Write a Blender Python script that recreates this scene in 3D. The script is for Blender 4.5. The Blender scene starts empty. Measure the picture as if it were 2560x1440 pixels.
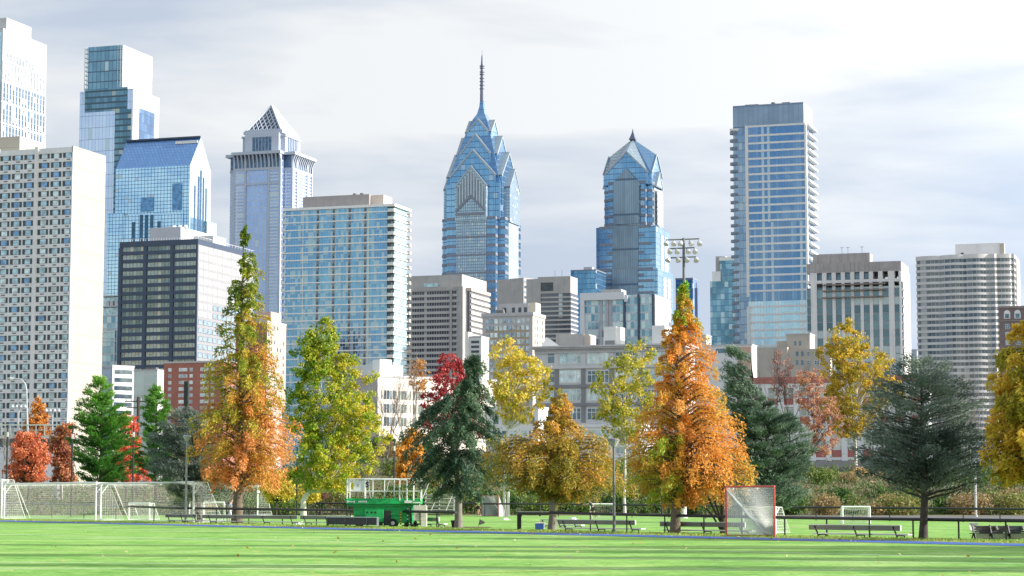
import bpy, math, random
import numpy as np
from mathutils import Vector, Matrix
R = math.radians
SC = bpy.context.scene
COL = SC.collection
# ------------------------------------------------------------------ camera, world, sun, exposure
F = 5300.0; TH = math.atan(527/5300); CT, ST = math.cos(TH), math.sin(TH); CH = 1.45
cd = bpy.data.cameras.new('camera'); cam = bpy.data.objects.new('camera', cd); COL.objects.link(cam)
cam.location = (0, 0, CH); cam.rotation_euler = (math.pi/2+TH, 0, 0)
cd.sensor_width = 36; cd.lens = F/2560*36; cd.clip_start = 0.5; cd.clip_end = 30000
SC.camera = cam
SC.render.resolution_x, SC.render.resolution_y = 1024, 576
SC.view_settings.view_transform = 'Standard'; SC.view_settings.look = 'None'
SC.view_settings.exposure = 0.76; SC.view_settings.gamma = 1
SUN_EL, SUN_AZ = 22, 100           # azimuth clockwise from +Y : the sun stands to the right
W = bpy.data.worlds.new('World'); SC.world = W; W.use_nodes = True

class NT:
    """tiny node-graph helper"""
    def __init__(s, tree): s.t = tree; s.n = tree.nodes; s.l = tree.links
    def add(s, typ, **kw):
        nd = s.n.new(typ)
        for k, v in kw.items():
            if k.startswith('i_'):
                key = k[2:]; key = int(key) if key.isdigit() else key.replace('_', ' ')
                if hasattr(v, 'is_output') : s.l.new(v, nd.inputs[key])
                else: nd.inputs[key].default_value = v
            else: setattr(nd, k, v)
        return nd
    def math(s, op, a, b=None, clamp=False):
        nd = s.n.new('ShaderNodeMath'); nd.operation = op; nd.use_clamp = clamp
        for i, v in enumerate((a, b)):
            if v is None: continue
            if hasattr(v, 'is_output'): s.l.new(v, nd.inputs[i])
            else: nd.inputs[i].default_value = v
        return nd.outputs[0]
    def mix(s, fac, a, b, blend='MIX'):
        nd = s.n.new('ShaderNodeMix'); nd.data_type = 'RGBA'; nd.blend_type = blend
        for i, v in ((0, fac), (6, a), (7, b)):
            if hasattr(v, 'is_output'): s.l.new(v, nd.inputs[i])
            elif i == 0: nd.inputs[0].default_value = v
            else: nd.inputs[i].default_value = (*v, 1) if len(v) == 3 else v
        return nd.outputs[2]
    def ramp(s, fac, stops):
        nd = s.n.new('ShaderNodeValToRGB'); cr = nd.color_ramp
        while len(cr.elements) < len(stops): cr.elements.new(0.5)
        for e, (p, c) in zip(cr.elements, stops):
            e.position = p; e.color = (*c, 1) if not isinstance(c, (int, float)) else (c, c, c, 1)
        s.l.new(fac, nd.inputs[0]); return nd.outputs[0]

def build_world():
    g = NT(W.node_tree); g.n.clear()
    out = g.add('ShaderNodeOutputWorld'); bg = g.add('ShaderNodeBackground')
    sky = g.add('ShaderNodeTexSky', sky_type='NISHITA', sun_disc=False, sun_elevation=R(SUN_EL), sun_rotation=R(SUN_AZ))
    sky.air_density = 1.3; sky.dust_density = 1.0
    tc = g.add('ShaderNodeTexCoord')
    mp = g.add('ShaderNodeMapping', i_Vector=tc.outputs['Generated'])
    mp.inputs['Rotation'].default_value = (0, R(6), 0); mp.inputs['Scale'].default_value = (2.6, 2.6, 15)
    mp.inputs['Location'].default_value = (3.1, 0.4, 1.55)
    n1 = g.add('ShaderNodeTexNoise', i_Vector=mp.outputs[0], i_Scale=1.25, i_Detail=4.0, i_Roughness=0.45, i_Distortion=0.25)
    mp2 = g.add('ShaderNodeMapping', i_Vector=tc.outputs['Generated'])
    mp2.inputs['Rotation'].default_value = (0, R(9), 0); mp2.inputs['Scale'].default_value = (2, 2, 9)
    n2 = g.add('ShaderNodeTexNoise', i_Vector=mp2.outputs[0], i_Scale=3.2, i_Detail=6.0, i_Roughness=0.58, i_Distortion=0.4)
    sp = g.add('ShaderNodeSeparateXYZ', i_Vector=tc.outputs['Generated'])
    f = g.math('ADD', g.math('MULTIPLY', n1.outputs[0], 0.72), g.math('MULTIPLY', n2.outputs[0], 0.28))
    lift = g.math('MULTIPLY', g.math('ABSOLUTE', g.math('SUBTRACT', sp.outputs[2], 0.1)), 0.3)        # paler cloud towards the zenith
    f = g.math('ADD', f, lift)
    cloud = g.ramp(f, [(0.42, (0.325, 0.375, 0.45)), (0.5, (0.415, 0.447, 0.49)), (0.585, (0.52, 0.535, 0.548))])
    # bright cloud around the sun's side of the sky
    vm = g.add('ShaderNodeVectorMath', operation='DOT_PRODUCT'); g.l.new(tc.outputs['Generated'], vm.inputs[0])
    vm.inputs[1].default_value = Vector((0.76, 0.62, 0.22)).normalized()
    glow = g.math('MULTIPLY', g.math('POWER', g.math('MAXIMUM', vm.outputs['Value'], 0.0), 9.0), 1.9)
    cg = g.add('ShaderNodeVectorMath', operation='SCALE'); g.l.new(cloud, cg.inputs[0])
    zen = g.math('MULTIPLY', g.math('SUBTRACT', sp.outputs[2], 0.3), 1.6, clamp=True)        # unseen sky overhead brightened to fill the shaded fronts
    g.l.new(g.math('ADD', g.math('ADD', glow, 1.0), g.math('MULTIPLY', zen, 0.25)), cg.inputs['Scale'])
    # clear blue sky behind the camera, cloud cover thinning
    back = g.math('MULTIPLY', g.math('SUBTRACT', 0.18, sp.outputs[1]), 1.6, clamp=True)
    cover = g.math('SUBTRACT', 1.0, g.math('MULTIPLY', back, g.ramp(n2.outputs[0], [(0.38, 0.98), (0.72, 0.35)])))
    blue = g.add('ShaderNodeVectorMath', operation='SCALE'); g.l.new(sky.outputs[0], blue.inputs[0]); blue.inputs['Scale'].default_value = 0.15
    cb = g.add('ShaderNodeVectorMath', operation='SCALE'); g.l.new(cg.outputs[0], cb.inputs[0]); g.l.new(g.math('ADD', g.math('MULTIPLY', back, 0.5), 1.0), cb.inputs['Scale'])  # unseen cloud behind the camera brightened to lift the shaded fronts
    colr = g.mix(cover, blue.outputs[0], cb.outputs[0])
    g.l.new(colr, bg.inputs[0]); bg.inputs[1].default_value = 1.0
    g.l.new(bg.outputs[0], out.inputs[0])
build_world()
sl = bpy.data.lights.new('sun', 'SUN'); so = bpy.data.objects.new('sun', sl); COL.objects.link(so)
sl.energy = 4.6; sl.angle = R(0.6); sl.color = (1.0, 0.96, 0.9)
sd = Vector((math.sin(R(SUN_AZ))*math.cos(R(SUN_EL)), math.cos(R(SUN_AZ))*math.cos(R(SUN_EL)), math.sin(R(SUN_EL))))
so.rotation_euler = sd.to_track_quat('Z', 'Y').to_euler(); so.location = (60, 0, 60)

# ------------------------------------------------------------------ helpers
def ray(px, py):
    u = (px-1280)/F; v = (720-py)/F
    return u, CT-v*ST, ST+v*CT
def at(px, py, Y):
    a, b, c = ray(px, py); t = Y/b
    return Vector((a*t, Y, CH+c*t))
def ground_y(py):                      # distance of the ground seen at image row py
    a, b, c = ray(1280, py); return -CH/c*b
def gx(px, Y): return at(px, 1247, Y).x
def tag(o, label=None, cat=None, group=None, kind=None):
    if label: o['label'] = label
    if cat: o['category'] = cat
    if group: o['group'] = group
    if kind: o['kind'] = kind
    return o
def thing(name, label, cat, loc, rz=0, group=None):
    o = bpy.data.objects.new(name, None); COL.objects.link(o); o.location = loc; o.rotation_euler = (0, 0, rz)
    o.empty_display_size = 0.5
    return tag(o, label, cat, group)
class MB:
    def __init__(s): s.v = []; s.f = []; s.m = []
    def face(s, pts, m=0):
        k = len(s.v); s.v += [tuple(p) for p in pts]; s.f.append(tuple(range(k, k+len(pts)))); s.m.append(m)
    def box(s, x0, x1, y0, y1, z0, z1, m=0):
        k = len(s.v)
        s.v += [(x, y, z) for z in (z0, z1) for y in (y0, y1) for x in (x0, x1)]
        for q in ((0, 2, 3, 1), (4, 5, 7, 6), (0, 1, 5, 4), (2, 6, 7, 3), (0, 4, 6, 2), (1, 3, 7, 5)):
            s.f.append(tuple(k+i for i in q)); s.m.append(m)
        return s
    def prism(s, poly, z0, z1, m=0, mt=None):
        k = len(s.v); n = len(poly)
        s.v += [(x, y, z0) for x, y in poly]+[(x, y, z1) for x, y in poly]
        for i in range(n):
            j = (i+1) % n; s.f.append((k+i, k+j, k+n+j, k+n+i)); s.m.append(m)
        s.f.append(tuple(k+n+i for i in range(n))); s.m.append(m if mt is None else mt)
        s.f.append(tuple(k+i for i in reversed(range(n)))); s.m.append(m)
        return s
    def bar(s, p, q, w, h=None, m=0):          # square bar between two points
        h = h or w; p = Vector(p); q = Vector(q); d = (q-p)
        if d.length < 1e-6: return s
        d.normalize(); a = d.cross(Vector((0, 0, 1)))
        if a.length < 1e-3: a = Vector((1, 0, 0))
        a.normalize(); b = a.cross(d); k = len(s.v)
        for c in (p, q):
            for u, t in ((-1, -1), (1, -1), (1, 1), (-1, 1)): s.v.append(tuple(c+a*(u*w/2)+b*(t*h/2)))
        for i in range(4):
            j = (i+1) % 4; s.f.append((k+i, k+j, k+4+j, k+4+i)); s.m.append(m)
        s.f.append((k+3, k+2, k+1, k)); s.m.append(m); s.f.append((k+4, k+5, k+6, k+7)); s.m.append(m)
        return s
    def tube(s, pts, rad, n=8, m=0, cap=True):
        pts = [Vector(p) for p in pts]
        if not hasattr(rad, '__len__'): rad = [rad]*len(pts)
        k = len(s.v)
        for i, p in enumerate(pts):
            d = (pts[min(i+1, len(pts)-1)]-pts[max(i-1, 0)])
            if d.length < 1e-9: d = Vector((0, 0, 1))
            d.normalize(); a = d.cross(Vector((0.02, 1, 0.01)))
            if a.length < 0.05: a = d.cross(Vector((1, 0, 0)))
            a.normalize(); b = d.cross(a)
            for j in range(n):
                t = 2*math.pi*j/n; s.v.append(tuple(p+(a*math.cos(t)+b*math.sin(t))*rad[i]))
        for i in range(len(pts)-1):
            for j in range(n):
                jj = (j+1) % n; s.f.append((k+i*n+j, k+i*n+jj, k+(i+1)*n+jj, k+(i+1)*n+j)); s.m.append(m)
        if cap:
            s.f.append(tuple(k+j for j in reversed(range(n)))); s.m.append(m)
            e = k+(len(pts)-1)*n; s.f.append(tuple(e+j for j in range(n))); s.m.append(m)
        return s
    def mesh(s, name, mats):
        me = bpy.data.meshes.new(name); me.from_pydata(s.v, [], s.f)
        for mm in (mats if isinstance(mats, (list, tuple)) else [mats]): me.materials.append(mm)
        if any(s.m): me.polygons.foreach_set('material_index', s.m)
        me.update(); return me
    def build(s, name, mats, parent=None, loc=None, smooth=False, bevel=0):
        me = s.mesh(name, mats); o = bpy.data.objects.new(name, me); COL.objects.link(o)
        if smooth: me.polygons.foreach_set('use_smooth', [True]*len(me.polygons))
        if parent: o.parent = parent
        if loc: o.location = loc
        if bevel:
            b = o.modifiers.new('bevel', 'BEVEL'); b.width = bevel; b.segments = 2; b.limit_method = 'ANGLE'
        return o
def link_copy(o, parent=None):
    c = o.copy(); COL.objects.link(c)
    if parent: c.parent = parent
    return c
def copy_tree(o, parent=None):
    c = link_copy(o, parent)
    for ch in list(o.children): copy_tree(ch, c)
    return c

# ------------------------------------------------------------------ materials
MC = {}
def new_mat(name):
    m = bpy.data.materials.new(name); m.use_nodes = True; g = NT(m.node_tree); g.n.clear()
    out = g.add('ShaderNodeOutputMaterial'); b = g.add('ShaderNodeBsdfPrincipled'); g.l.new(b.outputs[0], out.inputs[0])
    return m, g, b, out
def mat(name, col, rough=0.7, metal=0.0, var=0.14, vs=0.35, joints=None, spec=0.5, streak=0.0):
    """painted / stone surface with large stains, fine mottle and optional panel joints (cw, ch, width, dark)"""
    if name in MC: return MC[name]
    m, g, b, out = new_mat(name); MC[name] = m
    tc = g.add('ShaderNodeTexCoord'); o = tc.outputs['Object']
    n = g.add('ShaderNodeTexNoise', i_Vector=o, i_Scale=vs, i_Detail=5.0, i_Roughness=0.6)
    n2 = g.add('ShaderNodeTexNoise', i_Vector=o, i_Scale=vs*9, i_Detail=2.0)
    k = g.math('ADD', g.math('MULTIPLY', n.outputs[0], 0.7), g.math('MULTIPLY', n2.outputs[0], 0.3))
    lo = tuple(c*(1-var*1.6) for c in col); hi = tuple(min(1, c*(1+var*0.9)) for c in col)
    c = g.ramp(k, [(0.3, lo), (0.7, hi)])
    if streak:
        mp = g.add('ShaderNodeMapping', i_Vector=o); mp.inputs['Scale'].default_value = (1, 1, 0.06)
        n3 = g.add('ShaderNodeTexNoise', i_Vector=mp.outputs[0], i_Scale=1.2, i_Detail=4.0)
        c = g.mix(g.math('MULTIPLY', g.ramp(n3.outputs[0], [(0.5, 0.0), (0.68, 1.0)]), streak), c, tuple(x*0.55 for x in col))
    if joints:
        cw, chh, wd, dk = joints
        s = g.add('ShaderNodeSeparateXYZ', i_Vector=o); h = g.math('ADD', s.outputs[0], s.outputs[1])
        fa = g.math('FRACT', g.math('DIVIDE', g.math('ADD', h, 1000.0), cw)); fb = g.math('FRACT', g.math('DIVIDE', s.outputs[2], chh))
        ja = g.math('LESS_THAN', fa, wd/cw); jb = g.math('LESS_THAN', fb, wd/chh)
        c = g.mix(g.math('MAXIMUM', ja, jb), c, tuple(x*dk for x in col))
    g.l.new(c, b.inputs['Base Color']); b.inputs['Roughness'].default_value = rough; b.inputs['Metallic'].default_value = metal
    b.inputs['Specular IOR Level'].default_value = spec
    return m
def glass(name, a, bcol, cw=1.5, fh=3.5, ft=0.1, fs=0.14, frame=(0.3, 0.33, 0.38), metal=0.75, rough=0.12,
          light=(0.5, 0.6, 0.66), plight=0.12, wav=0.25, big=0.35, offs=(0, 0), bigcol=None):
    """curtain wall: window grid in local coordinates with a different tint, blind and tilt for every pane"""
    if name in MC: return MC[name]
    m, g, b, out = new_mat(name); MC[name] = m
    tc = g.add('ShaderNodeTexCoord'); o = tc.outputs['Object']; s = g.add('ShaderNodeSeparateXYZ', i_Vector=o)
    h = g.math('ADD', g.math('ADD', s.outputs[0], s.outputs[1]), 1000.0+offs[0])
    ca = g.math('DIVIDE', h, cw); cb = g.math('DIVIDE', g.math('ADD', s.outputs[2], offs[1]), fh)
    fr = g.math('MAXIMUM', g.math('LESS_THAN', g.math('FRACT', ca), ft), g.math('LESS_THAN', g.math('FRACT', cb), fs))
    cell = g.add('ShaderNodeCombineXYZ', i_X=g.math('FLOOR', ca), i_Y=g.math('FLOOR', cb))
    wn = g.add('ShaderNodeTexWhiteNoise', noise_dimensions='3D', i_Vector=cell.outputs[0])
    c = g.mix(wn.outputs['Value'], a, bcol)
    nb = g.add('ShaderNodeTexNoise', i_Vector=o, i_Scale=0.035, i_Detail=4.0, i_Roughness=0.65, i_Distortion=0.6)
    c = g.mix(g.math('MULTIPLY', g.ramp(nb.outputs[0], [(0.42, 0.0), (0.58, 1.0)]), big), c, bigcol or tuple(x*0.5 for x in a))  # broad noise patches painted into the colour like reflections
    sc = g.add('ShaderNodeSeparateColor', i_Color=wn.outputs['Color'])
    il = g.math('LESS_THAN', sc.outputs[1], plight)
    c = g.mix(g.math('MULTIPLY', il, 0.85), c, light)
    c = g.mix(fr, c, frame)
    g.l.new(c, b.inputs['Base Color'])
    mt = g.math('MULTIPLY', g.math('SUBTRACT', 1.0, fr), g.math('SUBTRACT', metal, g.math('MULTIPLY', il, metal*0.7)))
    g.l.new(mt, b.inputs['Metallic'])
    g.l.new(g.math('ADD', g.math('MULTIPLY', fr, 0.5), rough), b.inputs['Roughness'])
    if wav:
        nw = g.add('ShaderNodeTexNoise', i_Vector=o, i_Scale=0.5, i_Detail=2.0)
        hh = g.math('ADD', g.math('MULTIPLY', nw.outputs[0], 1.0), g.math('MULTIPLY', wn.outputs['Value'], 0.4))
        bp = g.add('ShaderNodeBump', i_Height=hh, i_Strength=wav, i_Distance=0.25); g.l.new(bp.outputs[0], b.inputs['Normal'])
    return m
def pane(name, col, metal=0.6, rough=0.12):
    if name in MC: return MC[name]
    m, g, b, out = new_mat(name); MC[name] = m
    geo = g.add('ShaderNodeNewGeometry')
    n = g.add('ShaderNodeTexNoise', i_Vector=geo.outputs['Position'], i_Scale=0.6, i_Detail=3.0)
    g.l.new(g.ramp(n.outputs[0], [(0.35, tuple(x*0.7 for x in col)), (0.65, tuple(min(1, x*1.3) for x in col))]), b.inputs['Base Color'])
    b.inputs['Metallic'].default_value = metal; b.inputs['Roughness'].default_value = rough
    return m
P_DARK = pane('pane_dark', (0.08, 0.13, 0.19)); P_MID = pane('pane_mid', (0.28, 0.38, 0.46)); P_LITE = pane('pane_light', (0.55, 0.64, 0.66), 0.25, 0.3)
P_BLUE = pane('pane_blue', (0.14, 0.25, 0.42)); P_SHADE = pane('pane_shade', (0.05, 0.065, 0.08), 0.2, 0.3)
P_WHITE = pane('pane_blind', (0.44, 0.45, 0.45), 0.0, 0.5)
STEEL = mat('galvanised_steel', (0.13, 0.135, 0.14), 0.5, 0.1, 0.15, 3); BLACK = mat('black_metal', (0.02, 0.021, 0.023), 0.45, 0.2, 0.3, 4)
WHITE = mat('white_paint', (0.78, 0.78, 0.76), 0.5, 0, 0.08, 2)

class Bld:
    def __init__(s, name, label, pxc, pyc, Y, al=18, cat='building', group=None):
        p = at(pxc, pyc, Y); s.X, s.Y = p.x, Y; s.al = R(al); s.H = p.z
        s.root = thing(name, label, cat, (p.x, Y, 0), -s.al, group); s.w = []
        s.sa, s.ca = math.sin(s.al), math.cos(s.al)
    def _local(s, px, py, face, off):
        a, b, c = ray(px, py)
        if face == 'f': t = (off+s.X*s.sa+s.Y*s.ca)/(a*s.sa+b*s.ca)
        else: t = (off+s.X*s.ca-s.Y*s.sa)/(a*s.ca-b*s.sa)
        dx, dy = a*t-s.X, b*t-s.Y
        return dx*s.ca-dy*s.sa, dx*s.sa+dy*s.ca, CH+c*t
    def f(s, px, py, off=0.0): x, y, z = s._local(px, py, 'f', off); return x, z
    def r(s, px, py, off=0.0): x, y, z = s._local(px, py, 'r', off); return y, z
    def part(s, name, mb, mats, **k): return mb.build(name, mats, s.root, **k)
    def box(s, name, mats, x0, x1, y0, y1, z0, z1, **k): return s.part(name, MB().box(x0, x1, y0, y1, z0, z1), mats, **k)
    def fpatch(s, name, m, pxL, pyT, pxR, pyB, proud=0.25, off=0):
        x0, z1 = s.f(pxL, pyT, off); x1, z0 = s.f(pxR, pyB, off)
        return s.box(name, m, x0, x1, off-proud, off+0.3, z0, z1)
    def rpatch(s, name, m, pxL, pyT, pxR, pyB, proud=0.25, off=0):
        y0, z1 = s.r(pxL, pyT, off); y1, z0 = s.r(pxR, pyB, off)
        return s.box(name, m, off-0.3, off+proud, y0, y1, z0, z1)
    # windows: (face, a, z, w, h, plane, rects-key)
    def win(s, face, a, z, w, h, plane, key): s.w.append((face, a, z, w, h, plane, key))
    def finish(s, name='window'):
        s.w.sort(key=lambda q: -q[2]); cache = {}
        for face, a, z, w, h, pl, key in s.w[:100]:
            if (face, key) not in cache:
                cache[(face, key)] = win_mesh(MB(), face, 0, 0, 1, 1, 0, key).mesh(name, WKIND[key][0])
            o = bpy.data.objects.new(name, cache[(face, key)]); COL.objects.link(o); o.parent = s.root
            o.location = (a, pl, z) if face == 'f' else (pl, a, z)
            o.scale = (w, 1, h) if face == 'f' else (1, w, h)
        rest = {}
        for q in s.w[100:]: rest.setdefault(q[6], []).append(q)
        if rest:
            mb = MB(); mats = []
            for key, L in rest.items():
                k0 = len(mats); mats += WKIND[key][0]
                for face, a, z, w, h, pl, _ in L: win_mesh(mb, face, a, z, w, h, pl, key, k0)
            tag(mb.build(name, mats, s.root), kind='stuff')
WKIND = {}
def wkind(key, mats, rects): WKIND[key] = (mats, rects)
def win_mesh(mb, face, a, z, w, h, pl, key, k0=0):
    for (u0, v0, u1, v1, mi, pr) in WKIND[key][1]:
        if face == 'f': mb.box(a+u0*w, a+u1*w, pl-pr, pl+0.02, z+v0*h, z+v1*h, k0+mi)
        else: mb.box(pl-0.02, pl+pr, a+u0*w, a+u1*w, z+v0*h, z+v1*h, k0+mi)
    return mb
FR_DK = mat('window_frame_dark', (0.07, 0.075, 0.08), 0.5); FR_WH = mat('window_frame_white', (0.7, 0.71, 0.7), 0.5)
for nm, pm in (('d', P_DARK), ('m', P_MID), ('l', P_LITE), ('b', P_BLUE), ('s', P_SHADE), ('w', P_WHITE)):
    wkind(nm, [pm], [(0, 0, 1, 1, 0, 0.05)])
    wkind('apt'+nm, [FR_DK, pm, P_SHADE], [(0, 0, 1, 1, 0, 0.05), (0.03, 0.06, 0.2, 0.94, 2, 0.08), (0.24, 0.06, 0.76, 0.94, 1, 0.08), (0.8, 0.06, 0.97, 0.94, 2, 0.08)])
    wkind('fr'+nm, [FR_WH, pm], [(0, 0, 1, 1, 0, 0.06), (0.08, 0.06, 0.46, 0.48, 1, 0.09), (0.54, 0.06, 0.92, 0.48, 1, 0.09), (0.08, 0.54, 0.46, 0.94, 1, 0.09), (0.54, 0.54, 0.92, 0.94, 1, 0.09)])
    wkind('big'+nm, [FR_WH, pm], [(0, 0, 1, 1, 0, 0.06)]+[(0.03+i*0.193+(0.02 if i > 2 else 0), a0, 0.19+i*0.193, a1, 1, 0.1) for i in range(5) for a0, a1 in ((0.06, 0.62), (0.68, 0.94))])
    wkind('dk'+nm, [FR_DK, pm], [(0, 0, 1, 1, 0, 0.05), (0.06, 0.06, 0.94, 0.94, 1, 0.08)])

# ------------------------------------------------------------------ the city
rnd = random.Random(7)
CONC = mat('pale_concrete', (0.76, 0.75, 0.74), 0.8, 0, 0.1, 0.15, streak=0.12)
CREAM = mat('cream_panels', (0.41, 0.375, 0.315), 0.75, 0, 0.06, 0.12, joints=(15.0, 8.0, 0.22, 0.72), streak=0.08)
GREYC = mat('grey_concrete', (0.42, 0.395, 0.38), 0.85, 0, 0.12, 0.2, joints=(6.0, 50, 0.2, 0.75), streak=0.15)
BEIGE = mat('beige_concrete', (0.52, 0.45, 0.39), 0.8, 0, 0.1, 0.15, streak=0.1)
TAN = mat('tan_brick', (0.4, 0.33, 0.24), 0.9, 0, 0.12, 0.5)
BRICK = mat('red_brick', (0.34, 0.14, 0.11), 0.9, 0, 0.14, 0.4)
BROWNB = mat('brown_brick', (0.2, 0.15, 0.15), 0.9, 0, 0.14, 0.4)
ROOF = mat('roof_gravel', (0.45, 0.45, 0.46), 0.9, 0, 0.1, 0.3)
WPANEL = mat('white_panels', (0.6, 0.6, 0.6), 0.6, 0, 0.05, 0.2, joints=(3.0, 3.8, 0.12, 0.85))
DKMET = mat('dark_cladding', (0.055, 0.078, 0.125), 0.45, 0.3, 0.12, 0.3)
REDP = mat('red_panel', (0.38, 0.13, 0.11), 0.7, 0, 0.1, 0.4)
def slabs(b, name, m, x0, x1, y0, y1, zs, h, e):
    p = None
    for z in zs:
        if p is None: p = MB().box(x0-e, x1+e, y0-e, y1+e, 0, h).build(name, m, b.root)
        else: p = link_copy(p)
        p.location = (0, 0, z)
def frange(a, b_, st):
    out = []; x = a
    while (x < b_-1e-6) if st > 0 else (x > b_+1e-6): out.append(x); x += st
    return out
def extent(b, pL, pR):
    W = -b.f(*pL)[0]; D = b.r(*pR)[0]; return W, D
def mech(b, name, m, x, y, z, w, d, h, fins=0):
    mb = MB().box(x, x+w, y, y+d, z, z+h)
    for i in range(fins): mb.box(x+w*(i+.25)/fins, x+w*(i+.75)/fins, y-0.12, y, z+h*.2, z+h*.8)
    return mb.build(name, m, b.root)

# --- A: concrete apartment tower at the left edge
b = Bld('apartment_tower', 'cream and white concrete apartment tower with dark framed windows at left edge', 183, 367, 600)
W_, D_ = extent(b, (-190, 392), (264, 385)); H = b.H
b.box('wall', CONC, -W_, -0.35, 0.35, D_, 0, H-0.5)
b.box('side_wall', CREAM, -0.35, 0.06, -0.06, D_+0.04, 0, H+0.3)
b.box('parapet', CONC, -W_, -0.35, -0.1, D_-.1, H-1.6, H)
fh = 23.85/F*612; topz = b.f(150, 381)[1]
mb = MB()
cols = []
for base in (95, -78, -251):
    for k in range(3): cols.append((base+k*29.6, base+k*29.6+26.5))
cols += [(-5+0, 23), (27.5, 55), (58, 84)]
cols = [(95, 122), (125, 151.5), (155, 180.5), (58, 84), (28, 55), (-2, 25), (-52, -26), (-82, -56), (-112, -86), (-142, -116)]
xs = [(b.f(c0, 500)[0], b.f(c1, 500)[0]) for c0, c1 in cols]
vent = MB()
for k in range(31):
    z = topz-k*fh
    if z < 6: break
    mb.box(-W_, -0.35, 0.02, 0.35, z-fh, z-1.62)
    for (x0, x1) in xs:
        key = 'apt'+rnd.choice('mllmbml'); b.win('f', x0, z-1.60, x1-x0, 1.58, 0.28, key)
        vent.box(x0+(x1-x0)*.38, x0+(x1-x0)*.72, -0.05, 0.02, z-2.28, z-1.95)
b.part('spandrels', mb, CONC)
tag(b.part('vent_grilles', vent, mat('vent_grey', (0.2, 0.19, 0.19), 0.8)), kind='stuff')
pb = MB()
for x in [b.f(c, 500)[0] for c in (86, 153.3-30+.0, 153.3, 56.6, 26.4, -14, -54)]:
    w = 0.17
    pb.box(x-w, x+w, -0.02 if 0 else 0.0, 0.33, 0, H-1.5)
x0, x1 = b.f(86, 500)[0], b.f(94.5, 500)[0]; pb.box(x0, x1, -0.45, 0.3, 0, H+0.5)
x0, x1 = b.f(-24, 500)[0], b.f(-4, 500)[0]; pb.box(x0, x1, -0.45, 0.3, 0, H+0.5)
x0 = b.f(181, 500)[0]; pb.box(x0, -0.36, -0.1, 0.3, 0, H-1.55)
b.part('piers', pb, CONC)
x0, z1 = b.f(2, 316, 8); x1, _ = b.f(12, 316, 8)
b.box('penthouse', CREAM, b.f(-60, 316, 8)[0], b.f(50, 322, 8)[0], 8, 20, H-1, H+5.6)
b.finish()

# --- B: white tower with fins, far left
b = Bld('office_tower', 'tall white finned skyscraper cut off by the left edge of the view', 8, 70, 1500)
_, D_ = extent(b, (-60, 75), (117, 108)); H = b.H; W_ = 55
DKG = glass('fin_glass', (0.14, 0.24, 0.33), (0.08, 0.14, 0.22), 3, 4, 0.02, 0.1, metal=.6)
WSTONE = mat('white_stone', (0.48, 0.48, 0.48), 0.4, 0, 0.03, 0.1)
b.box('wall', WSTONE, -W_, 0, 0, D_, 0, H)
b.box('roof_block', WSTONE, -40, -1.0, 6, 40, H, b.f(4, 45, 6)[1])
for (pa, pb_, qa, qb) in ((130, 150, 13, 84), (152, 198, 9, 112), (205, 250, 6, 112), (255, 303, 5, 112), (308, 345, 4, 112), (350, 378, 4, 110), (385, 430, 4, 112)):
    y0, zt = b.r(qa, pa); y1, _ = b.r(qb, pb_); _, zb = b.r(qa, pb_)
    gl = b.box('glazing', DKG if pa > 200 else pane('pane_grey', (0.3, 0.33, 0.35), .3, .4), -0.5, 0.15, y0, y1, zb, zt)
    m2 = MB(); n = int((y1-y0)/4.2); fw = 1.7 if pa > 200 else 2.3
    if pa < 151: fw = .7
    for i in range(n+1): yy = y0+(y1-y0)*i/n; m2.box(0, 0.35, yy-fw/2, yy+fw/2, zb, zt)
    tag(b.part('fins', m2, WSTONE), None)
b.box('glass_front', glass('ctc_front', (0.45, 0.6, 0.62), (0.35, 0.5, 0.6), 3, 4, .1, .1), -W_+1, -1, -0.3, 0.2, 0, H-2)

# --- C: stepped glass tower
b = Bld('office_tower', 'stepped glass skyscraper with open teal top storeys behind the apartment tower', 333, 221, 1390)
W_, D_ = extent(b, (200, 228), (398, 240)); H = b.H
LAV = glass('lavender_glass', (0.5, 0.56, 0.72), (0.42, 0.5, 0.68), 2.6, 8.0, 0.07, 0.04, frame=(.3, .37, .5), rough=.2, plight=.02, wav=.08, big=.5, bigcol=(.34, .42, .6))
TEAL = glass('teal_glass', (0.13, 0.24, 0.33), (0.19, 0.31, 0.4), 3.0, 7.0, 0.1, 0.1, frame=(.07, .12, .18), rough=.15, plight=.05, wav=.1, big=.3)
DTEAL = glass('dark_teal_glass', (0.07, 0.15, 0.22), (0.15, 0.25, 0.33), 3.0, 4.0, 0.06, 0.3, frame=(.06, .11, .15), rough=.15, plight=.1, light=(.4, .45, .42), wav=.1)
SUNSIDE = glass('sunlit_side_glass', (0.6, 0.6, 0.62), (0.56, 0.57, 0.6), 4, 8, 0.03, 0.02, frame=(.6, .6, .62), metal=.35, rough=.35, plight=0, wav=.05, big=.05)  # whitened glass for right-hand faces, reflected sun glare put into the colour
b.part('tower', MB().box(-W_, -0.3, 0, D_, 0, H), LAV)
b.box('side_facade', SUNSIDE, -0.3, 0.05, 0.1, D_+.05, 0, H+.1)
zt = b.f(307, 112, 6)[1]; xl = b.f(221, 118, 6)[0]; xr = b.f(307, 113, 6)[0]
yr = b._local(381, 139, 'r', xr)[1]
b.box('upper_block', TEAL, xl, xr-.3, 6, yr, H-1, zt)
b.box('upper_side_facade', SUNSIDE, xr-.3, xr+.05, 6.1, yr, H-.5, zt+.1)
fm = MB()
for i in range(11):
    z = H+(zt-H)*i/10.5; fm.box(xl-2.6, xl, 5.9, 6.2, z, z+.5); fm.box(xl-2.6, xl-2.3, 6.2, yr-8, z, z+.5)
for x in (xl-2.6, xl-.9, xr-3.6, xr-1.6): fm.box(x, x+.35, 5.75, 6.15, H, zt)
b.part('glass_screen_frame', fm, mat('screen_white', (.62, .68, .68), .4))
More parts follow.
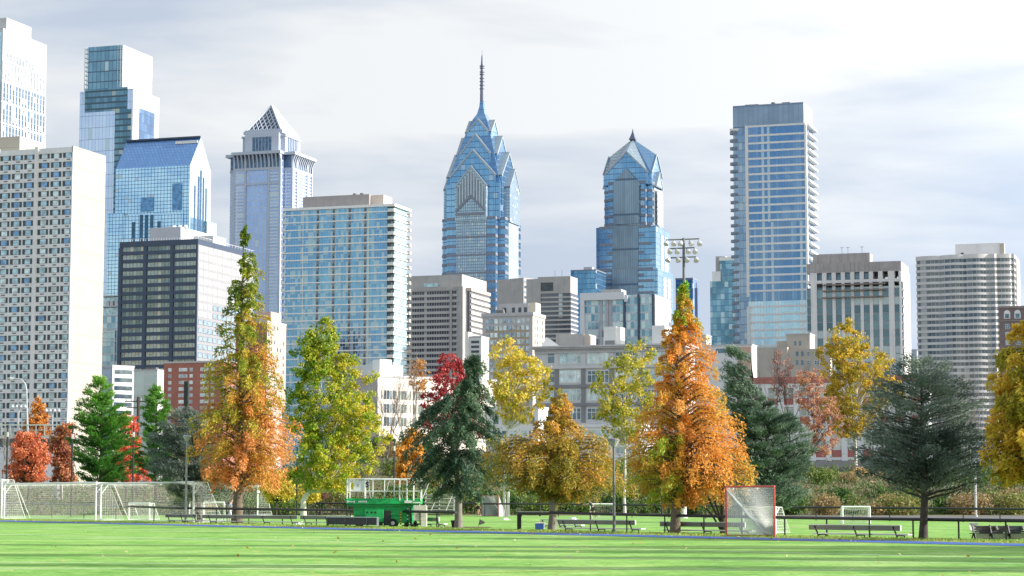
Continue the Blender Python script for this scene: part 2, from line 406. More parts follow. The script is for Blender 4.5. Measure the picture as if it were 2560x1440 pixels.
b.fpatch('recessed_band', DTEAL, 213, 224, 318, 275, .2)
b.fpatch('recessed_corner', DTEAL, 288, 275, 317, 900, .25)
b.rpatch('side_recess', glass('side_recess_glass', (.1, .17, .3), (.2, .32, .48), 4, 6, .08, .06, frame=(.05, .08, .14), plight=.04), 348, 270, 384, 420, .2)

# --- D: blue gabled tower
b = Bld('office_tower', 'blue gridded glass tower with a steep gabled roof', 475, 413, 1120)
W_, D_ = extent(b, (290, 415), (527, 430)); H = b.H
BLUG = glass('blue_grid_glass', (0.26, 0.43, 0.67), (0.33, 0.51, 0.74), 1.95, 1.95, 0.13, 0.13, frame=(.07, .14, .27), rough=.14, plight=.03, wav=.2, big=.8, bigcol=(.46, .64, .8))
BLUR = glass('blue_roof_glass', (0.14, 0.29, 0.56), (0.12, 0.25, 0.5), 2.0, 1.7, 0.1, 0.1, frame=(.06, .12, .25), rough=.25, plight=.0, wav=.05, big=.1, metal=.5)
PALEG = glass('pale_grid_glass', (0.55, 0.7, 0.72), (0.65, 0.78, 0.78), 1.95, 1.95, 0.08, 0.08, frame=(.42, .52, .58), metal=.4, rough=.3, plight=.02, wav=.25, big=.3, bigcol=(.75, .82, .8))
SLOT = pane('slot_glass', (.03, .09, .17), .5, .2)
b.part('tower', MB().box(-W_, -.3, 0, D_, 0, H), BLUG)
b.box('side_facade', PALEG, -.3, 0.05, 0.1, D_, 0, H)
zr = at(502, 344, 1120+D_*.5).z; xl = b.f(317, 353, D_*.5)[0]
rf = MB(); a0, a1 = (-W_, 0, H), (-W_, D_, H); c0, c1 = (0, 0, H), (0, D_, H); r0, r1 = (xl, D_/2, zr), (0, D_/2, zr)
rf.face([a0, c0, r1, r0]); rf.face([c1, a1, r0, r1]); rf.face([a1, a0, r0]); rf.face([a0, a1, c1, c0])
b.part('roof', rf, BLUR)
gb = MB(); gb.face([(0.03, 0, H), (0.03, D_, H), (0.03, D_/2, zr)]); gb.face([(-.3, 0, H), (-.3, D_/2, zr-.3), (-.3, D_, H)])
b.part('gable', gb, PALEG)
rc = MB(); rc.bar((xl, D_/2-.6, zr+.3), (0, D_/2-.6, zr+.3), 1.2, .9); b.part('ridge_rail', rc, DKMET)
mb = MB()
for i in range(9): mb.box(-.4-(i+1)*1.5, -.55-i*1.5, D_/2-2.8, D_/2-2.3, zr-3.4, zr-1.9)
b.part('ridge_lights', mb, WHITE)
# shoulders lower down
x0 = b.f(273, 535)[0]; z0 = b.f(273, 535)[1]
b.box('wing', BLUG, x0, -W_+6, -1.5, D_*.8, 0, z0)
yw, zw = b.r(536, 560); b.box('side_wing', PALEG, -10, 1.2, D_-6, yw, 0, zw)
b.fpatch('wing_front', BLUG, 300, 540, 455, 760, 1.2)
b.rpatch('side_wing', TEAL, 475, 542, 530, 700, .12)
for q in ((352, 494, 384, 528), (431, 459, 455, 525)): b.fpatch('notch_window', pane('notch_glass', (.09, .2, .38), .6, .15), *q, proud=.2)
for q in ((333, 556, 339, 700), (352, 538, 358, 700), (365, 538, 371, 700), (378, 538, 384, 700), (396, 554, 402, 700)): b.fpatch('slot_window', SLOT, *q, proud=1.27)
for q in ((485, 463, 486.7, 620), (494, 440, 495.7, 620), (500, 425, 501.7, 620), (506.5, 443, 508.2, 620), (513, 470, 514.7, 620)): b.rpatch('slot_window', SLOT, *q, proud=.2)

# --- E: dark office block
b = Bld('office_building', 'dark blue office block with wide strip windows and a pale side wall', 495, 597, 850)
W_, D_ = extent(b, (299, 604), (636, 626)); H = b.H
WAVY = glass('wavy_glass', (0.08, 0.11, 0.13), (0.16, 0.2, 0.2), 1.6, 50, 0.08, 0.0, frame=(.04, .06, .08), metal=.75, rough=.1, plight=.1, light=(.5, .47, .4), wav=.6, big=.6, bigcol=(.34, .36, .36))  # cream panes and pale blotches painted for a sunlit building's reflection
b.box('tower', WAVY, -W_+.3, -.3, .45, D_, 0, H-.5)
b.box('side_wall', mat('white_cladding', (.27, .27, .285), .6, 0, .06, .2), -.3, 0.0, .3, D_+.1, 0, H-1)
b.box('roof_edge', DKMET, -W_, 0.05, 0, D_+.2, H-2.2, H)
fh = 20.7/F*850
mb = MB(); k = 0
for k in range(27):
    z = H-2.2-k*fh
    if k: mb.box(-W_, -0.02, 0.02, .5, z, z+1.45)
for (p, w) in ((300, .7), (361.5, .8), (429, .8), (493.5, .8)): x = b.f(p, 700)[0]; mb.box(x-w, x+w if p < 490 else 0, -.12, .5, 0, H-2.3)
b.part('frame', mb, DKMET)
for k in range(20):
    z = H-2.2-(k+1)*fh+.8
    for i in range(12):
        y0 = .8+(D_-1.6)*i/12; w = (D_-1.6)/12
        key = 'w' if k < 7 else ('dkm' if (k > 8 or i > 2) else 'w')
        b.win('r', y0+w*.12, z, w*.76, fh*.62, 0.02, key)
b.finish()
x0, z1 = b.f(375, 570, 8); x1, _ = b.f(452, 566, 8)
b.box('penthouse', mat('penthouse_grey', (.5, .5, .54), .6, 0, .05), x0, x1, 8, 34, H, z1)
b.box('penthouse', WPANEL, x1, -3, 20, 32, H, z1-2.5)
for i in range(3): MB().tube([(x0+9+i*2.6, 12, z1), (x0+9+i*2.6, 12, z1+1.1)], [1.0, .7], 8).build('roof_fan', WHITE, b.root)
mb = MB(); mb.box(-W_, 0, .1, .2, H+1.0, H+1.1); mb.box(-.12, 0, .2, D_, H+1.0, H+1.1)
for i in range(30): mb.box(-W_*i/30-.06, -W_*i/30+.06, .1, .2, H, H+1)
for i in range(20): mb.box(-.12, 0, D_*i/20, D_*i/20+.12, H, H+1)
b.part('roof_railing', mb, mat('rail_white', (.7, .7, .7), .5))

# --- F: pyramid topped tower
b = Bld('office_tower', 'pale blue office tower with a flared cornice and lattice pyramid top', 722, 380, 1290)
W_, D_ = extent(b, (567, 383), (788, 392)); H = b.H; n = W_*.13
MELL = glass('pier_glass', (0.26, 0.37, 0.64), (0.32, 0.43, 0.7), 2.6, 4.1, 0.24, 0.1, frame=(.5, .54, .64), rough=.25, plight=.02, wav=.1, big=.3, bigcol=(.25, .36, .6), metal=.6)
MELL2 = glass('banded_glass', (0.28, 0.38, 0.6), (0.35, 0.45, 0.66), 7.2, 2.05, 0.12, 0.42, frame=(.6, .64, .72), rough=.25, plight=.02, wav=.1, metal=.6)
MWH = mat('pale_granite', (.43, .47, .55), .5, 0, .05, .1)
SLOTG = pane('slot_blue', (.07, .12, .2), .5, .25)
b.part('tower', MB().box(-W_+n, -n, 0, D_, 0, H), MELL)
b.part('corner_bay', MB().box(-W_, 0, n, D_-n, 0, H-1), MELL2)
for (x0, x1) in ((-W_+n, -W_+n+7.5), (-n-7.5, -n)): b.box('banded_bay', MELL2, x0, x1, -.35, .3, 0, H-9)
for x in (-W_+n, -W_+n+7.5, -n-7.5, -n): b.box('pier', MWH, x-.55, x+.55, -.7, .4, 0, H)
for y in (n, D_-n, n+7, D_-n-7): b.box('pier', MWH, -.4, .6, y-.55, y+.55, 0, H)
b.box('belt_course', MWH, -W_+n-.3, -n+.3, -.5, .2, H-19.5, H-18.2); b.box('belt_course', MWH, -W_+n-.3, -n+.3, -.55, .2, H-10.4, H-8.8)
b.box('belt_course', MWH, -W_-.25, .4, n-.25, D_-n, H-10.4, H-8.8)
# curved ribs of the flared cornice with dark slots between
b.box('cornice_slots', SLOTG, -W_+n+.3, -n-.3, -.12, .4, H-8.8, H-.6); b.box('cornice_slots', SLOTG, -.3, .14, n+.3, D_-n-.3, H-8.8, H-.6)
b.box('cornice_slots', SLOTG, -W_+.2, -.2, n-.12, n+.5, H-8.8, H-.6)
def rib(mb, fx, t, w):
    for i in range(6):
        s0, s1 = i/6, (i+1)/6; e0, e1 = .2+2.4*s0**2.2, .2+2.4*s1**2.2; z0, z1 = H-8.8+8.2*s0, H-8.8+8.2*s1
        if fx == 'f': mb.face([(t-w, -e0, z0), (t+w, -e0, z0), (t+w, -e1, z1), (t-w, -e1, z1)]); [mb.face([(q, -e0, z0), (q, 0, z0), (q, 0, z1), (q, -e1, z1)]) for q in (t-w, t+w)]
        else: mb.face([(e0, t-w, z0), (e0, t+w, z0), (e1, t+w, z1), (e1, t-w, z1)]); [mb.face([(e0, q, z0), (0, q, z0), (0, q, z1), (e1, q, z1)]) for q in (t-w, t+w)]
mb = MB()
for i in range(13): rib(mb, 'f', -W_+n+(W_-2*n)*i/12, .42)
b.part('cornice_ribs', mb, MWH); mb = MB()
for i in range(12): rib(mb, 'r', n+(D_-2*n)*i/11, .42)
b.part('cornice_ribs', mb, MWH)
mb = MB(); mb.box(-W_+n-1, -n+1, -2.9, D_+2.5, H-.7, H+1.1); mb.box(-W_-2.4, 2.8, n-2.2, D_-n+1.5, H-.9, H+.9); b.part('cornice', mb, MWH)
# setback tier
sx, z1 = b.f(602, 340, 5); ex = b.f(690, 338, 5)[0]; zt = z1
S0, S1 = -W_+6.5, -6.5; T0, T1 = 6.0, D_-6
mb = MB().box(S0, S1, T0+3, T1-3, H, zt).box(S0+3, S1-3, T0, T1, H, zt+1.2); b.part('setback', mb, MWH)
for i in range(6):
    x = S0+9+(S1-S0-18)*i/5; b.box('slot_window', SLOTG, x-.9, x+.9, T0-.1, T0+.1, H+2.5, zt-1.2)
    y = T0+8+(T1-T0-16)*i/5; b.box('slot_window', SLOTG, S1-.05, S1+.1, y-.8, y+.8, H+2.5, zt-1.2)
b.box('setback_cornice', MWH, S0-.6, S1+.6, T0+2.4, T1-2.4, zt-1, zt+.2)
# pyramid
cx, cy = -W_/2, D_/2; q = b.f(621, 333, 9)[0]; hb = min(cx-q, W_/2-7.5); hb = (cx-S0)*.83; zb = zt+1.2; za = at(680, 260, 1290+D_/2).z
b.box('pyramid_base', MWH, cx-hb-1.2, cx+hb+1.2, cy-hb-1.2, cy+hb+1.2, zb, zb+1.8)
zb += 1.8; mb = MB(); ap = (cx, cy, za-1)
cs = [(cx-hb+.8, cy-hb+.8, zb), (cx+hb-.8, cy-hb+.8, zb), (cx+hb-.8, cy+hb-.8, zb), (cx-hb+.8, cy+hb-.8, zb)]
for i in range(4): mb.face([cs[i], cs[(i+1) % 4], ap])
b.part('pyramid', mb, pane('pyramid_dark', (.1, .14, .2), .3, .4))
mb = MB(); ap = Vector((cx, cy, za)); cc = [Vector((cx+sx_*hb, cy+sy_*hb, zb)) for sx_, sy_ in ((-1, -1), (1, -1), (1, 1), (-1, 1))]
for i in range(4):
    A_, B_ = cc[i], cc[(i+1) % 4]; mb.bar(A_, ap, 1.5); mb.bar(A_, B_, 1.5)
    N = 8
    for k in range(1, N):
        t = k/N; mb.bar(A_.lerp(B_, t), A_.lerp(ap, t), .55); mb.bar(A_.lerp(B_, t), B_.lerp(ap, 1-t), .55)
b.part('pyramid_lattice', mb, MWH)

# --- G: glass apartment tower in front of it
b = Bld('apartment_tower', 'blue green glass apartment tower with thin white floor slabs and corner balconies', 984, 509, 800)
W_, D_ = extent(b, (709, 519), (1024, 523)); H = b.H
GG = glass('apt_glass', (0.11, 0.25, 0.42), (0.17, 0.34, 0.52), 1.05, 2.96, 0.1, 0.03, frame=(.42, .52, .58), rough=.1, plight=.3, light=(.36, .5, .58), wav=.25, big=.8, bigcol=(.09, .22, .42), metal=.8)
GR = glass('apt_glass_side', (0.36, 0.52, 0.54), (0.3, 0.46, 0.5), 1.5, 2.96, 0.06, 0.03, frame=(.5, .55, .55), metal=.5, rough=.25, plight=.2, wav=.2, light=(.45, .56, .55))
CW = 2.2
xb = b.f(967, 600)[0]
b.box('tower', GG, -W_+1, xb, 0.3, D_-1, 0, H-1)
b.box('tower_side', GR, xb-.5, -.4, CW, D_-1.5, 0, H-1)
pitch = 19.45/F*800; zs = [H-.1-pitch*k for k in range(1, 34)]
zs = [z for z in zs if z > 4]
slabs(b, 'floor_slab', WHITE, -W_+.8, -.2, .25, D_-1, zs, .46, .22)
b.box('roof_slab', WHITE, -W_-.2, .6, -.3, D_+.3, H-1.0, H)
COLB = mat('brown_columns', (.27, .24, .23), .7)
for p in (793.5, 833.5, 873, 912.5):
    x = b.f(p, 600)[0]; b.box('column', COLB, x-.38, x+.38, .05, .4, 0, H-1.1)
    mb = MB()
    for z in zs: mb.box(x-.2, x+.2, -.02, .06, z+.5, z+1.5)
    b.part('column_windows', mb, P_SHADE)
for p in (757,): x = b.f(p, 600)[0]; b.box('mullion', WHITE, x-.12, x+.12, .1, .4, 0, H-1.1)
x = b.f(919, 600)[0]; b.box('mullion', mat('mullion_green', (.5, .62, .6), .5), x-.3, x+.6, .15, .4, 0, H-1.1)
BALG = mat('balcony_glass', (.62, .68, .66), .2, .1)
def balcony(b, x0, x1, y0, y1, zs, slabm=WHITE, railm=BALG, rail=1.0, t=.25):
    r = MB().box(x0, x1, y0, y1, 0, t).build('balcony', slabm, b.root)
    g_ = MB(); g_.box(x0+.03, x1-.03, y0+.03, y0+.1, t, t+rail); g_.box(x1-.1, x1-.03, y0+.1, y1, t, t+rail); g_.box(x0+.03, x0+.1, y0+.1, y1, t, t+rail)
    g2 = g_.build('railing', railm, r)
    for i, z in enumerate(zs):
        o = r if i == 0 else copy_tree(r, b.root)
        o.location = (0, 0, z)
balcony(b, xb+.3, .25, -.2, CW, zs)
balcony(b, -W_-.6, -W_+.9, .1, 2.4, zs)
balcony(b, -1.2, .7, D_-1.5, D_+.3, zs, BEIGE, BEIGE)
b.box('corner_core', P_SHADE, xb-.2, -1.2, .6, CW, 0, H-1)
x0, z1 = b.f(757, 493, 7); x1, _ = b.f(923, 485, 7)
b.box('penthouse', mat('penthouse_brown', (.29, .26, .26), .6, 0, .1, .3, joints=(3, 30, .25, .85)), x0, x1, 7, 19, H, z1)
b.box('penthouse', BEIGE, x1, x1+5.2, 9, 18, H, z1-.2)
for i, p in enumerate((885, 903)): x = b.f(p, 484, 9)[0]; MB().tube([(x, 10, z1), (x, 10, z1+.9)], [1.1, .8], 10).build('roof_fan', STEEL, b.root)

# --- H: beige banded office
b = Bld('office_building', 'beige banded concrete office building with a blank top block', 1155, 717, 1000)
H = b.H; W_ = -b.f(1022, 719)[0]; W_ = max(W_, -b.f(980, 719)[0]); D_ = b.r(1226, 731, 3.2)[0]
HG = glass('office_strip', (.05, .06, .09), (.12, .13, .15), 1.25, 50, .22, 0, frame=(.36, .33, .31), metal=.5, rough=.2, plight=.1, light=(.5, .5, .46), wav=.2)
b.box('tower', HG, -W_, -.6, .6, D_, 0, H-1); b.box('tower_side', HG, -2, 2.6, 4, D_, 0, H-1)
fh = 14.45/F*1000
zs = [z for z in frange(H-.6-1.1, 3, -fh)]
slabs(b, 'floor_band', mat('band_concrete', (.48, .45, .43), .8, 0, .08, .2), -W_, -1.5, .5, D_-1, zs, 1.25, .4)
slabs(b, 'floor_band', BEIGE, -3, 2.8, 5, D_-.3, [z-.1 for z in zs], 1.6, .35)
b.box('corner_shaft', GREYC, -1.7, .6, -.6, 5.5, 0, H+.2); b.box('corner_shaft', GREYC, -6.0, -5.0, -.5, 3, 0, H-1)
b.box('roof_edge', GREYC, -W_, -1.8, .0, D_-1, H-1.4, H+.2); b.box('roof_edge', BEIGE, .7, 3.4, 3.8, D_, H-1.6, H-.1)
x1, z1 = b.f(1155, 686, 4); y1 = b._local(1216, 701, 'r', x1)[1]
b.box('top_block', GREYC, -W_, x1-.3, 4, y1, H-1, z1); b.box('top_side', BEIGE, x1-.3, x1+.05, 4, y1, H-1, z1+.05)
x0, za = b.f(1061, 709, 4); x1, zb = b.f(1095, 717, 4); b.box('louvre', P_MID, x0, x1, 3.8, 4.1, zb, za)

# --- I: spired chevron tower ; J: its shorter twin
LG = glass('liberty_glass', (0.11, 0.25, 0.44), (0.15, 0.3, 0.5), 3.2, 3.9, 0.05, 0.12, frame=(.09, .17, .3), rough=.15, plight=.02, light=(.36, .48, .62), wav=.12, big=.6, bigcol=(.27, .43, .6), metal=.75)
LW = glass('bay_glass', (0.36, 0.47, 0.55), (0.44, 0.55, 0.6), 1.5, 1.95, 0.2, 0.2, frame=(.17, .22, .3), rough=.25, plight=.08, light=(.6, .65, .64), wav=.15, big=.5, bigcol=(.2, .32, .45), metal=.5)
LR = mat('chevron_roof', (.3, .35, .39), .35, .4, .08, .2, joints=(2.2, 3.2, .18, .7))
LB = mat('granite_band', (.2, .22, .27), .5, 0, .08, .3); LWH = mat('pale_trim', (.33, .38, .42), .35, .2, .05, .2)
def gable_bar(b, cx, cy, axis, L, w, z0, ze, zr, frontm, roofm=LR, trim=True, name='gable'):
    """a gabled bar through the tower axis; L half length, w half width"""
    prof = [(-w, z0), (w, z0), (w, ze), (0, zr), (-w, ze)]
    P = (lambda a, t, z: (cx+t, cy+a, z)) if axis == 'f' else (lambda a, t, z: (cx+a, cy+t, z))
    mb = MB()
    for sgn in (-1, 1): mb.face([P(sgn*L, t, z) for t, z in prof][::sgn], 0)
    for i in ((1, 2), (4, 0)):
        (t0, q0), (t1, q1) = prof[i[0]], prof[i[1]]; mb.face([P(-L, t0, q0), P(L, t0, q0), P(L, t1, q1), P(-L, t1, q1)], 0)
    for i in ((2, 3), (3, 4)):
        (t0, q0), (t1, q1) = prof[i[0]], prof[i[1]]; mb.face([P(-L-.25, t0*1.03, q0+.35), P(L+.25, t0*1.03, q0+.35), P(L+.25, t1*1.03, q1+.5), P(-L-.25, t1*1.03, q1+.5)], 1)
        for sg in (-1, 1): mb.face([P(sg*(L+.25), t0*1.03, q0+.35), P(sg*(L+.25), t1*1.03, q1+.5), P(sg*(L+.25), t1, q1-1.0), P(sg*(L+.25), t0, q0-1.1)], 2)
    return b.part(name, mb, [frontm, roofm, LWH])
def liberty(label, pcx, Y0, H1, pL, pR, levels, bayw, top, al=18, spire=None):
    """levels: (L front, halfwidth, eave z, ridge z)"""
    b = Bld('office_tower', label, pcx, 700, Y0, al); b.root.location = (b.X, Y0, 0)
    a = (pR-pL)/2/F*Y0/(b.ca+b.sa); cx = cy = 0
    n = a*.3
    b.part('shaft', MB().box(-a+n*.5, a-n*.5, -a, a, 0, H1-1).box(-a, a, -a+n*.5, a-n*.5, 0, H1-1), LG)
    return b, a
b, a = liberty('tallest blue glass skyscraper with stacked chevron gables and a needle spire', 1204.5, 1385, 0, 1101, 1308, None, None, None) if 0 else (None, None)
def z_at(py, Y): return at(1280, py, Y).z
def build_liberty(label, pcx, Y0, al, pL, pR, pyShaft, lv, spire, bay_hw, pyBay, tiers):
    b = Bld('office_tower', label, pcx, 700, Y0, al)
    k = F/Y0; a = (pR-pL)/2/k/(b.ca+b.sa); n = a*.22; H1 = z_at(pyShaft, Y0-a)
    sh = MB(); sh.box(-a+n, a-n, -a, a, 0, H1); sh.box(-a, a, -a+n, a-n, 0, H1-.8); b.part('shaft', sh, LG)
    # vertical bays in pale gridded glass, granite floor bands either side
    zb = z_at(pyBay, Y0-a)
    for axis in 'fr':
        w = bay_hw
        if axis == 'f': b.box('bay_window', LW, -w, w, -a-.5, -a+.3, 0, H1)
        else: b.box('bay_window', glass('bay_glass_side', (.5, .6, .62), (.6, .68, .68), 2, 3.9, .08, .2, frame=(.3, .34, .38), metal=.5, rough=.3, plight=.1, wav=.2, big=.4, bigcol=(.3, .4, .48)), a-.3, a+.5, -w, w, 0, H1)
    st = 3.9*2.0 if tiers is None else tiers
    def plus(h_, e_): q = [(-h_, -a-e_), (h_, -a-e_), (h_, -h_), (a+e_, -h_), (a+e_, h_), (h_, h_), (h_, a+e_), (-h_, a+e_), (-h_, h_), (-a-e_, h_), (-a-e_, -h_), (-h_, -h_)]; return q
    for i, z in enumerate(frange(H1-1.2, 6, -5.9)):
        b.part('floor_band', MB().prism(plus(a-n+.12, .3) if i % 2 else [(x*1.0+0, y) for x, y in plus(a-n+.12, .3)], z, z+1.9), LB)
        if i % 2 == 0:
            b.box('floor_band', LB, -a-.12, a+.12, -a+n*.98, a-n*.98, z, z+1.89) if 0 else None
            b.box('belt_course', LB, -bay_hw, bay_hw, -a-.62, -a, z+.3, z+1.4)
            for s_ in (-1, 1):
                x0, x1 = sorted((s_*(a-n+.2), s_*(a+.12))); b.box('corner_band', LB, x0, x1, -a+n-.25, -a+n+.3, z, z+1.85)
    lo = 0
    for i, (L, w, pe, pr_) in enumerate(lv):
        ze = z_at(pe, Y0-L*b.ca); zr = z_at(pr_, Y0-L*b.ca)
        bayf = LW if i == 0 else LG
        gable_bar(b, 0, 0, 'f', L, w, H1-2, ze, zr, bayf)
        gable_bar(b, 0, 0, 'r', L, w+.02, H1-2.05, ze-.1, zr-.02, bayf)
    return b, a, H1
# (half length, half width, eave row, ridge row)
b, a, H1 = build_liberty('tallest blue glass skyscraper with stacked chevron gables and a needle spire', 1204.5, 1385, 18, 1101, 1308, 545,
    [(22.9, 10.6, 465, 415), (19.0, 15.6, 440, 374), (14.2, 10.8, 386, 335), (9.0, 7.6, 330, 297)], True, 10.4, 430, None)
# corner shoulders that close the crown between the gables
def shoulder(b, s, z0, z1, z2, s2):
    mb = MB(); mb.box(-s, s, -s, s, z0, z1); c = [(-s, -s), (s, -s), (s, s), (-s, s)]; d = [(x*s2/s, y*s2/s) for x, y in c]
    for i in range(4):
        j = (i+1) % 4; mb.face([(*c[i], z1), (*c[j], z1), (*d[j], z2), (*d[i], z2)])
    mb.face([(*p, z2) for p in d]); return b.part('shoulder', mb, LG)
zz = lambda py: z_at(py, 1385)
shoulder(b, 18.6, H1-1, zz(470), zz(430), 15.4); shoulder(b, 15.3, zz(436), zz(428), zz(350), 9.4); shoulder(b, 9.4, zz(352), zz(350), zz(305), 5.6)
mb = MB(); s = 6.0; z0 = zz(311); z1 = zz(286); z2 = zz(250)
prof = [(s, z0), (4.6, zz(299)), (2.6, z1), (1.5, zz(268)), (1.0, z2)]
for (r0, q0), (r1, q1) in zip(prof, prof[1:]):
    for (ax, ay), (bx, by) in (((-1, -1), (1, -1)), ((1, -1), (1, 1)), ((1, 1), (-1, 1)), ((-1, 1), (-1, -1))):
        mb.face([(ax*r0, ay*r0, q0), (bx*r0, by*r0, q0), (bx*r1, by*r1, q1), (ax*r1, ay*r1, q1)])
b.part('spire_base', mb, LG)
SPM = mat('spire_steel', (.13, .15, .22), .5, .3, .1, 1)
sp = MB().tube([(0, 0, z2-1), (0, 0, zz(215)), (0, 0, zz(170)), (0, 0, zz(140)), (0, 0, zz(137)), (0, 0, zz(126))], [1.5, 1.3, 1.1, .5, .16, .12], 8).build('spire', SPM, b.root)
for py in (222, 213, 204, 196, 186, 180, 170, 165): MB().tube([(0, 0, zz(py)-.25), (0, 0, zz(py)+.25)], 1.75, 8).build('spire_collar', SPM, sp)
# banded chevron inside the front bay
mb = MB(); y = -23.6
p = lambda px, py: (lambda q: (q[0], -23.45, q[1]))(b.f(px, py, -23.2))
xw = 10.2; z_e = z_at(527, 1362); z_r = z_at(489, 1362)
for q0, q1 in (((-xw, z_e), (0, z_r)), ((xw, z_e), (0, z_r)), ((-xw, z_at(534, 1362)), (xw, z_at(534, 1362)))): mb.bar((q0[0], -23.05, q0[1]), (q1[0], -23.05, q1[1]), .9, 1.6)
b.part('bay_chevron', mb, LB)
DBAY = glass('dark_bay_glass', (.16, .2, .26), (.22, .27, .33), 1.95, 40, .38, .0, frame=(.5, .56, .58), metal=.3, rough=.3, plight=0, wav=.05)
mb = MB(); zE = z_at(465, 1362)-1.5; zR = z_at(415, 1362)-2.6; w = 9.4
mb.face([(-w, -23.0, z_e+1), (0, -23.0, z_r+1), (w, -23.0, z_e+1), (w, -23.0, zE), (0, -23.0, zR), (-w, -23.0, zE)]); b.part('bay_screen', mb, DBAY)

b, a, H1 = build_liberty('shorter blue glass skyscraper with a chevron gabled crown and small finial', 1584, 1500, 18, 1507, 1662, 455,
    [(19.6, 9.6, 464, 424)], False, 9.4, 500, None)
zz = lambda py: z_at(py, 1500)
mb = MB(); L, w, ze, zr_, zp = 17.6, 15.3, z_at(434, 1483), z_at(381, 1483), zz(347); z0 = H1-2
for k in range(4):
    c_, s_ = math.cos(k*math.pi/2), math.sin(k*math.pi/2); T = lambda x, y, z: (x*c_-y*s_, x*s_+y*c_, z)
    G_, El, Er, Vl, Vr = T(0, -L, zr_), T(-w, -L, ze), T(w, -L, ze), T(-w, -w, ze), T(w, -w, ze); B = lambda p: (p[0], p[1], z0)
    mb.face([B(El), B(Er), Er, G_, El], 0); mb.face([B(Er), B(Vr), Vr, Er], 0); mb.face([B(Vl), B(El), El, Vl], 0)
    mb.face([G_, Er, Vr, (0, 0, zp)], 1); mb.face([El, G_, (0, 0, zp), Vl], 3)
    Gt, Elt, Ert = T(0, -L-.3, zr_+.5), T(-w-.3, -L-.3, ze+.3), T(w+.3, -L-.3, ze+.3)
    mb.bar(Elt, Gt, .5, 1.1, 2); mb.bar(Gt, Ert, .5, 1.1, 2)
b.part('crown', mb, [LG, glass('crown_roof_glass', (.22, .29, .35), (.28, .36, .42), 2.2, 2.6, .08, .14, frame=(.12, .16, .2), metal=.5, rough=.3, plight=0, wav=.1, big=.3), LWH, glass('crown_roof_blue', (.12, .24, .4), (.16, .29, .46), 2.2, 2.6, .06, .12, frame=(.08, .14, .24), metal=.7, rough=.2, plight=0, wav=.1, big=.3)])  # left roof slopes coloured bluer for the sky they would reflect
mb = MB(); pr = [(2.4, zz(350)), (1.3, zz(340)), (.5, zz(331)), (.06, zz(322))]
for (r0, q0), (r1, q1) in zip(pr, pr[1:]):
    for (ax, ay), (bx, by) in (((-1, -1), (1, -1)), ((1, -1), (1, 1)), ((1, 1), (-1, 1)), ((-1, 1), (-1, -1))):
        mb.face([(ax*r0, ay*r0, q0), (bx*r0, by*r0, q0), (bx*r1, by*r1, q1), (ax*r1, ay*r1, q1)])
b.part('finial', mb, SPM)
GBAY = glass('grey_bay_glass', (.2, .28, .36), (.26, .34, .42), 1.6, 25, .12, .06, frame=(.1, .15, .22), metal=.5, rough=.3, plight=0, wav=.05)
for (pl, pr_, pt) in ((1486, 1682, 566), (1480, 1690, 672)):
    a2 = (pr_-pl)/2/F*1500/(b.ca+b.sa); zt = z_at(pt, 1480); e = a2-a
    mb = MB().box(-a2, a2-1, -a2+2.5, a2, 0, zt).box(-a2+3, a2, -a2, a2-2.5, 0, zt-.5); b.part('lower_tier', mb, LG)
    i = 0
    for z in frange(zt-1.6, max(6, zt-80), -6.0 if pl == 1486 else -4.2):
        hw = 9.4+(4.2 if i % 2 else a2-12.4); b.box('floor_band', LB, -hw, hw, -a2-.3, -a2+3, z, z+1.9); i += 1
    for y in (-8, 4):
        b.box('side_bay', glass('grey_side', (.3, .33, .36), (.4, .42, .44), 1.5, 3.6, .2, .2, frame=(.6, .62, .62), metal=.4, rough=.3), a2-.2, a2+.2, y, y+9, 0, zt-5)
    b.box('bay_window', GBAY, -9.4, 9.4, -a2-.9, -a2+1, 0, zt-.2 if pl == 1480 else zt)
mb = MB(); xw = 9.4; yy = -19.9
mb.face([(-xw, yy, H1-30), (xw, yy, H1-30), (xw, yy, zz(466)), (0, yy, zz(430)), (-xw, yy, zz(466))]); b.part('bay_window', mb, GBAY)
b.box('side_bay', glass('grey_side', (.3, .33, .36), (.4, .42, .44)), 19.6, 19.9, -8, 8, H1-30, zz(480))

# --- K: tan hotel with quoins
b = Bld('hotel_building', 'tan brick block with pale quoins and paired white windows', 1331, 783, 800)
W_, D_ = extent(b, (1207, 791), (1361, 790)); H = b.H
b.box('wall', TAN, -W_, 0, 0, D_, 0, H-1); PQ = mat('pale_quoin', (.42, .41, .42), .8, 0, .08, .5); SQ = mat('sunny_stone', (.6, .52, .42), .8, 0, .08, .3)  # sunny_stone: side stone with sunlight put into its colour
b.box('cornice', PQ, -W_-.5, .5, -.5, D_+.4, H-.9, H+.4); b.box('frieze', PQ, -W_-.1, .0, -.12, 1, H-4.6, H-.9)
b.box('side_wall', SQ, -.1, .15, .1, D_+.1, 0, H-1)
for x in (-W_, -1.3): b.box('quoins', PQ, x-.1, x+1.4, -.2, .5, 0, H-4.6)
b.box('belt_course', PQ, -W_, 0.05, -.25, .2, H-20.6, H-19.8)
for k in range(10):
    z = H-3.6-k*2.65
    for i in range(5):
        xc = -W_+2.9+(W_-5.6)*i/4
        for s_ in (-1.75, .15): b.win('f', xc+s_, z, 1.35, 1.75, -.1 if k else -.14, rnd.choice(('m', 'l', 'w')))
        if i < 4: b.win('r', 2.2+i*(D_-4)/3.6, z, 1.2, 1.6, .15, 'm')
b.finish()
x0, z1 = b.f(1247, 760, 5); x1, _ = b.f(1322, 757, 5)
b.box('penthouse', PQ, x0, x1, 5, 12, H, z1); b.box('penthouse', SQ, x1, x1+2.6, 5.5, 12, H, z1+.2)
for p in (1258, 1280, 1296, 1310): x = b.f(p, 770, 5)[0]; b.box('penthouse_window', P_SHADE, x, x+1.2, 4.9, 5.1, H+.8, H+2.8)
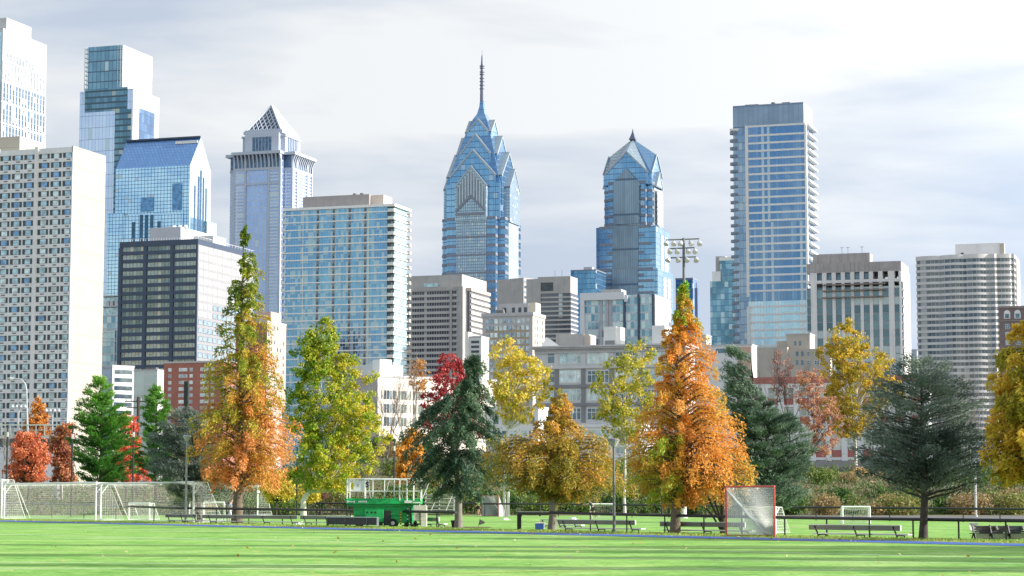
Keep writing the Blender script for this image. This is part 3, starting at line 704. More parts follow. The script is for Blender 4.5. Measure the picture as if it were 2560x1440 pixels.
for i in range(3): x = b.f(1243, 770, 3)[0]+i*1.2; MB().tube([(x, 3, H+.4), (x, 3, H+2.2)], [.8, .3], 8).build('roof_vent', STEEL, b.root)

# --- L: dark balcony slab with concrete top ; sunlit neighbour
b = Bld('apartment_building', 'concrete topped apartment slab with dark strip balconies between the two skyscrapers', 1426, 690, 1150)
W_ = -b.f(1351, 692)[0]; H = b.H; D_ = 14
b.box('tower', glass('dk_strip', (.05, .06, .09), (.12, .13, .17), 2.4, 50, .1, 0, frame=(.1, .1, .12), metal=.5, plight=.1), -W_+.2, -.1, .8, D_, 0, H-8)
b.box('top_wall', GREYC, -W_-1.5, 0, 0, D_, b.f(1400, 733)[1], H); b.fpatch('top_window', P_SHADE, 1352, 707, 1383, 727, .1)
b.box('end_wall', GREYC, -W_-8, -W_+.2, -.2, D_, 0, H-1)
zs = frange(b.f(1400, 745)[1], 3, -11.5/F*1150)
slabs(b, 'floor_slab', mat('slab_grey', (.45, .43, .42), .8), -W_+.3, -.05, .3, D_, zs, .9, .3)
MB().tube([(-6, 4, H), (-6, 4, H+4)], .12, 5).build('antenna', SPM, b.root); MB().tube([(-10, 4, H), (-10, 4, H+3.5)], .12, 5).build('antenna', SPM, b.root)
b = Bld('apartment_building', 'sunlit pale banded facade receding behind the tallest skyscraper', 1309, 694, 1180, 42)
D_ = b.r(1352, 713)[0]; H = b.H
b.box('wall', GREYC, -20, 0, 0, D_, 0, H)
for k in range(18): b.box('window_row', P_DARK if k % 2 else P_MID, -.1, .1, .6, D_-.4, H-3.0-k*2.9, H-1.6-k*2.9)

# --- M: low blue glass slab left of the twin
b = Bld('office_building', 'plain blue glass block at the left foot of the shorter skyscraper', 1490, 676, 1440)
W_ = -b.f(1427, 677)[0]; b.part('tower', MB().box(-W_, 0, 0, 25, 0, b.H), glass('m_glass', (.1, .26, .45), (.16, .34, .55), 3, 3.6, .04, .1, frame=(.06, .15, .3), plight=.05, big=.6))
b.box('roof_edge', LB, -W_-.2, .2, -.2, 25, b.H, b.H+.8)
mech(b, 'roof_unit', ROOF, -W_+8, 4, b.H+.8, 6, 5, 2.2)

# --- N: white framed glass block
b = Bld('office_building', 'glass block with a thick white frame around its left half', 1637, 735, 850)
W_, D_ = extent(b, (1450, 733), (1676, 742)); H = b.H
NG = glass('n_glass', (.1, .22, .34), (.28, .42, .5), 1.5, 3.3, .12, .2, frame=(.45, .5, .56), rough=.12, plight=.4, light=(.55, .66, .68), wav=.2, metal=.6)
b.box('tower', NG, -W_, -.2, .3, D_, 0, H)
b.box('side_facade', glass('n_side', (.4, .46, .46), (.6, .62, .6), 1.6, 3.3, .35, .25, frame=(.72, .72, .7), metal=.3, plight=.1), -.2, .1, .2, D_, 0, H-.3)
x0, z1 = b.f(1450, 733, -1); x1 = b.f(1560, 733, -1)[0]; zf = b.f(1500, 750, -1)[1]; xf = b.f(1460, 760, -1)[0]
mb = MB().box(x0, x1, -1, .4, zf, z1).box(x0, xf, -1, .4, 0, zf).box(x1, x1+1.3, -.7, .4, zf-1, H-.4); x = b.f(1518, 760)[0]; 
b.part('white_frame', mb, mat('frame_white', (.6, .61, .65), .6, 0, .04, .1))
for p in (1502, 1518, 1526): x = b.f(p, 800)[0]; b.box('pier', mat('pier_grey', (.38, .38, .42), .6), x-.6, x+.6, -.2, .35, 0, zf)
for p in (1561, 1597, 1633): x = b.f(p, 800)[0]; b.box('dark_fin', DKMET, x-.45, x+.45, -.35, .35, 0, H)
x0, z1 = b.f(1504, 724, 4); x1 = b.f(1553, 721, 4)[0]; b.box('penthouse', GREYC, x0, x1, 4, 12, H-1, z1)
mech(b, 'roof_unit', WHITE, b.f(1498, 840, -4)[0], -6, 0, 1, 1, 1)

# --- P: tall banded tower on the right
b = Bld('apartment_tower', 'tall banded glass apartment tower with rounded balconies down its left edge', 2012, 306, 900)
W_, D_ = extent(b, (1824, 313), (2035, 318)); H = b.H
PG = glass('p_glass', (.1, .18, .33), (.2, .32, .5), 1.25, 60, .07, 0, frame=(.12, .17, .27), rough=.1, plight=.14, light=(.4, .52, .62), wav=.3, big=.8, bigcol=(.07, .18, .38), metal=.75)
PG2 = glass('p_glass_left', (.12, .2, .34), (.22, .3, .42), 1.6, 3.3, .06, .08, frame=(.16, .22, .32), rough=.15, plight=.1, light=(.4, .48, .54), wav=.2, big=.6, bigcol=(.3, .36, .46))
PG3 = glass('p_glass_low', (.3, .48, .66), (.42, .58, .72), 1.3, 60, .07, 0, frame=(.3, .4, .5), rough=.12, plight=.25, light=(.6, .7, .76), wav=.3, big=.6, bigcol=(.2, .38, .6), metal=.7)
z_br = b.f(1940, 736)[1]; z_br2 = b.f(1940, 752)[1]; xb = b.f(1867, 500)[0]; xl = b.f(1834, 500)[0]
b.box('tower', PG, xb, -.4, .5, D_-.3, z_br2, H-.5); b.box('lower_tower', PG3, xb, -.4, .5, D_-.3, 0, z_br2)
b.box('left_bay', PG2, xl, xb, .3, D_-1, 0, H-.8)
b.box('left_core', P_DARK, -W_+1, xl+.2, 2.2, D_-2, 0, H-2)
BAND = mat('white_band', (.66, .65, .65), .6, 0, .05, .2); BANDS = mat('band_sun', (.78, .78, .74), .6, 0, .04)  # band_sun: band colour brightened for the sunlit side
pitch = 19.9/F*900
z = H-.9; zs = []
first = True
while z > 4:
    zs.append(z); z -= pitch*(1.2 if first else 1); first = False
zs = [q for q in zs if not (z_br2+.5 < q < z_br-1)]
slabs(b, 'floor_band', BAND, xb+.4, -.2, .6, D_-.2, zs, .85, .3)
b.box('frame_edge', BAND, xb-.5, xb+.75, -.05, .7, z_br-.8, H); b.box('frame_edge', BAND, xb-.5, xb+.75, -.05, .7, 0, z_br2-2.2)
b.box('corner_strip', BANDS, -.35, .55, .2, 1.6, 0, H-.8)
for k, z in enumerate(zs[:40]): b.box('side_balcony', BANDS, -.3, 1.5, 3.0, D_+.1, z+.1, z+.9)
zsb = frange(H-3.4, 5, -pitch); pr = MB(); q = []
for i in range(9): t = math.pi*(i/8); q.append((-W_+1.9-2.1*math.sin(t)*1.0-.1, 1.6-1.9*math.cos(t)))
ob = MB().prism(q+[(-W_+3.2, 3.5), (-W_+3.2, -.3)], 0, 1.15).build('balcony', mat('balcony_slate', (.17, .2, .26), .35, .3), b.root)
for i, z in enumerate(zsb):
    o = ob if i == 0 else link_copy(ob)
    o.location = (0, 0, z)
b.box('roof_cap', BAND, -W_, -W_+4, .0, 4, H-2.0, H-1)
x0, z1 = b.f(1832, 264, 2); x1, _ = b.f(2008, 257, 2); y1 = b._local(2030, 281, 'r', x1)[1]; z1 = b.f(1920, 260, 2)[1]
b.box('crown', glass('crown_glass', (.22, .3, .42), (.27, .35, .47), 2.2, 9, .1, .06, frame=(.16, .22, .32), rough=.3, plight=0, wav=.05, metal=.6), x0, x1, 2, y1, H-1, z1)
b.box('crown_side', SUNSIDE, x1, x1+.15, 2.1, y1, H-1, z1+.05)
for (p, w, hh) in ((1862, 6, 1), (1900, 2, .7), (1928, 1.5, 1.4), (1955, 3.4, 1.1)): x = b.f(p, 262, 6)[0]; b.box('roof_unit', STEEL, x, x+w, 6, 9, z1, z1+hh)

# --- Q: blue tower behind it
b = Bld('office_tower', 'narrow blue glass tower half hidden behind the tall banded tower', 1850, 650, 1250)
H = b.H; QG = glass('q_glass', (.08, .2, .32), (.22, .38, .52), 2.4, 3.6, .05, .12, frame=(.12, .24, .36), rough=.1, plight=.1, light=(.42, .56, .62), wav=.2, big=.6)
b.box('tower', QG, b.f(1800, 650)[0], 0, 0, 20, 0, H); x0, z0 = b.f(1775, 704, -2); b.box('lower_tower', QG, x0, 0, -2, 20, 0, z0)
x0, z1 = b.f(1789, 641, 3); b.box('core', GREYC, x0, x0+6, 3, 12, 0, z1); x0, z1 = b.f(1780, 679, -1); b.box('shoulder', CONC, x0, x0+5, -1, 8, 0, z1)
b.box('roof_edge', CONC, b.f(1798, 650)[0], .1, -.1, 12, H, H+2)

# --- R: ribbed concrete tower
b = Bld('hotel_tower', 'ribbed pale concrete hotel tower with dark window columns beside the tall banded tower', 2252, 652, 850)
W_, D_ = extent(b, (2016, 660), (2272, 662)); H = b.H
RG = glass('r_glass', (.07, .12, .17), (.16, .24, .3), 20, 3.3, .0, .14, frame=(.24, .26, .28), rough=.15, plight=.22, light=(.42, .5, .54), wav=.3, big=.4)
b.box('tower', RG, -W_, -.3, .5, D_, 0, H-10); RC = mat('rib_concrete', (.66, .64, .64), .8, 0, .07, .2, streak=.25); RG2 = mat('weathered_top', (.36, .33, .33), .85, 0, .15, .25, streak=.6)
zt = b.f(2100, 694)[1]
mb = MB(); cols = [2037+23.3*i for i in range(10)]
ed = [b.f(c, 750)[0] for c in (2016, 2026, 2042, 2057, 2065, 2080, 2089, 2104, 2112, 2127, 2136, 2151, 2159, 2174, 2183, 2197, 2207, 2221, 2237, 2249)]
# solid stretches
sol = [(2027, 2042), (2057, 2065.5), (2081, 2089), (2104, 2112), (2127.5, 2135.5), (2151, 2159), (2174, 2182), (2197.5, 2206), (2222, 2236), (2248.5, 2253)]
xsol = [(b.f(p, 750)[0], b.f(q_, 750)[0]) for p, q_ in sol]
for x0, x1 in xsol: b.box('rib', RC, x0, min(x1, 0), 0, .6, 0, zt)
b.box('top_wall', RC, -W_, 0, .05, D_, zt-1, H-8.2)
b.box('upper_wall', RG2, -W_, 0, 0.06, D_, H-8.2+4.2, H)
for x0, x1 in xsol: b.box('rib', RC, x0-.2, min(x1+.2, 0), 0.02, D_*.3, H-8.2, H-3.9)
b.box('attic_core', RC, -W_+.5, b.f(2178, 670)[0], 3, D_-3, H-8.4, H-4)
for i, (p, q_) in enumerate(((2043, 2057), (2066, 2081), (2089.5, 2104), (2112.5, 2127), (2136, 2151), (2159.5, 2174))):
    x0, x1 = b.f(p, 670)[0], b.f(q_, 670)[0]; b.win('f', x0, H-8.0, x1-x0, 3.9, .9, 'dkd')
b.finish()
for py in (708, 723, 740): 
    x0 = b.f(2056, py, -1.2)[0]; x1, z = b.f(2212, py, -1.2); b.box('scaffold_rail', mat('scaffold_brown', (.2, .17, .16), .8), x0, x1, -1.4, -.1, z-.25, z+.25)
b.box('side_wall', mat('rib_sun', (.74, .72, .68), .8, 0, .05), -.2, .3, 3.6, D_, 0, H-3); b.box('side_window_column', P_DARK, -.2, .15, 1.2, 3.4, 0, H-9)  # rib_sun: paler rib concrete, its sunlight painted in
for k in range(22): b.box('balcony', RC, 0, .9, 1, 3.6, H-12-k*3.35, H-11.1-k*3.35)
x0, z1 = b.f(2032, 637, 8); x1, _ = b.f(2174, 631, 8); b.box('penthouse', RG2, x0, x1, 8, 17, H-1, (z1+_)/2)
for p in (2105, 2120, 2155): x = b.f(p, 630, 9)[0]; MB().tube([(x, 9, z1-1), (x, 9, z1+3)], .09, 5).bar((x-.8, 9, z1+2.6), (x+.8, 9, z1+2.6), .12).build('antenna', SPM, b.root)

# --- S: undulating tower at the right
b = Bld('apartment_tower', 'pale apartment tower with gently curved window bands near the right edge', 2533, 634, 950)
W_, D_ = extent(b, (2291, 653), (2543, 638)); D_ = max(D_, 12); H = b.H
def wavy(o, W_=W_, D_=D_):
    p = []
    for i in range(49):
        t = i/48; x = -W_+W_*t; bump = 2.4*math.sin(math.pi*t)**2+1.3*abs(math.sin(math.pi*t*4))**.8*(1 if t < .96 else .3)-1.0*(t > .82)
        p.append((x, -bump-o))
    p[0] = (p[0][0]-o, p[0][1]); p[-1] = (p[-1][0]+o, p[-1][1])
    return p+[(o, D_+o), (-W_-o, D_+o)]
SG = glass('s_glass', (.06, .09, .13), (.16, .2, .25), 1.9, 60, .13, 0, frame=(.3, .3, .3), rough=.2, plight=.12, light=(.45, .47, .45), wav=.3, big=.5, bigcol=(.2, .2, .19), metal=.35)
b.part('tower', MB().prism(wavy(0), 0, H-.5), SG)
SB = mat('s_band', (.6, .58, .57), .75, 0, .08, .2)
zs = frange(H-1.9, 3, -15.4/F*950); band = None
for i, z in enumerate(zs):
    if band is None: band = MB().prism(wavy(.3), 0, 1.15).build('floor_band', SB, b.root)
    else: band = link_copy(band)
    band.location = (0, 0, z); band.scale = (1, 1, 1.0 if i else 1.7)
x0, z1 = b.f(2388, 617, 7); x1, z2 = b.f(2500, 604, 7); b.box('penthouse', RC, x0, x1, 7, 12, H-1, (z1+z2)/2+.3); b.box('penthouse_side', CREAM, x1, x1+1.8, 6.5, 11.5, H-1, (z1+z2)/2)
x = b.f(2402, 622, 7)[0]; b.box('louvre', P_SHADE, x, x+1.2, 6.9, 7.1, H+1, H+2)
b.box('corner_pier', mat('rib_sun', ()), -.2, 1, D_*.3, D_, 0, H-1)
# --- T: brown brick building, right edge
b = Bld('apartment_building', 'dark brown brick building with white arched windows at right edge', 2640, 766, 650)
W_ = -b.f(2497, 766)[0]; H = b.H; b.box('wall', BROWNB, -W_, 0, 0, 14, 0, H); b.box('parapet', mat('brown_trim', (.26, .22, .22), .8), -W_-.2, .2, -.25, 14, H-.2, H+.5)
b.box('belt_course', mat('brown_trim', ()), -W_-.1, .1, -.15, .2, H-4.2, H-3.9)
for i in range(6):
    xc = b.f(2518+26*i, 800)[0]
    mb = MB(); mb.box(xc-.95, xc+.95, -.08, .1, H-3.4, H-1.7); q = [(xc+.95*math.cos(math.pi*j/8), H-1.7+.95*math.sin(math.pi*j/8)) for j in range(9)]
    mb.face([(x, -.08, z) for x, z in q][::-1]); b.part('arched_window', mb, FR_WH)
    b.box('window_glass', P_DARK, xc-.6, xc+.6, -.14, 0, H-3.2, H-1.9)
    for k in range(9): b.win('f', xc-.65, H-6.6-k*2.5, 1.3, 1.55, 0, 'fr'+rnd.choice('lmd'))
b.finish()

# --- thin far towers
b = Bld('office_building', 'small blue glass tower top right of the shorter skyscraper', 1732, 698, 1600); W_ = -b.f(1689, 700)[0]
b.part('tower', MB().box(-W_, 0, 0, 20, 0, b.H), glass('far_blue', (.08, .2, .38), (.16, .3, .5), 3, 4, .05, .12, frame=(.1, .2, .35), plight=.05))
b.box('roof_edge', LB, -W_-.2, .2, -.2, 20, b.H, b.H+1.2)
b = Bld('mast', 'slim dark mast right of the small blue tower', 1740, 720, 1500, cat='mast'); MB().box(-1, 1, 0, 2, 0, b.H).box(-.3, .3, .7, 1.3, b.H, b.H+4).build('pole', SPM, b.root)
b = Bld('office_building', 'slim glass block squeezed between the cream tower and the dark block', 300, 737, 900); W_ = -b.f(250, 737)[0]; H = b.H
b.box('tower', glass('x0_glass', (.1, .2, .32), (.3, .42, .5), 2, 3.3, .06, .1, frame=(.5, .55, .6), plight=.3, light=(.55, .66, .7)), -W_, 0, 0, 15, 0, H-9)
slabs(b, 'floor_slab', BAND, -W_, 0, 0, 15, [H-9-5.5*k for k in range(1, 5)]+[H-.5, H-5, H-9], .45, .3)
b.box('upper_storey', P_MID, -W_+1, -1, 2, 12, H-9, H-.6)
for p in (262, 272, 284): x = b.f(p, 737)[0]; b.box('roof_unit', WPANEL, x, x+1.5, 1, 3, H-4.4, H-2.4)
x = b.f(288, 800)[0]; b.box('white_frame', WHITE, x-.2, x+.25, -.5, 0, 0, H-16); b.box('white_frame', WHITE, -W_, x+.25, -.55, 0, H-16, H-15.4)

# --- low rise in front of the towers
def lowrise(name, label, pc, py, Y, pL, pR, wallm, sidem=None, rows=(), al=18, key='m', roof=ROOF, cols=None, h_=1.6, w_=1.6, side=True, cat='building', edge=.5):
    b = Bld(name, label, pc, py, Y, al, cat); W_ = -b.f(*pL)[0]; D_ = max(6, b.r(*pR)[0]); H = b.H
    b.box('wall', wallm, -W_, -.15, 0, D_, 0, H); b.box('side_wall', sidem or wallm, -.15, .05, .02, D_+.05, 0, H-.02)
    if edge: b.box('parapet', roof, -W_-.15, .2, -.15, D_+.2, H-.05, H+edge)
    for pz in rows:
        z = b.f(pc-10, pz)[1]
        for p in (cols or []):
            x = b.f(p, pz)[0]; b.win('f', x-w_/2, z-h_/2, w_, h_, 0, rnd.choice(key) if len(key) > 1 and not key.startswith(('fr', 'dk', 'bi')) else key)
        if side:
            n = int(D_/(w_*2.2))
            for i in range(n): b.win('r', D_*(i+.25)/n, z-h_/2, w_, h_, .05, 'm')
    return b, W_, D_, H
PALEW = mat('pale_wall', (.6, .6, .6), .7, 0, .05, .3); SUNW = mat('sun_wall', (.72, .7, .66), .7, 0, .05, .3)  # sun_wall: pale wall made lighter and warmer, sunlight in the colour
b, W_, D_, H = lowrise('office_building', 'small white office with rows of narrow windows beside the cream tower', 281, 916, 700, (250, 916), (335, 922), glass('small_grey', (.2, .28, .34), (.3, .38, .44), 3, 3.4, .05, .1, plight=.1), WPANEL, (), al=50)
for k in range(7):
    for i in range(14): b.win('r', .8+i*(D_-1.4)/14, H-2.4-k*2.7, .45, 1.4, .06, 'd')
b.finish()
b, W_, D_, H = lowrise('office_building', 'low grey green glass office right of the white one', 393, 927, 690, (335, 928), (409, 932), glass('green_grey', (.38, .45, .45), (.46, .54, .54), 5, 3.2, .03, .1, frame=(.5, .55, .55), rough=.3, plight=.05, metal=.4), WPANEL)
mech(b, 'roof_unit', STEEL, -5, 1, H+.5, 4, 2, .7, 4)
b, W_, D_, H = lowrise('apartment_building', 'low red brick apartment block with white framed windows', 560, 905, 640, (410, 909), (590, 910), BRICK, None, (), cols=())
for k in range(9):
    for i in range(7):
        x = -W_+1.5+i*3.6; w = 2.8 if i % 2 else 1.1; b.win('f', x, H-2.6-k*1.95, w, 1.05, 0, rnd.choice(('w', 'frl', 'frm')))
b.finish()
b, W_, D_, H = lowrise('apartment_building', 'pinkish brick block showing between the tall larch and the glass tower', 668, 805, 760, (590, 800), (715, 812), BRICK, mat('pink_brick', (.52, .37, .32), .8, 0, .08, .4), (), cols=())
for k in range(14):
    for i in range(6): b.win('r', .8+i*D_/6.4, H-2.4-k*2.6, 1.1, 1.4, .05, rnd.choice('wml'))
b.finish(); b.box('penthouse', mat('pink_brick', ()), -6, 0, 3, 12, H, H+4)
# white low building behind the left-centre trees
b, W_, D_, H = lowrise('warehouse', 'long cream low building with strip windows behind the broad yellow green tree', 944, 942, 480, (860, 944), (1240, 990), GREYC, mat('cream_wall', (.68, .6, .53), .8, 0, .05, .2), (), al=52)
for pz in (988, 1022, 1055):
    z = b.r(970, pz)[1]
    for i in range(40): b.win('r', 1.0+i*(D_-2)/40, z-.9, .62 if i % 5 else .2, 2.0, .05, 'd' if i % 3 else 'm')
b.finish('strip_window')
x, z = b.f(900, 925, 4); b.box('roof_block', PALEW, x-4, x+6, 4, 12, H, z+1)
for (p, q_, w) in ((930, 897, 3.2), (975, 925, 3)):
    y, z = b.r(p, q_, -2); b.box('roof_unit', WHITE, -5, -2, max(2, y), max(2, y)+w, H, z)
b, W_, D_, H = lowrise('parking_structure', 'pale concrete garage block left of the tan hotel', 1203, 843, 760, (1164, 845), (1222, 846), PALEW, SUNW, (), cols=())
for k in range(9): b.fpatch('opening', P_SHADE, 1178, 852+k*12, 1198, 858+k*12, .05)
b.box('stair_tower', SUNW, b.f(1164, 845)[0], b.f(1172, 845)[0], -.5, 4, 0, H+2)
# O: classic grey industrial building
b = Bld('office_building', 'grey classical loft building with large white gridded windows and a dentil cornice', 1705, 858, 450)
W_ = -b.f(1338, 858)[0]; H = b.H; D_ = 12; OG = mat('warm_grey_stone', (.56, .55, .56), .8, 0, .07, .3); ODK = mat('grey_dark_stone', (.22, .22, .23), .7)
b.box('wall', OG, -W_, 0, .3, D_, 0, H-.4)
mb = MB().box(-W_-.9, .9, -.9, D_, H-.35, H).box(-W_-.6, .6, -.6, D_, H-.7, H-.38).box(-W_-.2, .2, -.05, D_, H-1.6, H-.72); b.part('cornice', mb, mat('cornice_grey', (.5, .49, .5), .7))
mb = MB()
for i in range(int(W_/.5)): mb.box(-W_+i*.5, -W_+i*.5+.22, -.4, -.04, H-1.05, H-.75)
b.part('dentils', mb, mat('cornice_grey', ()))
cent = [1425.5, 1495.5, 1565, 1635]
for i, p in enumerate([1378]+cent):
    for j, (t, bt) in enumerate(((880, 909), (926, 957), (973, 1001), (1020, 1050), (1068, 1098))):
        hw = 27.5 if i else 8
        x0, z1 = b.f(p-hw, t, .3); x1, z0 = b.f(p+hw, bt, .3)
        b.win('f', x0, z0, x1-x0, z1-z0, .3, 'big'+rnd.choice('mld'))
b.finish()
for i, p in enumerate((1392, 1458.5, 1529.5, 1600, 1672)):
    x = b.f(p, 940, .3)[0]; b.box('pilaster', ODK, x-.45, x+.45, .05, .4, 0, b.f(1500, 922, .3)[1]); b.box('pilaster', OG, x-.5, x+.5, .1, .4, b.f(1500, 916, .3)[1], H-1.7)
for py, m_ in ((964, ODK), (1010, ODK), (916, OG), (1060, OG)): z = b.f(1500, py)[1]; b.box('belt_course', m_, -W_-.1, .1, -.12, .4, z-.35, z+.3)
x0, z1 = b.f(1390, 836, 8); x1 = b.f(1459, 836, 8)[0]; b.box('penthouse', GREYC, x0, x1, 8, 14, H-.2, z1); b.box('penthouse_side', BEIGE, x1, x1+1.2, 8.2, 13.8, H-.2, z1-.1)
x0, z1 = b.f(1509, 817, 6); x1 = b.f(1540, 817, 6)[0]; b.box('roof_tower', PALEW, x0, x1, 6, 10, H-.2, z1); b.box('louvre', ODK, x0+.3, x1-.3, 5.9, 6.1, H+.1, H+1.4); b.box('roof_tower_side', SUNW, x1, x1+1.0, 6.2, 9.8, H-.2, z1-.1)
x0, z1 = b.f(1630, 814, 6); x1 = b.f(1662, 814, 6)[0]; b.box('roof_block', PALEW, x0, x1, 6, 12, H-.2, z1)
mb = MB(); x0, z1 = b.f(1352, 847, 5); x1 = b.f(1394, 856, 5)[0]; mb.face([(x0, 5, H), (x1+1, 5, H), (x1-2.2, 5, z1+.2), (x0+1.2, 5, z1+.3)]); mb.face([(x0+1.2, 5, z1+.3), (x1-2.2, 5, z1+.2), (x1-2.2, 12, z1+.2), (x0+1.2, 12, z1+.3)]); b.part('skylight', mb, WHITE)
# light roof structure in front (white wall behind the yellow trees)
b, W_, D_, H = lowrise('warehouse', 'low white shed behind the yellow tree in the middle', 1345, 1022, 400, (1215, 1026), (1362, 1024), SUNW, SUNW, (1050, 1085), cols=(1240, 1262, 1284, 1310, 1330), key='dm', w_=1.0, h_=1.3, roof=mat('roof_white', (.72, .72, .74), .6)); b.finish()
b, W_, D_, H = lowrise('warehouse', 'white roofed low terminal building between the two orange trees', 1600, 1066, 330, (1400, 1060), (1640, 1070), SUNW, SUNW, (1082, 1100, 1125, 1150), cols=[1405+10*i for i in range(19)], key='mlm', w_=.45, h_=.9, roof=mat('roof_white', ()), edge=.4); b.finish()
# U: beige blocks right
b, W_, D_, H = lowrise('apartment_building', 'beige stepped block in front of the tall banded tower', 2024, 835, 620, (1966, 837), (2036, 838), mat('beige_brick', (.4, .36, .32), .9, 0, .07, .3), BEIGE, (858, 880, 902), cols=(1988, 2000), key='ds', w_=.6, h_=1.3, side=False, edge=.3); b.finish()
b.box('lower_wing', mat('beige_brick', ()), b.f(1941, 850)[0], -W_+.5, .5, 10, 0, b.f(1950, 852)[1])
b.box('front_wing', mat('beige_brick', ()), b.f(1889, 868, -3)[0], b.f(1968, 868, -3)[0], -3, 1, 0, b.f(1930, 868, -3)[1])
b.box('right_wing', mat('beige_brick', ()), b.f(1968, 880, -2.5)[0], b.f(2075, 880, -2.5)[0], -2.5, 1, 0, b.f(2030, 872, -2.5)[1])
for p in (1990, 2003, 2018, 2036): 
    for pz in (890, 912): x, z = b.f(p, pz, -2.5); b.win('f', x, z, .7 if p < 2030 else 1.5, 1.3, -2.5, 'frd' if p > 2010 else 'd')
b.w = b.w[-8:]; b.finish()
b, W_, D_, H = lowrise('office_building', 'peach panelled stair block with a bright sunlit edge', 1879, 862, 520, (1762, 862), (1889, 864), PALEW, mat('sun_edge', (.8, .77, .72), .6), (), cols=(), edge=.2)  # sun_edge: side wall coloured brighter as its lit face
for (t, bt) in ((868, 882), (898, 940)): b.fpatch('peach_panel', mat('peach_panel', (.48, .3, .24), .7, 0, .05, .3), 1846, t, 1877, bt, .08)
b.fpatch('dark_windows', P_DARK, 1790, 872, 1822, 882, .06)
# small white blocks above the orange tree
b, W_, D_, H = lowrise('office_building', 'small white block peeking right of the tall orange tree', 1765, 838, 560, (1720, 838), (1776, 842), WPANEL, SUNW, (), cols=(), edge=.2)
b = lowrise('office_building', 'distant pale block far down the street between the right towers', 2292, 875, 1300, (2276, 873), (2300, 878), mat('far_grey', (.42, .45, .52), .8), None, (), cols=())[0]
b = lowrise('office_building', 'distant blue grey block in the gap left of the tall banded tower', 1776, 850, 1700, (1745, 848), (1790, 852), mat('far_grey', ()), None, (), cols=())[0]
# V: red and white building behind the bank on the right
b = Bld('warehouse', 'white piered building with red spandrels and red roof edge behind the bank', 2310, 953, 360)
W_ = -b.f(1835, 938)[0]; H = b.H; D_ = 10; VW = mat('v_white', (.66, .65, .64), .7, 0, .05, .3)
zr = b.f(2100, 940)[1]; H = zr
b.box('wall', glass('v_glass', (.2, .24, .25), (.5, .54, .52), 1.1, 1.3, .14, .14, frame=(.62, .62, .6), rough=.2, plight=.3, light=(.6, .62, .58), wav=.2, metal=.3), -W_, 0, .3, D_, 0, H-1)
b.box('red_parapet', REDP, -W_-.2, .2, -.2, D_, H-1.1, H); b.box('white_beam', VW, -W_, 0, -.05, .5, H-1.9, H-1.12)
for (t, bt) in ((994, 1010), (1040, 1058), (1125, 1143)):
    z1 = b.f(2100, t)[1]; z0 = b.f(2100, bt)[1]; b.box('red_spandrel', REDP, -W_, 0, .1, .5, z0, z1)
    b.box('white_beam', VW, -W_, 0, .02, .5, z0-.45, z0-.01)
for i in range(13): x = -W_*i/12; b.box('pier', VW, x-.5, x+.5, -.1, .5, 0, H-1.15)
b.box('dock_level', mat('dock_grey', (.24, .23, .23), .8, 0, .1, .5), -W_, 0, -2, .3, 0, b.f(2100, 1152, -2)[1])
for i in range(12):
    x = -W_*i/12-1; b.box('dock_louvre', mat('dock_dark', (.11, .11, .11), .7), x-2.4, x-.2, -2.1, -1.9, b.f(2100, 1182, -2)[1], b.f(2100, 1168, -2)[1])
b = Bld('garage', 'plain grey low garage behind the orange tree at the right edge', 2640, 1155, 330); b.box('wall', mat('garage_grey', (.42, .42, .44), .8), -16, 0, 0, 12, 0, b.H)
b.box('window', FR_WH, b.f(2508, 1190)[0], b.f(2544, 1190)[0], -.1, .1, b.f(2520, 1212)[1], b.f(2520, 1192)[1]); b.box('window_glass', P_DARK, b.f(2511, 1190)[0], b.f(2541, 1190)[0], -.14, .0, b.f(2520, 1208)[1], b.f(2520, 1196)[1])
# ------------------------------------------------------------------ ground, fields, bank
def L0(t, off=0.0, z=0.0):
    """a point on the blue field edge: t metres along it (towards the camera, rightwards), off metres beyond it"""
    d = (0.561, -0.828); n = (0.828, 0.561)
    return (-33.4+d[0]*t+n[0]*off, 138.5+d[1]*t+n[1]*off, z)
def grass_mat(name, c1, c2, c3, s=1.0, bump=0.3, stripe=False):
    m, g, b, out = new_mat(name); tc = g.add('ShaderNodeTexCoord'); o = tc.outputs['Object']
    n1 = g.add('ShaderNodeTexNoise', i_Vector=o, i_Scale=0.3*s, i_Detail=6.0, i_Roughness=.7)
    n2 = g.add('ShaderNodeTexNoise', i_Vector=o, i_Scale=7.0*s, i_Detail=3.0, i_Roughness=.7)
    c = g.ramp(n1.outputs[0], [(.38, c1), (.5, c2), (.61, c3)])
    c = g.mix(g.math('MULTIPLY', g.ramp(n2.outputs[0], [(.42, 0.0), (.62, 1.0)]), .6), c, tuple(x*.5 for x in c1))
    n5 = g.add('ShaderNodeTexNoise', i_Vector=o, i_Scale=1.7*s, i_Detail=5.0, i_Roughness=.75)
    c = g.mix(g.math('MULTIPLY', g.ramp(n5.outputs[0], [(.45, 0.0), (.62, 1.0)]), .45), c, tuple(min(1, x*1.25) for x in c3))
    n4 = g.add('ShaderNodeTexNoise', i_Vector=o, i_Scale=55.0*s, i_Detail=2.0)
    c = g.mix(g.math('MULTIPLY', g.ramp(n4.outputs[0], [(.5, 0.0), (.75, 1.0)]), .35), c, tuple(min(1, x*1.5) for x in c3))
    g.l.new(c, b.inputs['Base Color']); b.inputs['Roughness'].default_value = .85; b.inputs['Specular IOR Level'].default_value = .2
    bp = g.add('ShaderNodeBump', i_Height=n2.outputs[0], i_Strength=bump, i_Distance=.06); g.l.new(bp.outputs[0], b.inputs['Normal'])
    return m
def struct(name, mb, m, **k): return tag(mb.build(name, m, **k), kind='structure')
def sheet(name, pts, m): mb = MB(); mb.face(pts); return struct(name, mb, m)
TURF = grass_mat('turf', (.075, .255, .026), (.165, .365, .048), (.3, .455, .13))
LAWN = grass_mat('lawn', (.12, .22, .04), (.2, .28, .06), (.3, .29, .1))
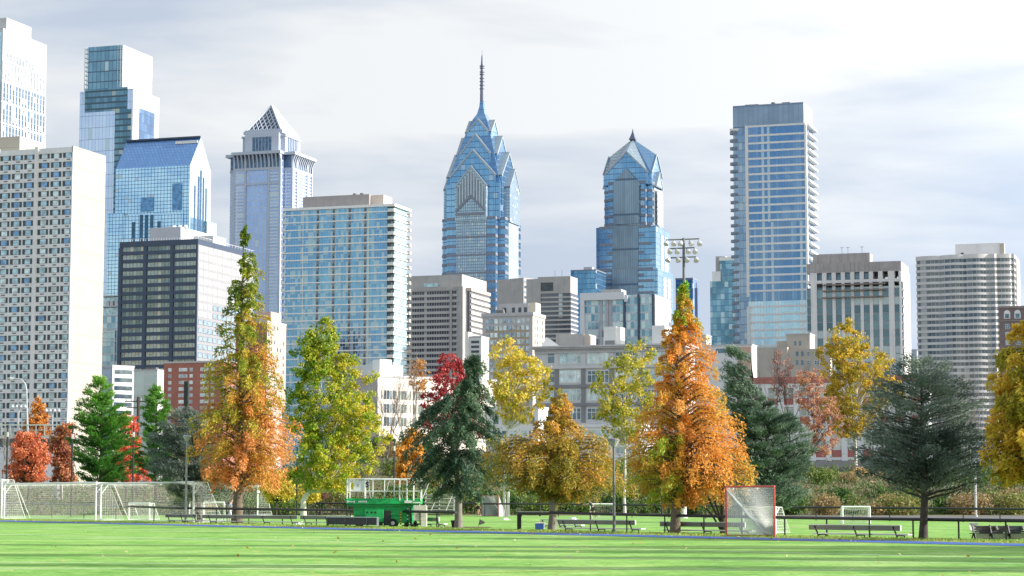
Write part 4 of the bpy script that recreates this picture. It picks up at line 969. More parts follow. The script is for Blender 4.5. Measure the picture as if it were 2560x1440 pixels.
CITYG = grass_mat('rough_ground', (.1, .1, .1), (.13, .13, .13), (.16, .16, .15), .5)
gm = MB(); gm.face([(-9000, -300, -.02), (9000, -300, -.02), (9000, 12000, -.02), (-9000, 12000, -.02)]); struct('ground', gm, CITYG)
sheet('playing_field', [L0(-160, 0, -.012), L0(330, 0, -.012), (180, -160, -.012), (-220, -160, -.012), (-220, 200, -.012)], TURF)
LINEB = mat('blue_line', (.03, .1, .36), .8, 0, .1, 3); LINEW = mat('white_line', (.7, .72, .68), .8, 0, .12, 3); LINEO = mat('orange_line', (.62, .42, .12), .8, 0, .12, 3); LINEP = mat('pink_line', (.6, .3, .3), .8, 0, .1, 3)
sheet('blue_edge_line', [L0(-160, 0, 0.0), L0(330, 0, 0.0), L0(330, 2.6, 0.0), L0(-160, 2.6, 0.0)], LINEB)
sheet('lawn_strip', [L0(-160, 2.6, -.004), L0(330, 2.6, -.004), L0(330, 6.4, -.004), L0(-160, 6.4, -.004)], LAWN)
sheet('far_field', [L0(-160, 6.4, -.008), L0(330, 6.4, -.008), L0(330, 60, -.008), L0(-160, 60, -.008)], TURF)
def line_px(name, pL, pR, w, m, z=-.002):
    a = Vector((gx(pL[0], ground_y(pL[1])), ground_y(pL[1]), z)); c = Vector((gx(pR[0], ground_y(pR[1])), ground_y(pR[1]), z))
    d = (c-a).normalized(); n = Vector((-d.y, d.x, 0))*w/2; sheet(name, [a-n, c-n, c+n, a+n], m)
line_px('field_line', (-300, 1328), (2900, 1404), .13, LINEW); line_px('field_line', (-200, 1420), (2800, 1424), .1, LINEW, -.003); line_px('field_line', (-200, 1317), (1500, 1341), .16, LINEW, -.0045); line_px('field_line', (-200, 1377), (2800, 1366), .1, LINEO, -.005); line_px('field_line', (1300, 1392), (2800, 1412), .09, LINEW, -.0055)
line_px('field_line', (-200, 1344), (1300, 1352), .12, LINEW, -.001); line_px('field_line', (780, 1439), (1500, 1424), .1, LINEO)
line_px('field_line', (700, 1326), (2760, 1368), .12, LINEO, -.003); line_px('field_line', (-50, 1404), (900, 1412), .1, LINEW, -.0035)
line_px('far_field_line', (1240, 1291.5), (2700, 1299), .9, mat('track_grey', (.42, .45, .44), .8), -.003)
line_px('far_field_line', (1930, 1317), (2120, 1322), .25, LINEP); line_px('far_field_line', (2200, 1319), (2380, 1320), .2, LINEW); line_px('far_field_line', (600, 1303), (1700, 1311), .2, LINEW, -.0025)
# the bank behind the far field
def bank_z(px, Y):
    """height profile: rises between y0 and y1, level beyond"""
    pts = [(-400, 1222), (500, 1216), (800, 1165), (900, 1132), (1000, 1132), (1150, 1150), (1500, 1168), (1900, 1180), (2050, 1188), (2200, 1190), (2420, 1212), (2900, 1218)]
    top = pts[-1][1]
    for (a0, b0), (a1, b1) in zip(pts, pts[1:]):
        if px <= a1: top = b0+(b1-b0)*max(0, (px-a0)/(a1-a0)); break
    zt = (1247-top)/F*265+CH; y0 = 186+max(0, (900-px))*.03; t = min(1, max(0, (Y-y0)/(262-y0))); t = t*t*(3-2*t)
    return zt*t
mb = MB(); nx, ny = 120, 26; V = []
for j in range(ny):
    for i in range(nx):
        px = -700+i*(4200/(nx-1)); Y = 184+(j/(ny-1))**1.1*110; X = (px-1280)/F*(Y*.3+150)*1.25 if 0 else (px-1280)/F*Y*1.02
        edge = 0 if (j == 0) else 1
        z = bank_z(px, Y)*edge+(.35*math.sin(px*.021+Y*.1)*math.sin(Y*.19+px*.013))*edge*(Y > 195)-.1*(1-edge)
        if j == ny-1: z = -.1
        V.append((X, Y, z))
me = bpy.data.meshes.new('bank'); me.from_pydata(V, [], [(j*nx+i, j*nx+i+1, (j+1)*nx+i+1, (j+1)*nx+i) for j in range(ny-1) for i in range(nx-1)])
me.polygons.foreach_set('use_smooth', [True]*len(me.polygons)); me.materials.append(grass_mat('bank_scrub', (.08, .1, .04), (.13, .12, .07), (.2, .18, .08), 1.2, .8))
bank = bpy.data.objects.new('bank', me); COL.objects.link(bank); tag(bank, kind='structure')

# ------------------------------------------------------------------ foliage
def leaf_mat(name, stops, rough=.55, trans=.35):
    if name in MC: return MC[name]
    m, g, b, out = new_mat(name); MC[name] = m
    at_ = g.add('ShaderNodeAttribute', attribute_name='tint'); c = g.ramp(at_.outputs['Fac'], stops)
    g.l.new(c, b.inputs['Base Color']); b.inputs['Roughness'].default_value = rough; b.inputs['Specular IOR Level'].default_value = .3
    tr = g.add('ShaderNodeBsdfTranslucent'); g.l.new(c, tr.inputs[0]); mx = g.add('ShaderNodeMixShader'); mx.inputs[0].default_value = trans
    g.l.new(b.outputs[0], mx.inputs[1]); g.l.new(tr.outputs[0], mx.inputs[2]); g.l.new(mx.outputs[0], out.inputs[0]); return m
BARK = mat('bark_brown', (.15, .115, .085), .9, 0, .3, 6); BARKG = mat('bark_grey', (.2, .18, .155), .9, 0, .25, 5); BARKW = mat('bark_pale', (.56, .54, .48), .85, 0, .2, 4); BARKD = mat('bark_dark', (.06, .05, .045), .9, 0, .3, 5)
def leaf_object(name, P, S, D, tint, m, parent, rng, aspect=.55, up=None, flat=0.0):
    """P centres, S sizes, D long-axis directions (n,3)"""
    n = len(P); D = D/np.maximum(np.linalg.norm(D, axis=1, keepdims=True), 1e-6)
    r = rng.normal(size=(n, 3)); 
    if flat: r = r*(1-flat)+np.array([0, 0, 1.0])*flat*1.5
    a = np.cross(D, r); a /= np.maximum(np.linalg.norm(a, axis=1, keepdims=True), 1e-6)
    h = D*S[:, None]*.5; w = a*S[:, None]*.5*aspect
    V = np.stack([P-h, P-h*.1-w, P+h, P-h*.1+w], axis=1).reshape(-1, 3).astype(np.float32)
    me = bpy.data.meshes.new(name); me.vertices.add(4*n); me.vertices.foreach_set('co', V.ravel())
    me.loops.add(4*n); me.loops.foreach_set('vertex_index', np.arange(4*n, dtype=np.int32)); me.polygons.add(n)
    me.polygons.foreach_set('loop_start', np.arange(0, 4*n, 4, dtype=np.int32)); me.polygons.foreach_set('loop_total', np.full(n, 4, dtype=np.int32))
    me.update(calc_edges=True); at_ = me.attributes.new('tint', 'FLOAT', 'FACE'); at_.data.foreach_set('value', np.clip(tint, 0, 1).astype(np.float32))
    me.materials.append(m); o = bpy.data.objects.new(name, me); COL.objects.link(o)
    if parent: o.parent = parent
    return o
class Env:
    """crown outline read off the photograph, in metres round the trunk"""
    def __init__(s, Y, pcx, base, rows, squash=.9):
        s.x0 = gx(pcx, Y) if base is None else at(pcx, base, Y).x; s.Y = Y
        r = sorted([(at(0, py, Y).z, at(l, py, Y).x-s.x0, at(q, py, Y).x-s.x0) for py, l, q in rows])
        s.z = np.array([q[0] for q in r]); s.l = np.array([q[1] for q in r]); s.r = np.array([q[2] for q in r]); s.sq = squash
    def lr(s, z): return np.interp(z, s.z, s.l), np.interp(z, s.z, s.r)
    def place(s, z, az, f):
        """point at height z, azimuth az, fraction f of the radius"""
        l, r = s.lr(z); c = (l+r)/2; hw = (r-l)/2
        return np.stack([c*f**.3+hw*np.cos(az)*f, hw*s.sq*np.sin(az)*f, z], axis=-1)
def make_tree(name, label, kind, Y, pcx, base, rows, stops, matname, seed, trunk_r=.3, bark=BARK, n=20000, leaf=.16, group=None, squash=.9, dens=1.0,
              clump=None, nclump=None, gap=.0, droop=.5, ttop=None, lean=0, cat='tree', tintf=None, z0=None, twigs=True, nb=None, spray=None):
    rng = np.random.default_rng(seed); E = Env(Y, pcx, base, rows, squash); zt, zb = E.z[-1], E.z[0]
    gz = 0.0 if z0 is None else z0
    root = thing(name, label, cat, (E.x0, Y, gz), 0, group)
    m = leaf_mat(matname, stops); tr = MB(); cz = lambda z: (lambda q: (q[0]+q[1])/2*.4)(E.lr(z))
    top = zt if ttop is None else ttop
    tp = []; tr_r = []; k = 9
    for i in range(k+1):
        t = i/k; z = gz+(top*.96-gz)*t; off = lean*(1-t)
        tp.append((off+(cz(z) if z > zb else cz(zb)*max(0, t*(k/3)) if 0 else (cz(z)*min(1, max(0, (z-gz)/(zt-gz)))**1.5))+rng.normal()*trunk_r*.25*(i > 0), rng.normal()*trunk_r*.2*(i > 0), z-gz)); tr_r.append(trunk_r*(1.25 if i == 0 else (1-t)**.8*.95+.06))
    tp[0] = (lean, 0, -.1); tr.tube(tp, tr_r, 9, cap=False)
    def trunk_at(z):
        t = min(max((z-gz)/(top*.96-gz), 0), .999)*k; i = int(t); f = t-i
        return Vector(tp[i]).lerp(Vector(tp[i+1]), f), tr_r[i]*(1-f)+tr_r[i+1]*f
    Ps = []; Ss = []; Ds = []; Ts = []
    H = zt-zb
    if kind in ('feather', 'tier', 'pine'):
        nb = nb or {'feather': 190, 'tier': 85, 'pine': 120}[kind]
        # branch heights: more branches where the crown is wide
        q = rng.random(nb*6)*H+zb; l, r = E.lr(q); wgt = (r-l)+.45*(E.r-E.l).max(); q = rng.choice(q, nb, p=wgt/wgt.sum(), replace=False); q.sort()
        per = max(8, int(n/nb))
        for i, z in enumerate(q):
            az = i*2.39996+rng.normal()*.25; l, r = E.lr(z); c = (l+r)/2; hw = (r-l)/2
            f = rng.uniform(.84, 1.16) if rng.random() > gap else rng.uniform(.4, .8)
            end = np.array([c+hw*math.cos(az)*f, hw*squash*math.sin(az)*f, z])
            Lr = np.linalg.norm(end[:2]); rise = {'feather': .28, 'tier': .12, 'pine': .3}[kind]*Lr
            zs = max(gz+.5, z-rise+ (0.15*Lr if kind == 'tier' else 0)); st, rr = trunk_at(min(zs, zt*.95)); st = np.array(st)+[0, 0, gz]
            mid = (st+end)/2+np.array([0, 0, Lr*(.16 if kind != 'pine' else -.02)]); end = end-np.array([0, 0, Lr*droop*.22])
            pts = [st, st*.5+mid*.5+[0, 0, Lr*.02], mid, mid*.45+end*.55+[0, 0, Lr*.04], end]
            sh = np.array([0, 0, gz]); b0 = min(rr*.5, .035+.012*Lr)
            tr.tube([tuple(p-sh) for p in pts], [b0, b0*.8, b0*.6, b0*.35, .008], 5, cap=False)
            m_ = int(per*(.42+.95*hw/max(1e-3, (E.r-E.l).max()/2))*dens); t = rng.random(m_)**(.62 if kind != 'pine' else .5)*.97+.06
            seg = np.clip(t*4, 0, 3.999); ii = seg.astype(int); ff = (seg-ii)[:, None]; A = np.array(pts); B = A[ii]*(1-ff)+A[ii+1]*ff
            dirb = (A[np.minimum(ii+1, 4)]-A[ii]); dirb /= np.maximum(np.linalg.norm(dirb, axis=1, keepdims=True), 1e-6)
            side = np.cross(dirb, [0, 0, 1.0]); side /= np.maximum(np.linalg.norm(side, axis=1, keepdims=True), 1e-6)
            wb = (spray or {'feather': .17, 'tier': .2, 'pine': .26}[kind])*max(.5, Lr)*(1.15-t*.75)
            s_ = rng.uniform(-1, 1, m_)*wb
            if kind == 'feather':
                hang = (rng.random(m_)**1.4)*(.25+.17*Lr)*(.45+droop)-.1*Lr*rng.random(m_)**3; B = B+side*s_[:, None]+np.stack([rng.normal(size=m_)*.04, rng.normal(size=m_)*.04, -hang+.05], -1)
                D = dirb*.6+side*np.sign(s_)[:, None]*.6+np.array([0, 0, -.8])*droop+rng.normal(size=(m_, 3))*.6
            elif kind == 'tier':
                sag = np.abs(s_)*.3+rng.random(m_)**2*.3*max(.6, Lr*.3)*droop*2; B = B+side*s_[:, None]+np.stack([rng.normal(size=m_)*.06, rng.normal(size=m_)*.06, -sag+rng.normal(size=m_)*.09], -1)
                D = dirb*.8+side*np.sign(s_)[:, None]*.9+np.array([0, 0, -.45])*droop*1.2+rng.normal(size=(m_, 3))*.55
            else:
                B = B+side*s_[:, None]+rng.normal(size=(m_, 3))*[.12, .12, .1]
                D = dirb+side*np.sign(s_)[:, None]*.6+np.array([0, 0, .5])+rng.normal(size=(m_, 3))*.4
            bt = rng.random()
            Ps.append(B); Ds.append(D); Ss.append(leaf*rng.uniform(.6, 1.35, m_)); Ts.append(np.full(m_, bt)*.6+rng.random(m_)*.4)
    else:
        nc = nclump or 220; cr = clump or .07*(E.r-E.l).max()+.15
        z = rng.random(nc*8)*H+zb; l, r = E.lr(z); z = rng.choice(z, nc, p=(r-l+.05)/(r-l+.05).sum(), replace=False)
        az = rng.random(nc)*2*math.pi; f = rng.random(nc)**.42*(.86+.2*np.sin(az*3+z*1.1+seed)+.1*np.sin(z*2.7+seed*2+az)); C = E.place(z, az, f)
        # limbs from the trunk to clumps
        order = np.argsort(rng.random(nc))[:int(nc*(.45 if twigs else .1))]
        for i in order:
            c = C[i]; Lr = math.hypot(c[0], c[1]); zs = max(zb*.92+gz*.08 if zb > gz else gz+.5, c[2]-Lr*rng.uniform(.7, 1.3)-H*.04); st, rr = trunk_at(min(zs, top*.93)); st = np.array(st)+[0, 0, gz]
            sh = np.array([0, 0, gz]); md = (st+c)/2+rng.normal(size=3)*.1*Lr*.5+[0, 0, -.03*Lr]; b0 = min(rr*.45, .03+.016*np.linalg.norm(c-st))
            tr.tube([tuple(st-sh), tuple(md-sh), tuple(c-sh)], [b0, b0*.6, .01], 5, cap=False)
        per = int(n/nc); 
        for i in range(nc):
            m_ = int(per*rng.uniform(.5, 1.5)*dens); rad = cr*rng.uniform(.6, 1.4); v = rng.normal(size=(m_, 3)); v /= np.linalg.norm(v, axis=1, keepdims=True)
            v = v*(rng.random(m_)**.5)[:, None]*rad*[1, 1, .8]; B = C[i]+v; bt = rng.random()
            Ps.append(B); Ds.append(rng.normal(size=(m_, 3))+[0, 0, -.5]); Ss.append(leaf*rng.uniform(.6, 1.35, m_)); Ts.append(np.full(m_, bt)*.55+rng.random(m_)*.45)
    P = np.concatenate(Ps); D = np.concatenate(Ds); S = np.concatenate(Ss); T = np.concatenate(Ts)
    if tintf is not None:                    # colour of the leaves by height and side of the crown
        T = tintf((P[:, 2]-zb)/H, (P[:, 0])/max(1e-3, (E.r-E.l).max()/2), T)
    P = P-np.array([0, 0, gz])
    tr.build('trunk', bark, root, smooth=True)
    leaf_object('crown', P, S, D, T, m, root, rng, aspect={'feather': .34, 'tier': .26, 'pine': .22}.get(kind, .75))
    return root
OR_, BR_, YE_, GR_ = (.62, .2, .035), (.34, .13, .03), (.66, .46, .035), (.2, .34, .03)
FEATHER = [(0, (.16, .2, .02)), (.3, (.4, .29, .03)), (.55, (.55, .27, .035)), (.8, (.62, .22, .05)), (1, (.72, .3, .09))]
make_tree('larch_tree', 'tallest narrow tree, green gold at its tip and rusty orange low down', 'feather', 127, 592, 1308,
    [(552, 611, 617), (600, 600, 628), (645, 592, 650), (700, 572, 668), (760, 560, 655), (820, 545, 690), (880, 530, 700), (950, 505, 718), (1020, 490, 735), (1080, 475, 752), (1120, 490, 750), (1165, 488, 738), (1200, 520, 700)],
    [(0, (.13, .2, .02)), (.22, (.27, .33, .03)), (.42, (.48, .4, .04)), (.62, (.6, .33, .05)), (.82, (.68, .26, .07)), (1, (.8, .36, .13))], 'larch_leaf', 11, .3, BARK, 38000, .2, nb=190, droop=.6, gap=.35,
    tintf=lambda h, x, t: (.84-h*.95+.42*(t-.5)*2+.12*x))
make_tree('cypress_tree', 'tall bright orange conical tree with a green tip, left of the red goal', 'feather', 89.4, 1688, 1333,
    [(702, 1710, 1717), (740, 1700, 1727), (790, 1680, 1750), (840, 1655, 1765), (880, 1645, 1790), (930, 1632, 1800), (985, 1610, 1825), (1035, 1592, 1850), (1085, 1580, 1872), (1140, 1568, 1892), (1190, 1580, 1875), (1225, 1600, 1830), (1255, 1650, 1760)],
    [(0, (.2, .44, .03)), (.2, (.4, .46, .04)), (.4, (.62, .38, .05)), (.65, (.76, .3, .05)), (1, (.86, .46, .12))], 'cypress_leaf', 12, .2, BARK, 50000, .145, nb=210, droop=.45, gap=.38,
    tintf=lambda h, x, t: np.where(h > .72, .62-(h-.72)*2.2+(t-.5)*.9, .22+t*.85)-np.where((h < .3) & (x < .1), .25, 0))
make_tree('cypress_tree', 'rusty olive tree with a bulging round top beside the blue box', 'feather', 98.5, 1380, 1325,
    [(975, 1385, 1402), (1000, 1362, 1432), (1045, 1355, 1448), (1070, 1300, 1480), (1090, 1240, 1500), (1140, 1215, 1535), (1175, 1222, 1575), (1200, 1250, 1580), (1225, 1330, 1520), (1245, 1350, 1420)],
    [(0, (.13, .16, .02)), (.3, (.3, .26, .035)), (.55, (.48, .31, .04)), (.8, (.6, .3, .06)), (1, (.74, .48, .06))], 'olive_leaf', 13, .19, BARKG, 30000, .165, nb=150, droop=.35, gap=.4,
    tintf=lambda h, x, t: t*.85+h*.3-.05)
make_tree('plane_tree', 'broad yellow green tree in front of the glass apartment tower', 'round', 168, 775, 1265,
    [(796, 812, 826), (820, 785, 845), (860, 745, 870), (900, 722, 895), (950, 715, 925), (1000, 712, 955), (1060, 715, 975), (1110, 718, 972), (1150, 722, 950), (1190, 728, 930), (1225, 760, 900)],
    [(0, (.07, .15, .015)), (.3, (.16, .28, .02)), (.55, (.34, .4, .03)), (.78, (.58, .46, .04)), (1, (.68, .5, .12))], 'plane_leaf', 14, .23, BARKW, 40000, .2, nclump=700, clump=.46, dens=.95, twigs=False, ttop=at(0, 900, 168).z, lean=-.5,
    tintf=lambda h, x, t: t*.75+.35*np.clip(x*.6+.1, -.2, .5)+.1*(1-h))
make_tree('spruce_tree', 'dark drooping spruce with wide tiered branches right of the green lift', 'tier', 108, 1146, 1318,
    [(885, 1176, 1216), (930, 1152, 1226), (970, 1128, 1232), (1000, 1085, 1248), (1030, 1040, 1258), (1055, 995, 1268), (1080, 1012, 1272), (1120, 1020, 1268), (1165, 1012, 1266), (1205, 1040, 1250), (1238, 1080, 1215)],
    [(0, (.025, .055, .035)), (.4, (.06, .12, .07)), (.75, (.12, .2, .11)), (1, (.22, .3, .16))], 'spruce_leaf', 15, .19, BARKG, 33000, .2, nb=105, droop=.8, gap=.5, lean=0, spray=.13)
make_tree('cedar_tree', 'dark blue green spreading conifer on a bare trunk, right of the long bench', 'pine', 77, 2308, 1347,
    [(884, 2280, 2335), (905, 2235, 2378), (935, 2205, 2408), (975, 2180, 2432), (1020, 2160, 2455), (1060, 2145, 2475), (1110, 2150, 2495), (1150, 2150, 2490), (1190, 2165, 2455), (1222, 2220, 2410)],
    [(0, (.05, .075, .065)), (.4, (.11, .15, .125)), (.75, (.19, .24, .19)), (1, (.33, .37, .28))], 'cedar_leaf', 16, .15, BARKD, 34000, .15, nb=170, droop=.3, gap=.45, spray=.2)
make_tree('cedar_tree', 'small dark blue spruce leaning behind the slim lamp at left', 'pine', 133, 500, 1305,
    [(1015, 440, 470), (1040, 415, 500), (1080, 385, 520), (1130, 375, 545), (1170, 380, 560), (1205, 410, 560), (1230, 425, 555), (1245, 450, 530)],
    [(0, (.015, .035, .03)), (.4, (.04, .075, .06)), (.75, (.09, .13, .1)), (1, (.17, .21, .15))], 'cedar_leaf', 17, .17, BARKD, 24000, .22, nb=150, droop=.1, gap=.3)
make_tree('cedar_tree', 'grey green bushy conifer between the orange tree and the red goal frame', 'pine', 132, 1915, 1300,
    [(862, 1820, 1832), (900, 1808, 1840), (950, 1800, 1865), (990, 1800, 1905), (1040, 1820, 1990), (1090, 1830, 2020), (1150, 1840, 2032), (1200, 1840, 2025), (1240, 1850, 2010), (1262, 1870, 1980)],
    [(0, (.04, .075, .055)), (.4, (.09, .145, .1)), (.75, (.17, .24, .17)), (1, (.29, .35, .24))], 'greycedar_leaf', 18, .2, BARKD, 46000, .24, nb=220, droop=.1, gap=.3)
PINE = [(0, (.025, .1, .015)), (.4, (.06, .2, .025)), (.75, (.14, .34, .04)), (1, (.32, .5, .1))]
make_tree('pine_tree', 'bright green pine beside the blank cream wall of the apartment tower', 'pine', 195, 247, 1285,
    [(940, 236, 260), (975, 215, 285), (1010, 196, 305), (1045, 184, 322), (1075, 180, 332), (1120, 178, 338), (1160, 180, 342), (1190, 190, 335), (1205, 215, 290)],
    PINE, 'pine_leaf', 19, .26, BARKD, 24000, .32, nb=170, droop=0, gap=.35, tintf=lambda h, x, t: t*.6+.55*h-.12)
make_tree('pine_tree', 'thinner green pine behind the red leaves, left of the dark blue spruce', 'pine', 210, 388, 1285,
    [(960, 384, 394), (1000, 360, 420), (1040, 352, 432), (1090, 345, 440), (1150, 340, 448), (1200, 340, 440)],
    PINE, 'pine_leaf', 20, .22, BARKD, 12000, .34, nb=120, droop=0, gap=.4, tintf=lambda h, x, t: t*.6+.5*h-.1)
YEL = [(0, (.22, .26, .03)), (.3, (.5, .43, .05)), (.6, (.72, .54, .07)), (1, (.8, .64, .2))]
make_tree('plane_tree', 'airy yellow tree on a thin pale stem behind the spruce', 'round', 188, 1262, 1262,
    [(842, 1255, 1285), (870, 1225, 1300), (900, 1212, 1360), (940, 1205, 1388), (980, 1210, 1390), (1020, 1225, 1360), (1055, 1250, 1330)], YEL, 'yellow_leaf', 21, .14, BARKW, 8500, .24, nclump=200, clump=.48, dens=.8)
make_tree('plane_tree', 'airy yellow green tree left of the tall orange tree', 'round', 186, 1562, 1262,
    [(850, 1600, 1625), (880, 1540, 1640), (920, 1500, 1650), (970, 1470, 1650), (1020, 1475, 1640), (1070, 1500, 1625), (1110, 1530, 1600)],
    [(0, (.16, .22, .03)), (.4, (.36, .36, .04)), (.75, (.58, .45, .05)), (1, (.7, .55, .12))], 'ygreen_leaf', 22, .13, BARKW, 7500, .24, nclump=200, clump=.5, dens=.8)
make_tree('plane_tree', 'yellow twin stemmed tree standing on the bank above the far small goal', 'round', 262, 2140, 1190,
    [(798, 2098, 2125), (830, 2070, 2150), (860, 2050, 2185), (900, 2042, 2240), (950, 2045, 2262), (1000, 2040, 2250), (1050, 2060, 2200), (1090, 2085, 2160)],
    [(0, (.2, .24, .03)), (.35, (.42, .34, .035)), (.7, (.66, .45, .04)), (1, (.76, .5, .08))], 'gold_leaf', 23, .2, BARKW, 19000, .28, nclump=460, clump=.55, z0=4.2)
make_tree('maple_tree', 'crimson red tree top behind the dark spruce', 'round', 225, 1130, 1270,
    [(890, 1105, 1150), (920, 1090, 1180), (960, 1070, 1210), (1000, 1050, 1225), (1040, 1040, 1225), (1090, 1060, 1200)],
    [(0, (.2, .02, .03)), (.5, (.42, .05, .06)), (1, (.6, .13, .1))], 'crimson_leaf', 24, .18, BARKD, 8000, .28, nclump=260, clump=.45, dens=.9)
make_tree('maple_tree', 'round rust red tree under the elevated roadway at far left', 'round', 205, 70, 1285,
    [(1085, 40, 100), (1110, 22, 118), (1140, 12, 128), (1180, 12, 130), (1205, 25, 120)],
    [(0, (.34, .08, .04)), (.5, (.66, .2, .09)), (1, (.8, .36, .18))], 'rust_leaf', 25, .2, BARKD, 11000, .2, nclump=340, clump=.4)
make_tree('maple_tree', 'small golden orange tree rising above the elevated roadway', 'round', 240, 90, 1180,
    [(997, 88, 104), (1020, 80, 112), (1045, 62, 120), (1070, 50, 128), (1110, 45, 130)],
    [(0, (.5, .2, .03)), (.5, (.62, .26, .06)), (1, (.66, .36, .12))], 'amber_leaf', 26, .15, BARKD, 6000, .24, nclump=180, clump=.36, z0=4)
make_tree('maple_tree', 'dark rust tree between the red tree and the green pine', 'round', 215, 150, 1285,
    [(1060, 150, 185), (1090, 128, 190), (1130, 122, 185), (1170, 125, 185), (1205, 130, 190)],
    [(0, (.26, .08, .05)), (.5, (.48, .17, .1)), (1, (.62, .34, .1))], 'darkrust_leaf', 27, .15, BARKD, 7000, .24, nclump=240, clump=.36)
make_tree('maple_tree', 'scarlet low tree glimpsed behind the two green pines', 'round', 225, 315, 1285,
    [(1035, 300, 330), (1080, 290, 350), (1130, 270, 360), (1180, 250, 365), (1205, 245, 365)],
    [(0, (.5, .06, .03)), (.5, (.7, .13, .07)), (1, (.8, .26, .14))], 'scarlet_leaf', 28, .15, BARKD, 7000, .26, nclump=240, clump=.42)
make_tree('maple_tree', 'small bright orange tree just left of the dark spruce', 'round', 200, 1018, 1270,
    [(1075, 1025, 1050), (1110, 995, 1060), (1150, 985, 1060), (1185, 982, 1050), (1205, 990, 1040)],
    [(0, (.5, .25, .03)), (.5, (.75, .36, .05)), (1, (.82, .48, .13))], 'tangerine_leaf', 29, .1, BARKD, 6000, .26, nclump=90, clump=.45)
make_tree('cypress_tree', 'orange green tree cut off by the right edge of the view', 'feather', 74.5, 2600, 1350,
    [(760, 2600, 2660), (820, 2540, 2700), (870, 2500, 2720), (920, 2490, 2740), (980, 2480, 2750), (1050, 2470, 2760), (1110, 2465, 2760), (1160, 2480, 2750), (1195, 2520, 2700)],
    [(0, (.2, .22, .03)), (.3, (.46, .38, .04)), (.6, (.7, .48, .05)), (1, (.82, .46, .08))], 'cypress2_leaf', 30, .17, BARKD, 34000, .21, nb=200, droop=.4, gap=.3)
for (lab, px, Yq, rws, st, sd_, nn) in (
    ('small yellow leaved sapling behind the black fence left of the lift', 690, 180, [(1185, 670, 712), (1205, 655, 735), (1230, 645, 745), (1250, 660, 740)], YEL, 31, 3500),
    ('small yellow sapling right of the pale trunk', 770, 176, [(1215, 755, 785), (1235, 745, 800), (1252, 750, 795)], YEL, 32, 1800),
    ('pinkish brown thin tree behind the lift', 800, 190, [(1165, 780, 815), (1190, 770, 825), (1220, 780, 820), (1245, 790, 812)], [(0, (.3, .14, .1)), (1, (.55, .32, .24))], 33, 2200),
    ('reddish thin tree in front of the white and red building', 2020, 250, [(925, 1995, 2045), (970, 1985, 2080), (1030, 1990, 2110), (1080, 2005, 2120), (1135, 2020, 2090)], [(0, (.3, .13, .08)), (.5, (.5, .24, .15)), (.8, (.6, .36, .2)), (1, (.72, .5, .16))], 34, 5200),
    ('sparse orange tree by the cream low building', 1035, 250, [(900, 1030, 1060), (930, 1022, 1075), (960, 1020, 1085), (985, 1030, 1070)], [(0, (.42, .2, .06)), (1, (.66, .36, .12))], 35, 1300),
    ('pale pink tree crown in front of the beige blocks', 1940, 262, [(880, 1935, 1965), (910, 1925, 1990), (950, 1915, 2010), (990, 1930, 2010)], [(0, (.3, .13, .12)), (1, (.55, .36, .3))], 36, 1600),
    ('small yellow tree at the foot of the orange tree on the bank', 1630, 205, [(1180, 1610, 1650), (1205, 1590, 1665), (1235, 1595, 1660)], [(0, (.2, .2, .05)), (1, (.5, .42, .1))], 37, 2500)):
    make_tree('maple_tree', lab, 'round', Yq, px, 1265, rws, st, 'sap_leaf%d' % sd_, sd_, .09, BARKD, nn, .22, nclump=60+nn//35, clump=.4, z0=0 if Yq < 240 else 4)
SOIL = grass_mat('soil', (.07, .05, .03), (.12, .09, .05), (.18, .14, .07), 4)  # brown soil rings, kept dark to double as contact shade under trees
for px, py, rr in ((592, 1308, 1.5), (1688, 1333, 1.3), (1380, 1325, 1.1), (1146, 1318, 1.6), (2308, 1347, 1.3), (500, 1305, 1.0), (1806, 1336, .9)):
    Yg = ground_y(py); xg = gx(px, Yg); rg_ = random.Random(px); sheet('soil', [(xg+rr*rg_.uniform(.8, 1.2)*math.cos(a*.449), Yg+rr*1.5*rg_.uniform(.8, 1.2)*math.sin(a*.449), .003) for a in range(14)], SOIL)
# bare trees
def bare_tree(label, Y, pcx, base, topy, spread, seed, m=BARKG, z0=0, n0=5):
    rng = random.Random(seed); x0 = gx(pcx, Y); root = thing('bare_tree', label, 'tree', (x0, Y, z0)); mb = MB(); Ht = at(0, topy, Y).z-z0; sp = spread/F*Y
    tk = MB(); tk.tube([(0, 0, -.2), (.1, 0, Ht*.25), (0, 0, Ht*.5)], [.16, .12, .07], 7, cap=False); tk.build('trunk', m, root)
    def grow(p, d, L, r, lv):
        q = p+d*L; w = p.lerp(q, .5)+Vector((rng.uniform(-1, 1), rng.uniform(-1, 1), 0))*L*.06
        mb.tube([p, w, q], [r, r*.8, r*.55], 4 if lv else 5, cap=False)
        if lv >= 4: return
        for i in range(3 if lv < 3 else 2):
            e = (d+Vector((rng.uniform(-1, 1)*sp/Ht*1.7, rng.uniform(-1, 1)*sp/Ht*1.7, rng.uniform(.0, .5)))*.75).normalized(); grow(p.lerp(q, rng.uniform(.5, 1)), e, L*rng.uniform(.55, .8), r*.6, lv+1)
    for i in range(n0): grow(Vector((0, 0, Ht*(.2+.3*i/n0))), Vector((rng.uniform(-1, 1)*.8, rng.uniform(-1, 1)*.8, 1.1)).normalized(), Ht*.3, .05, 0)
    mb.build('branches', m, root)
bare_tree('bare grey tree in front of the cream low building, nearest the broad tree', 235, 965, 1265, 930, 60, 41)
bare_tree('bare thin tree in front of the cream low building, nearer the red tree', 240, 1025, 1265, 925, 55, 42)
bare_tree('bare dark tree in front of the beige blocks', 258, 1975, 1190, 900, 55, 43, BARKD, 4)
bare_tree('bare grey twiggy tree below the undulating tower', 262, 2425, 1200, 905, 60, 44, BARKG, 3.5, 6)
bare_tree('second bare grey twiggy tree beside the dark conifer at right', 258, 2480, 1200, 960, 45, 45, BARKG, 3.5)
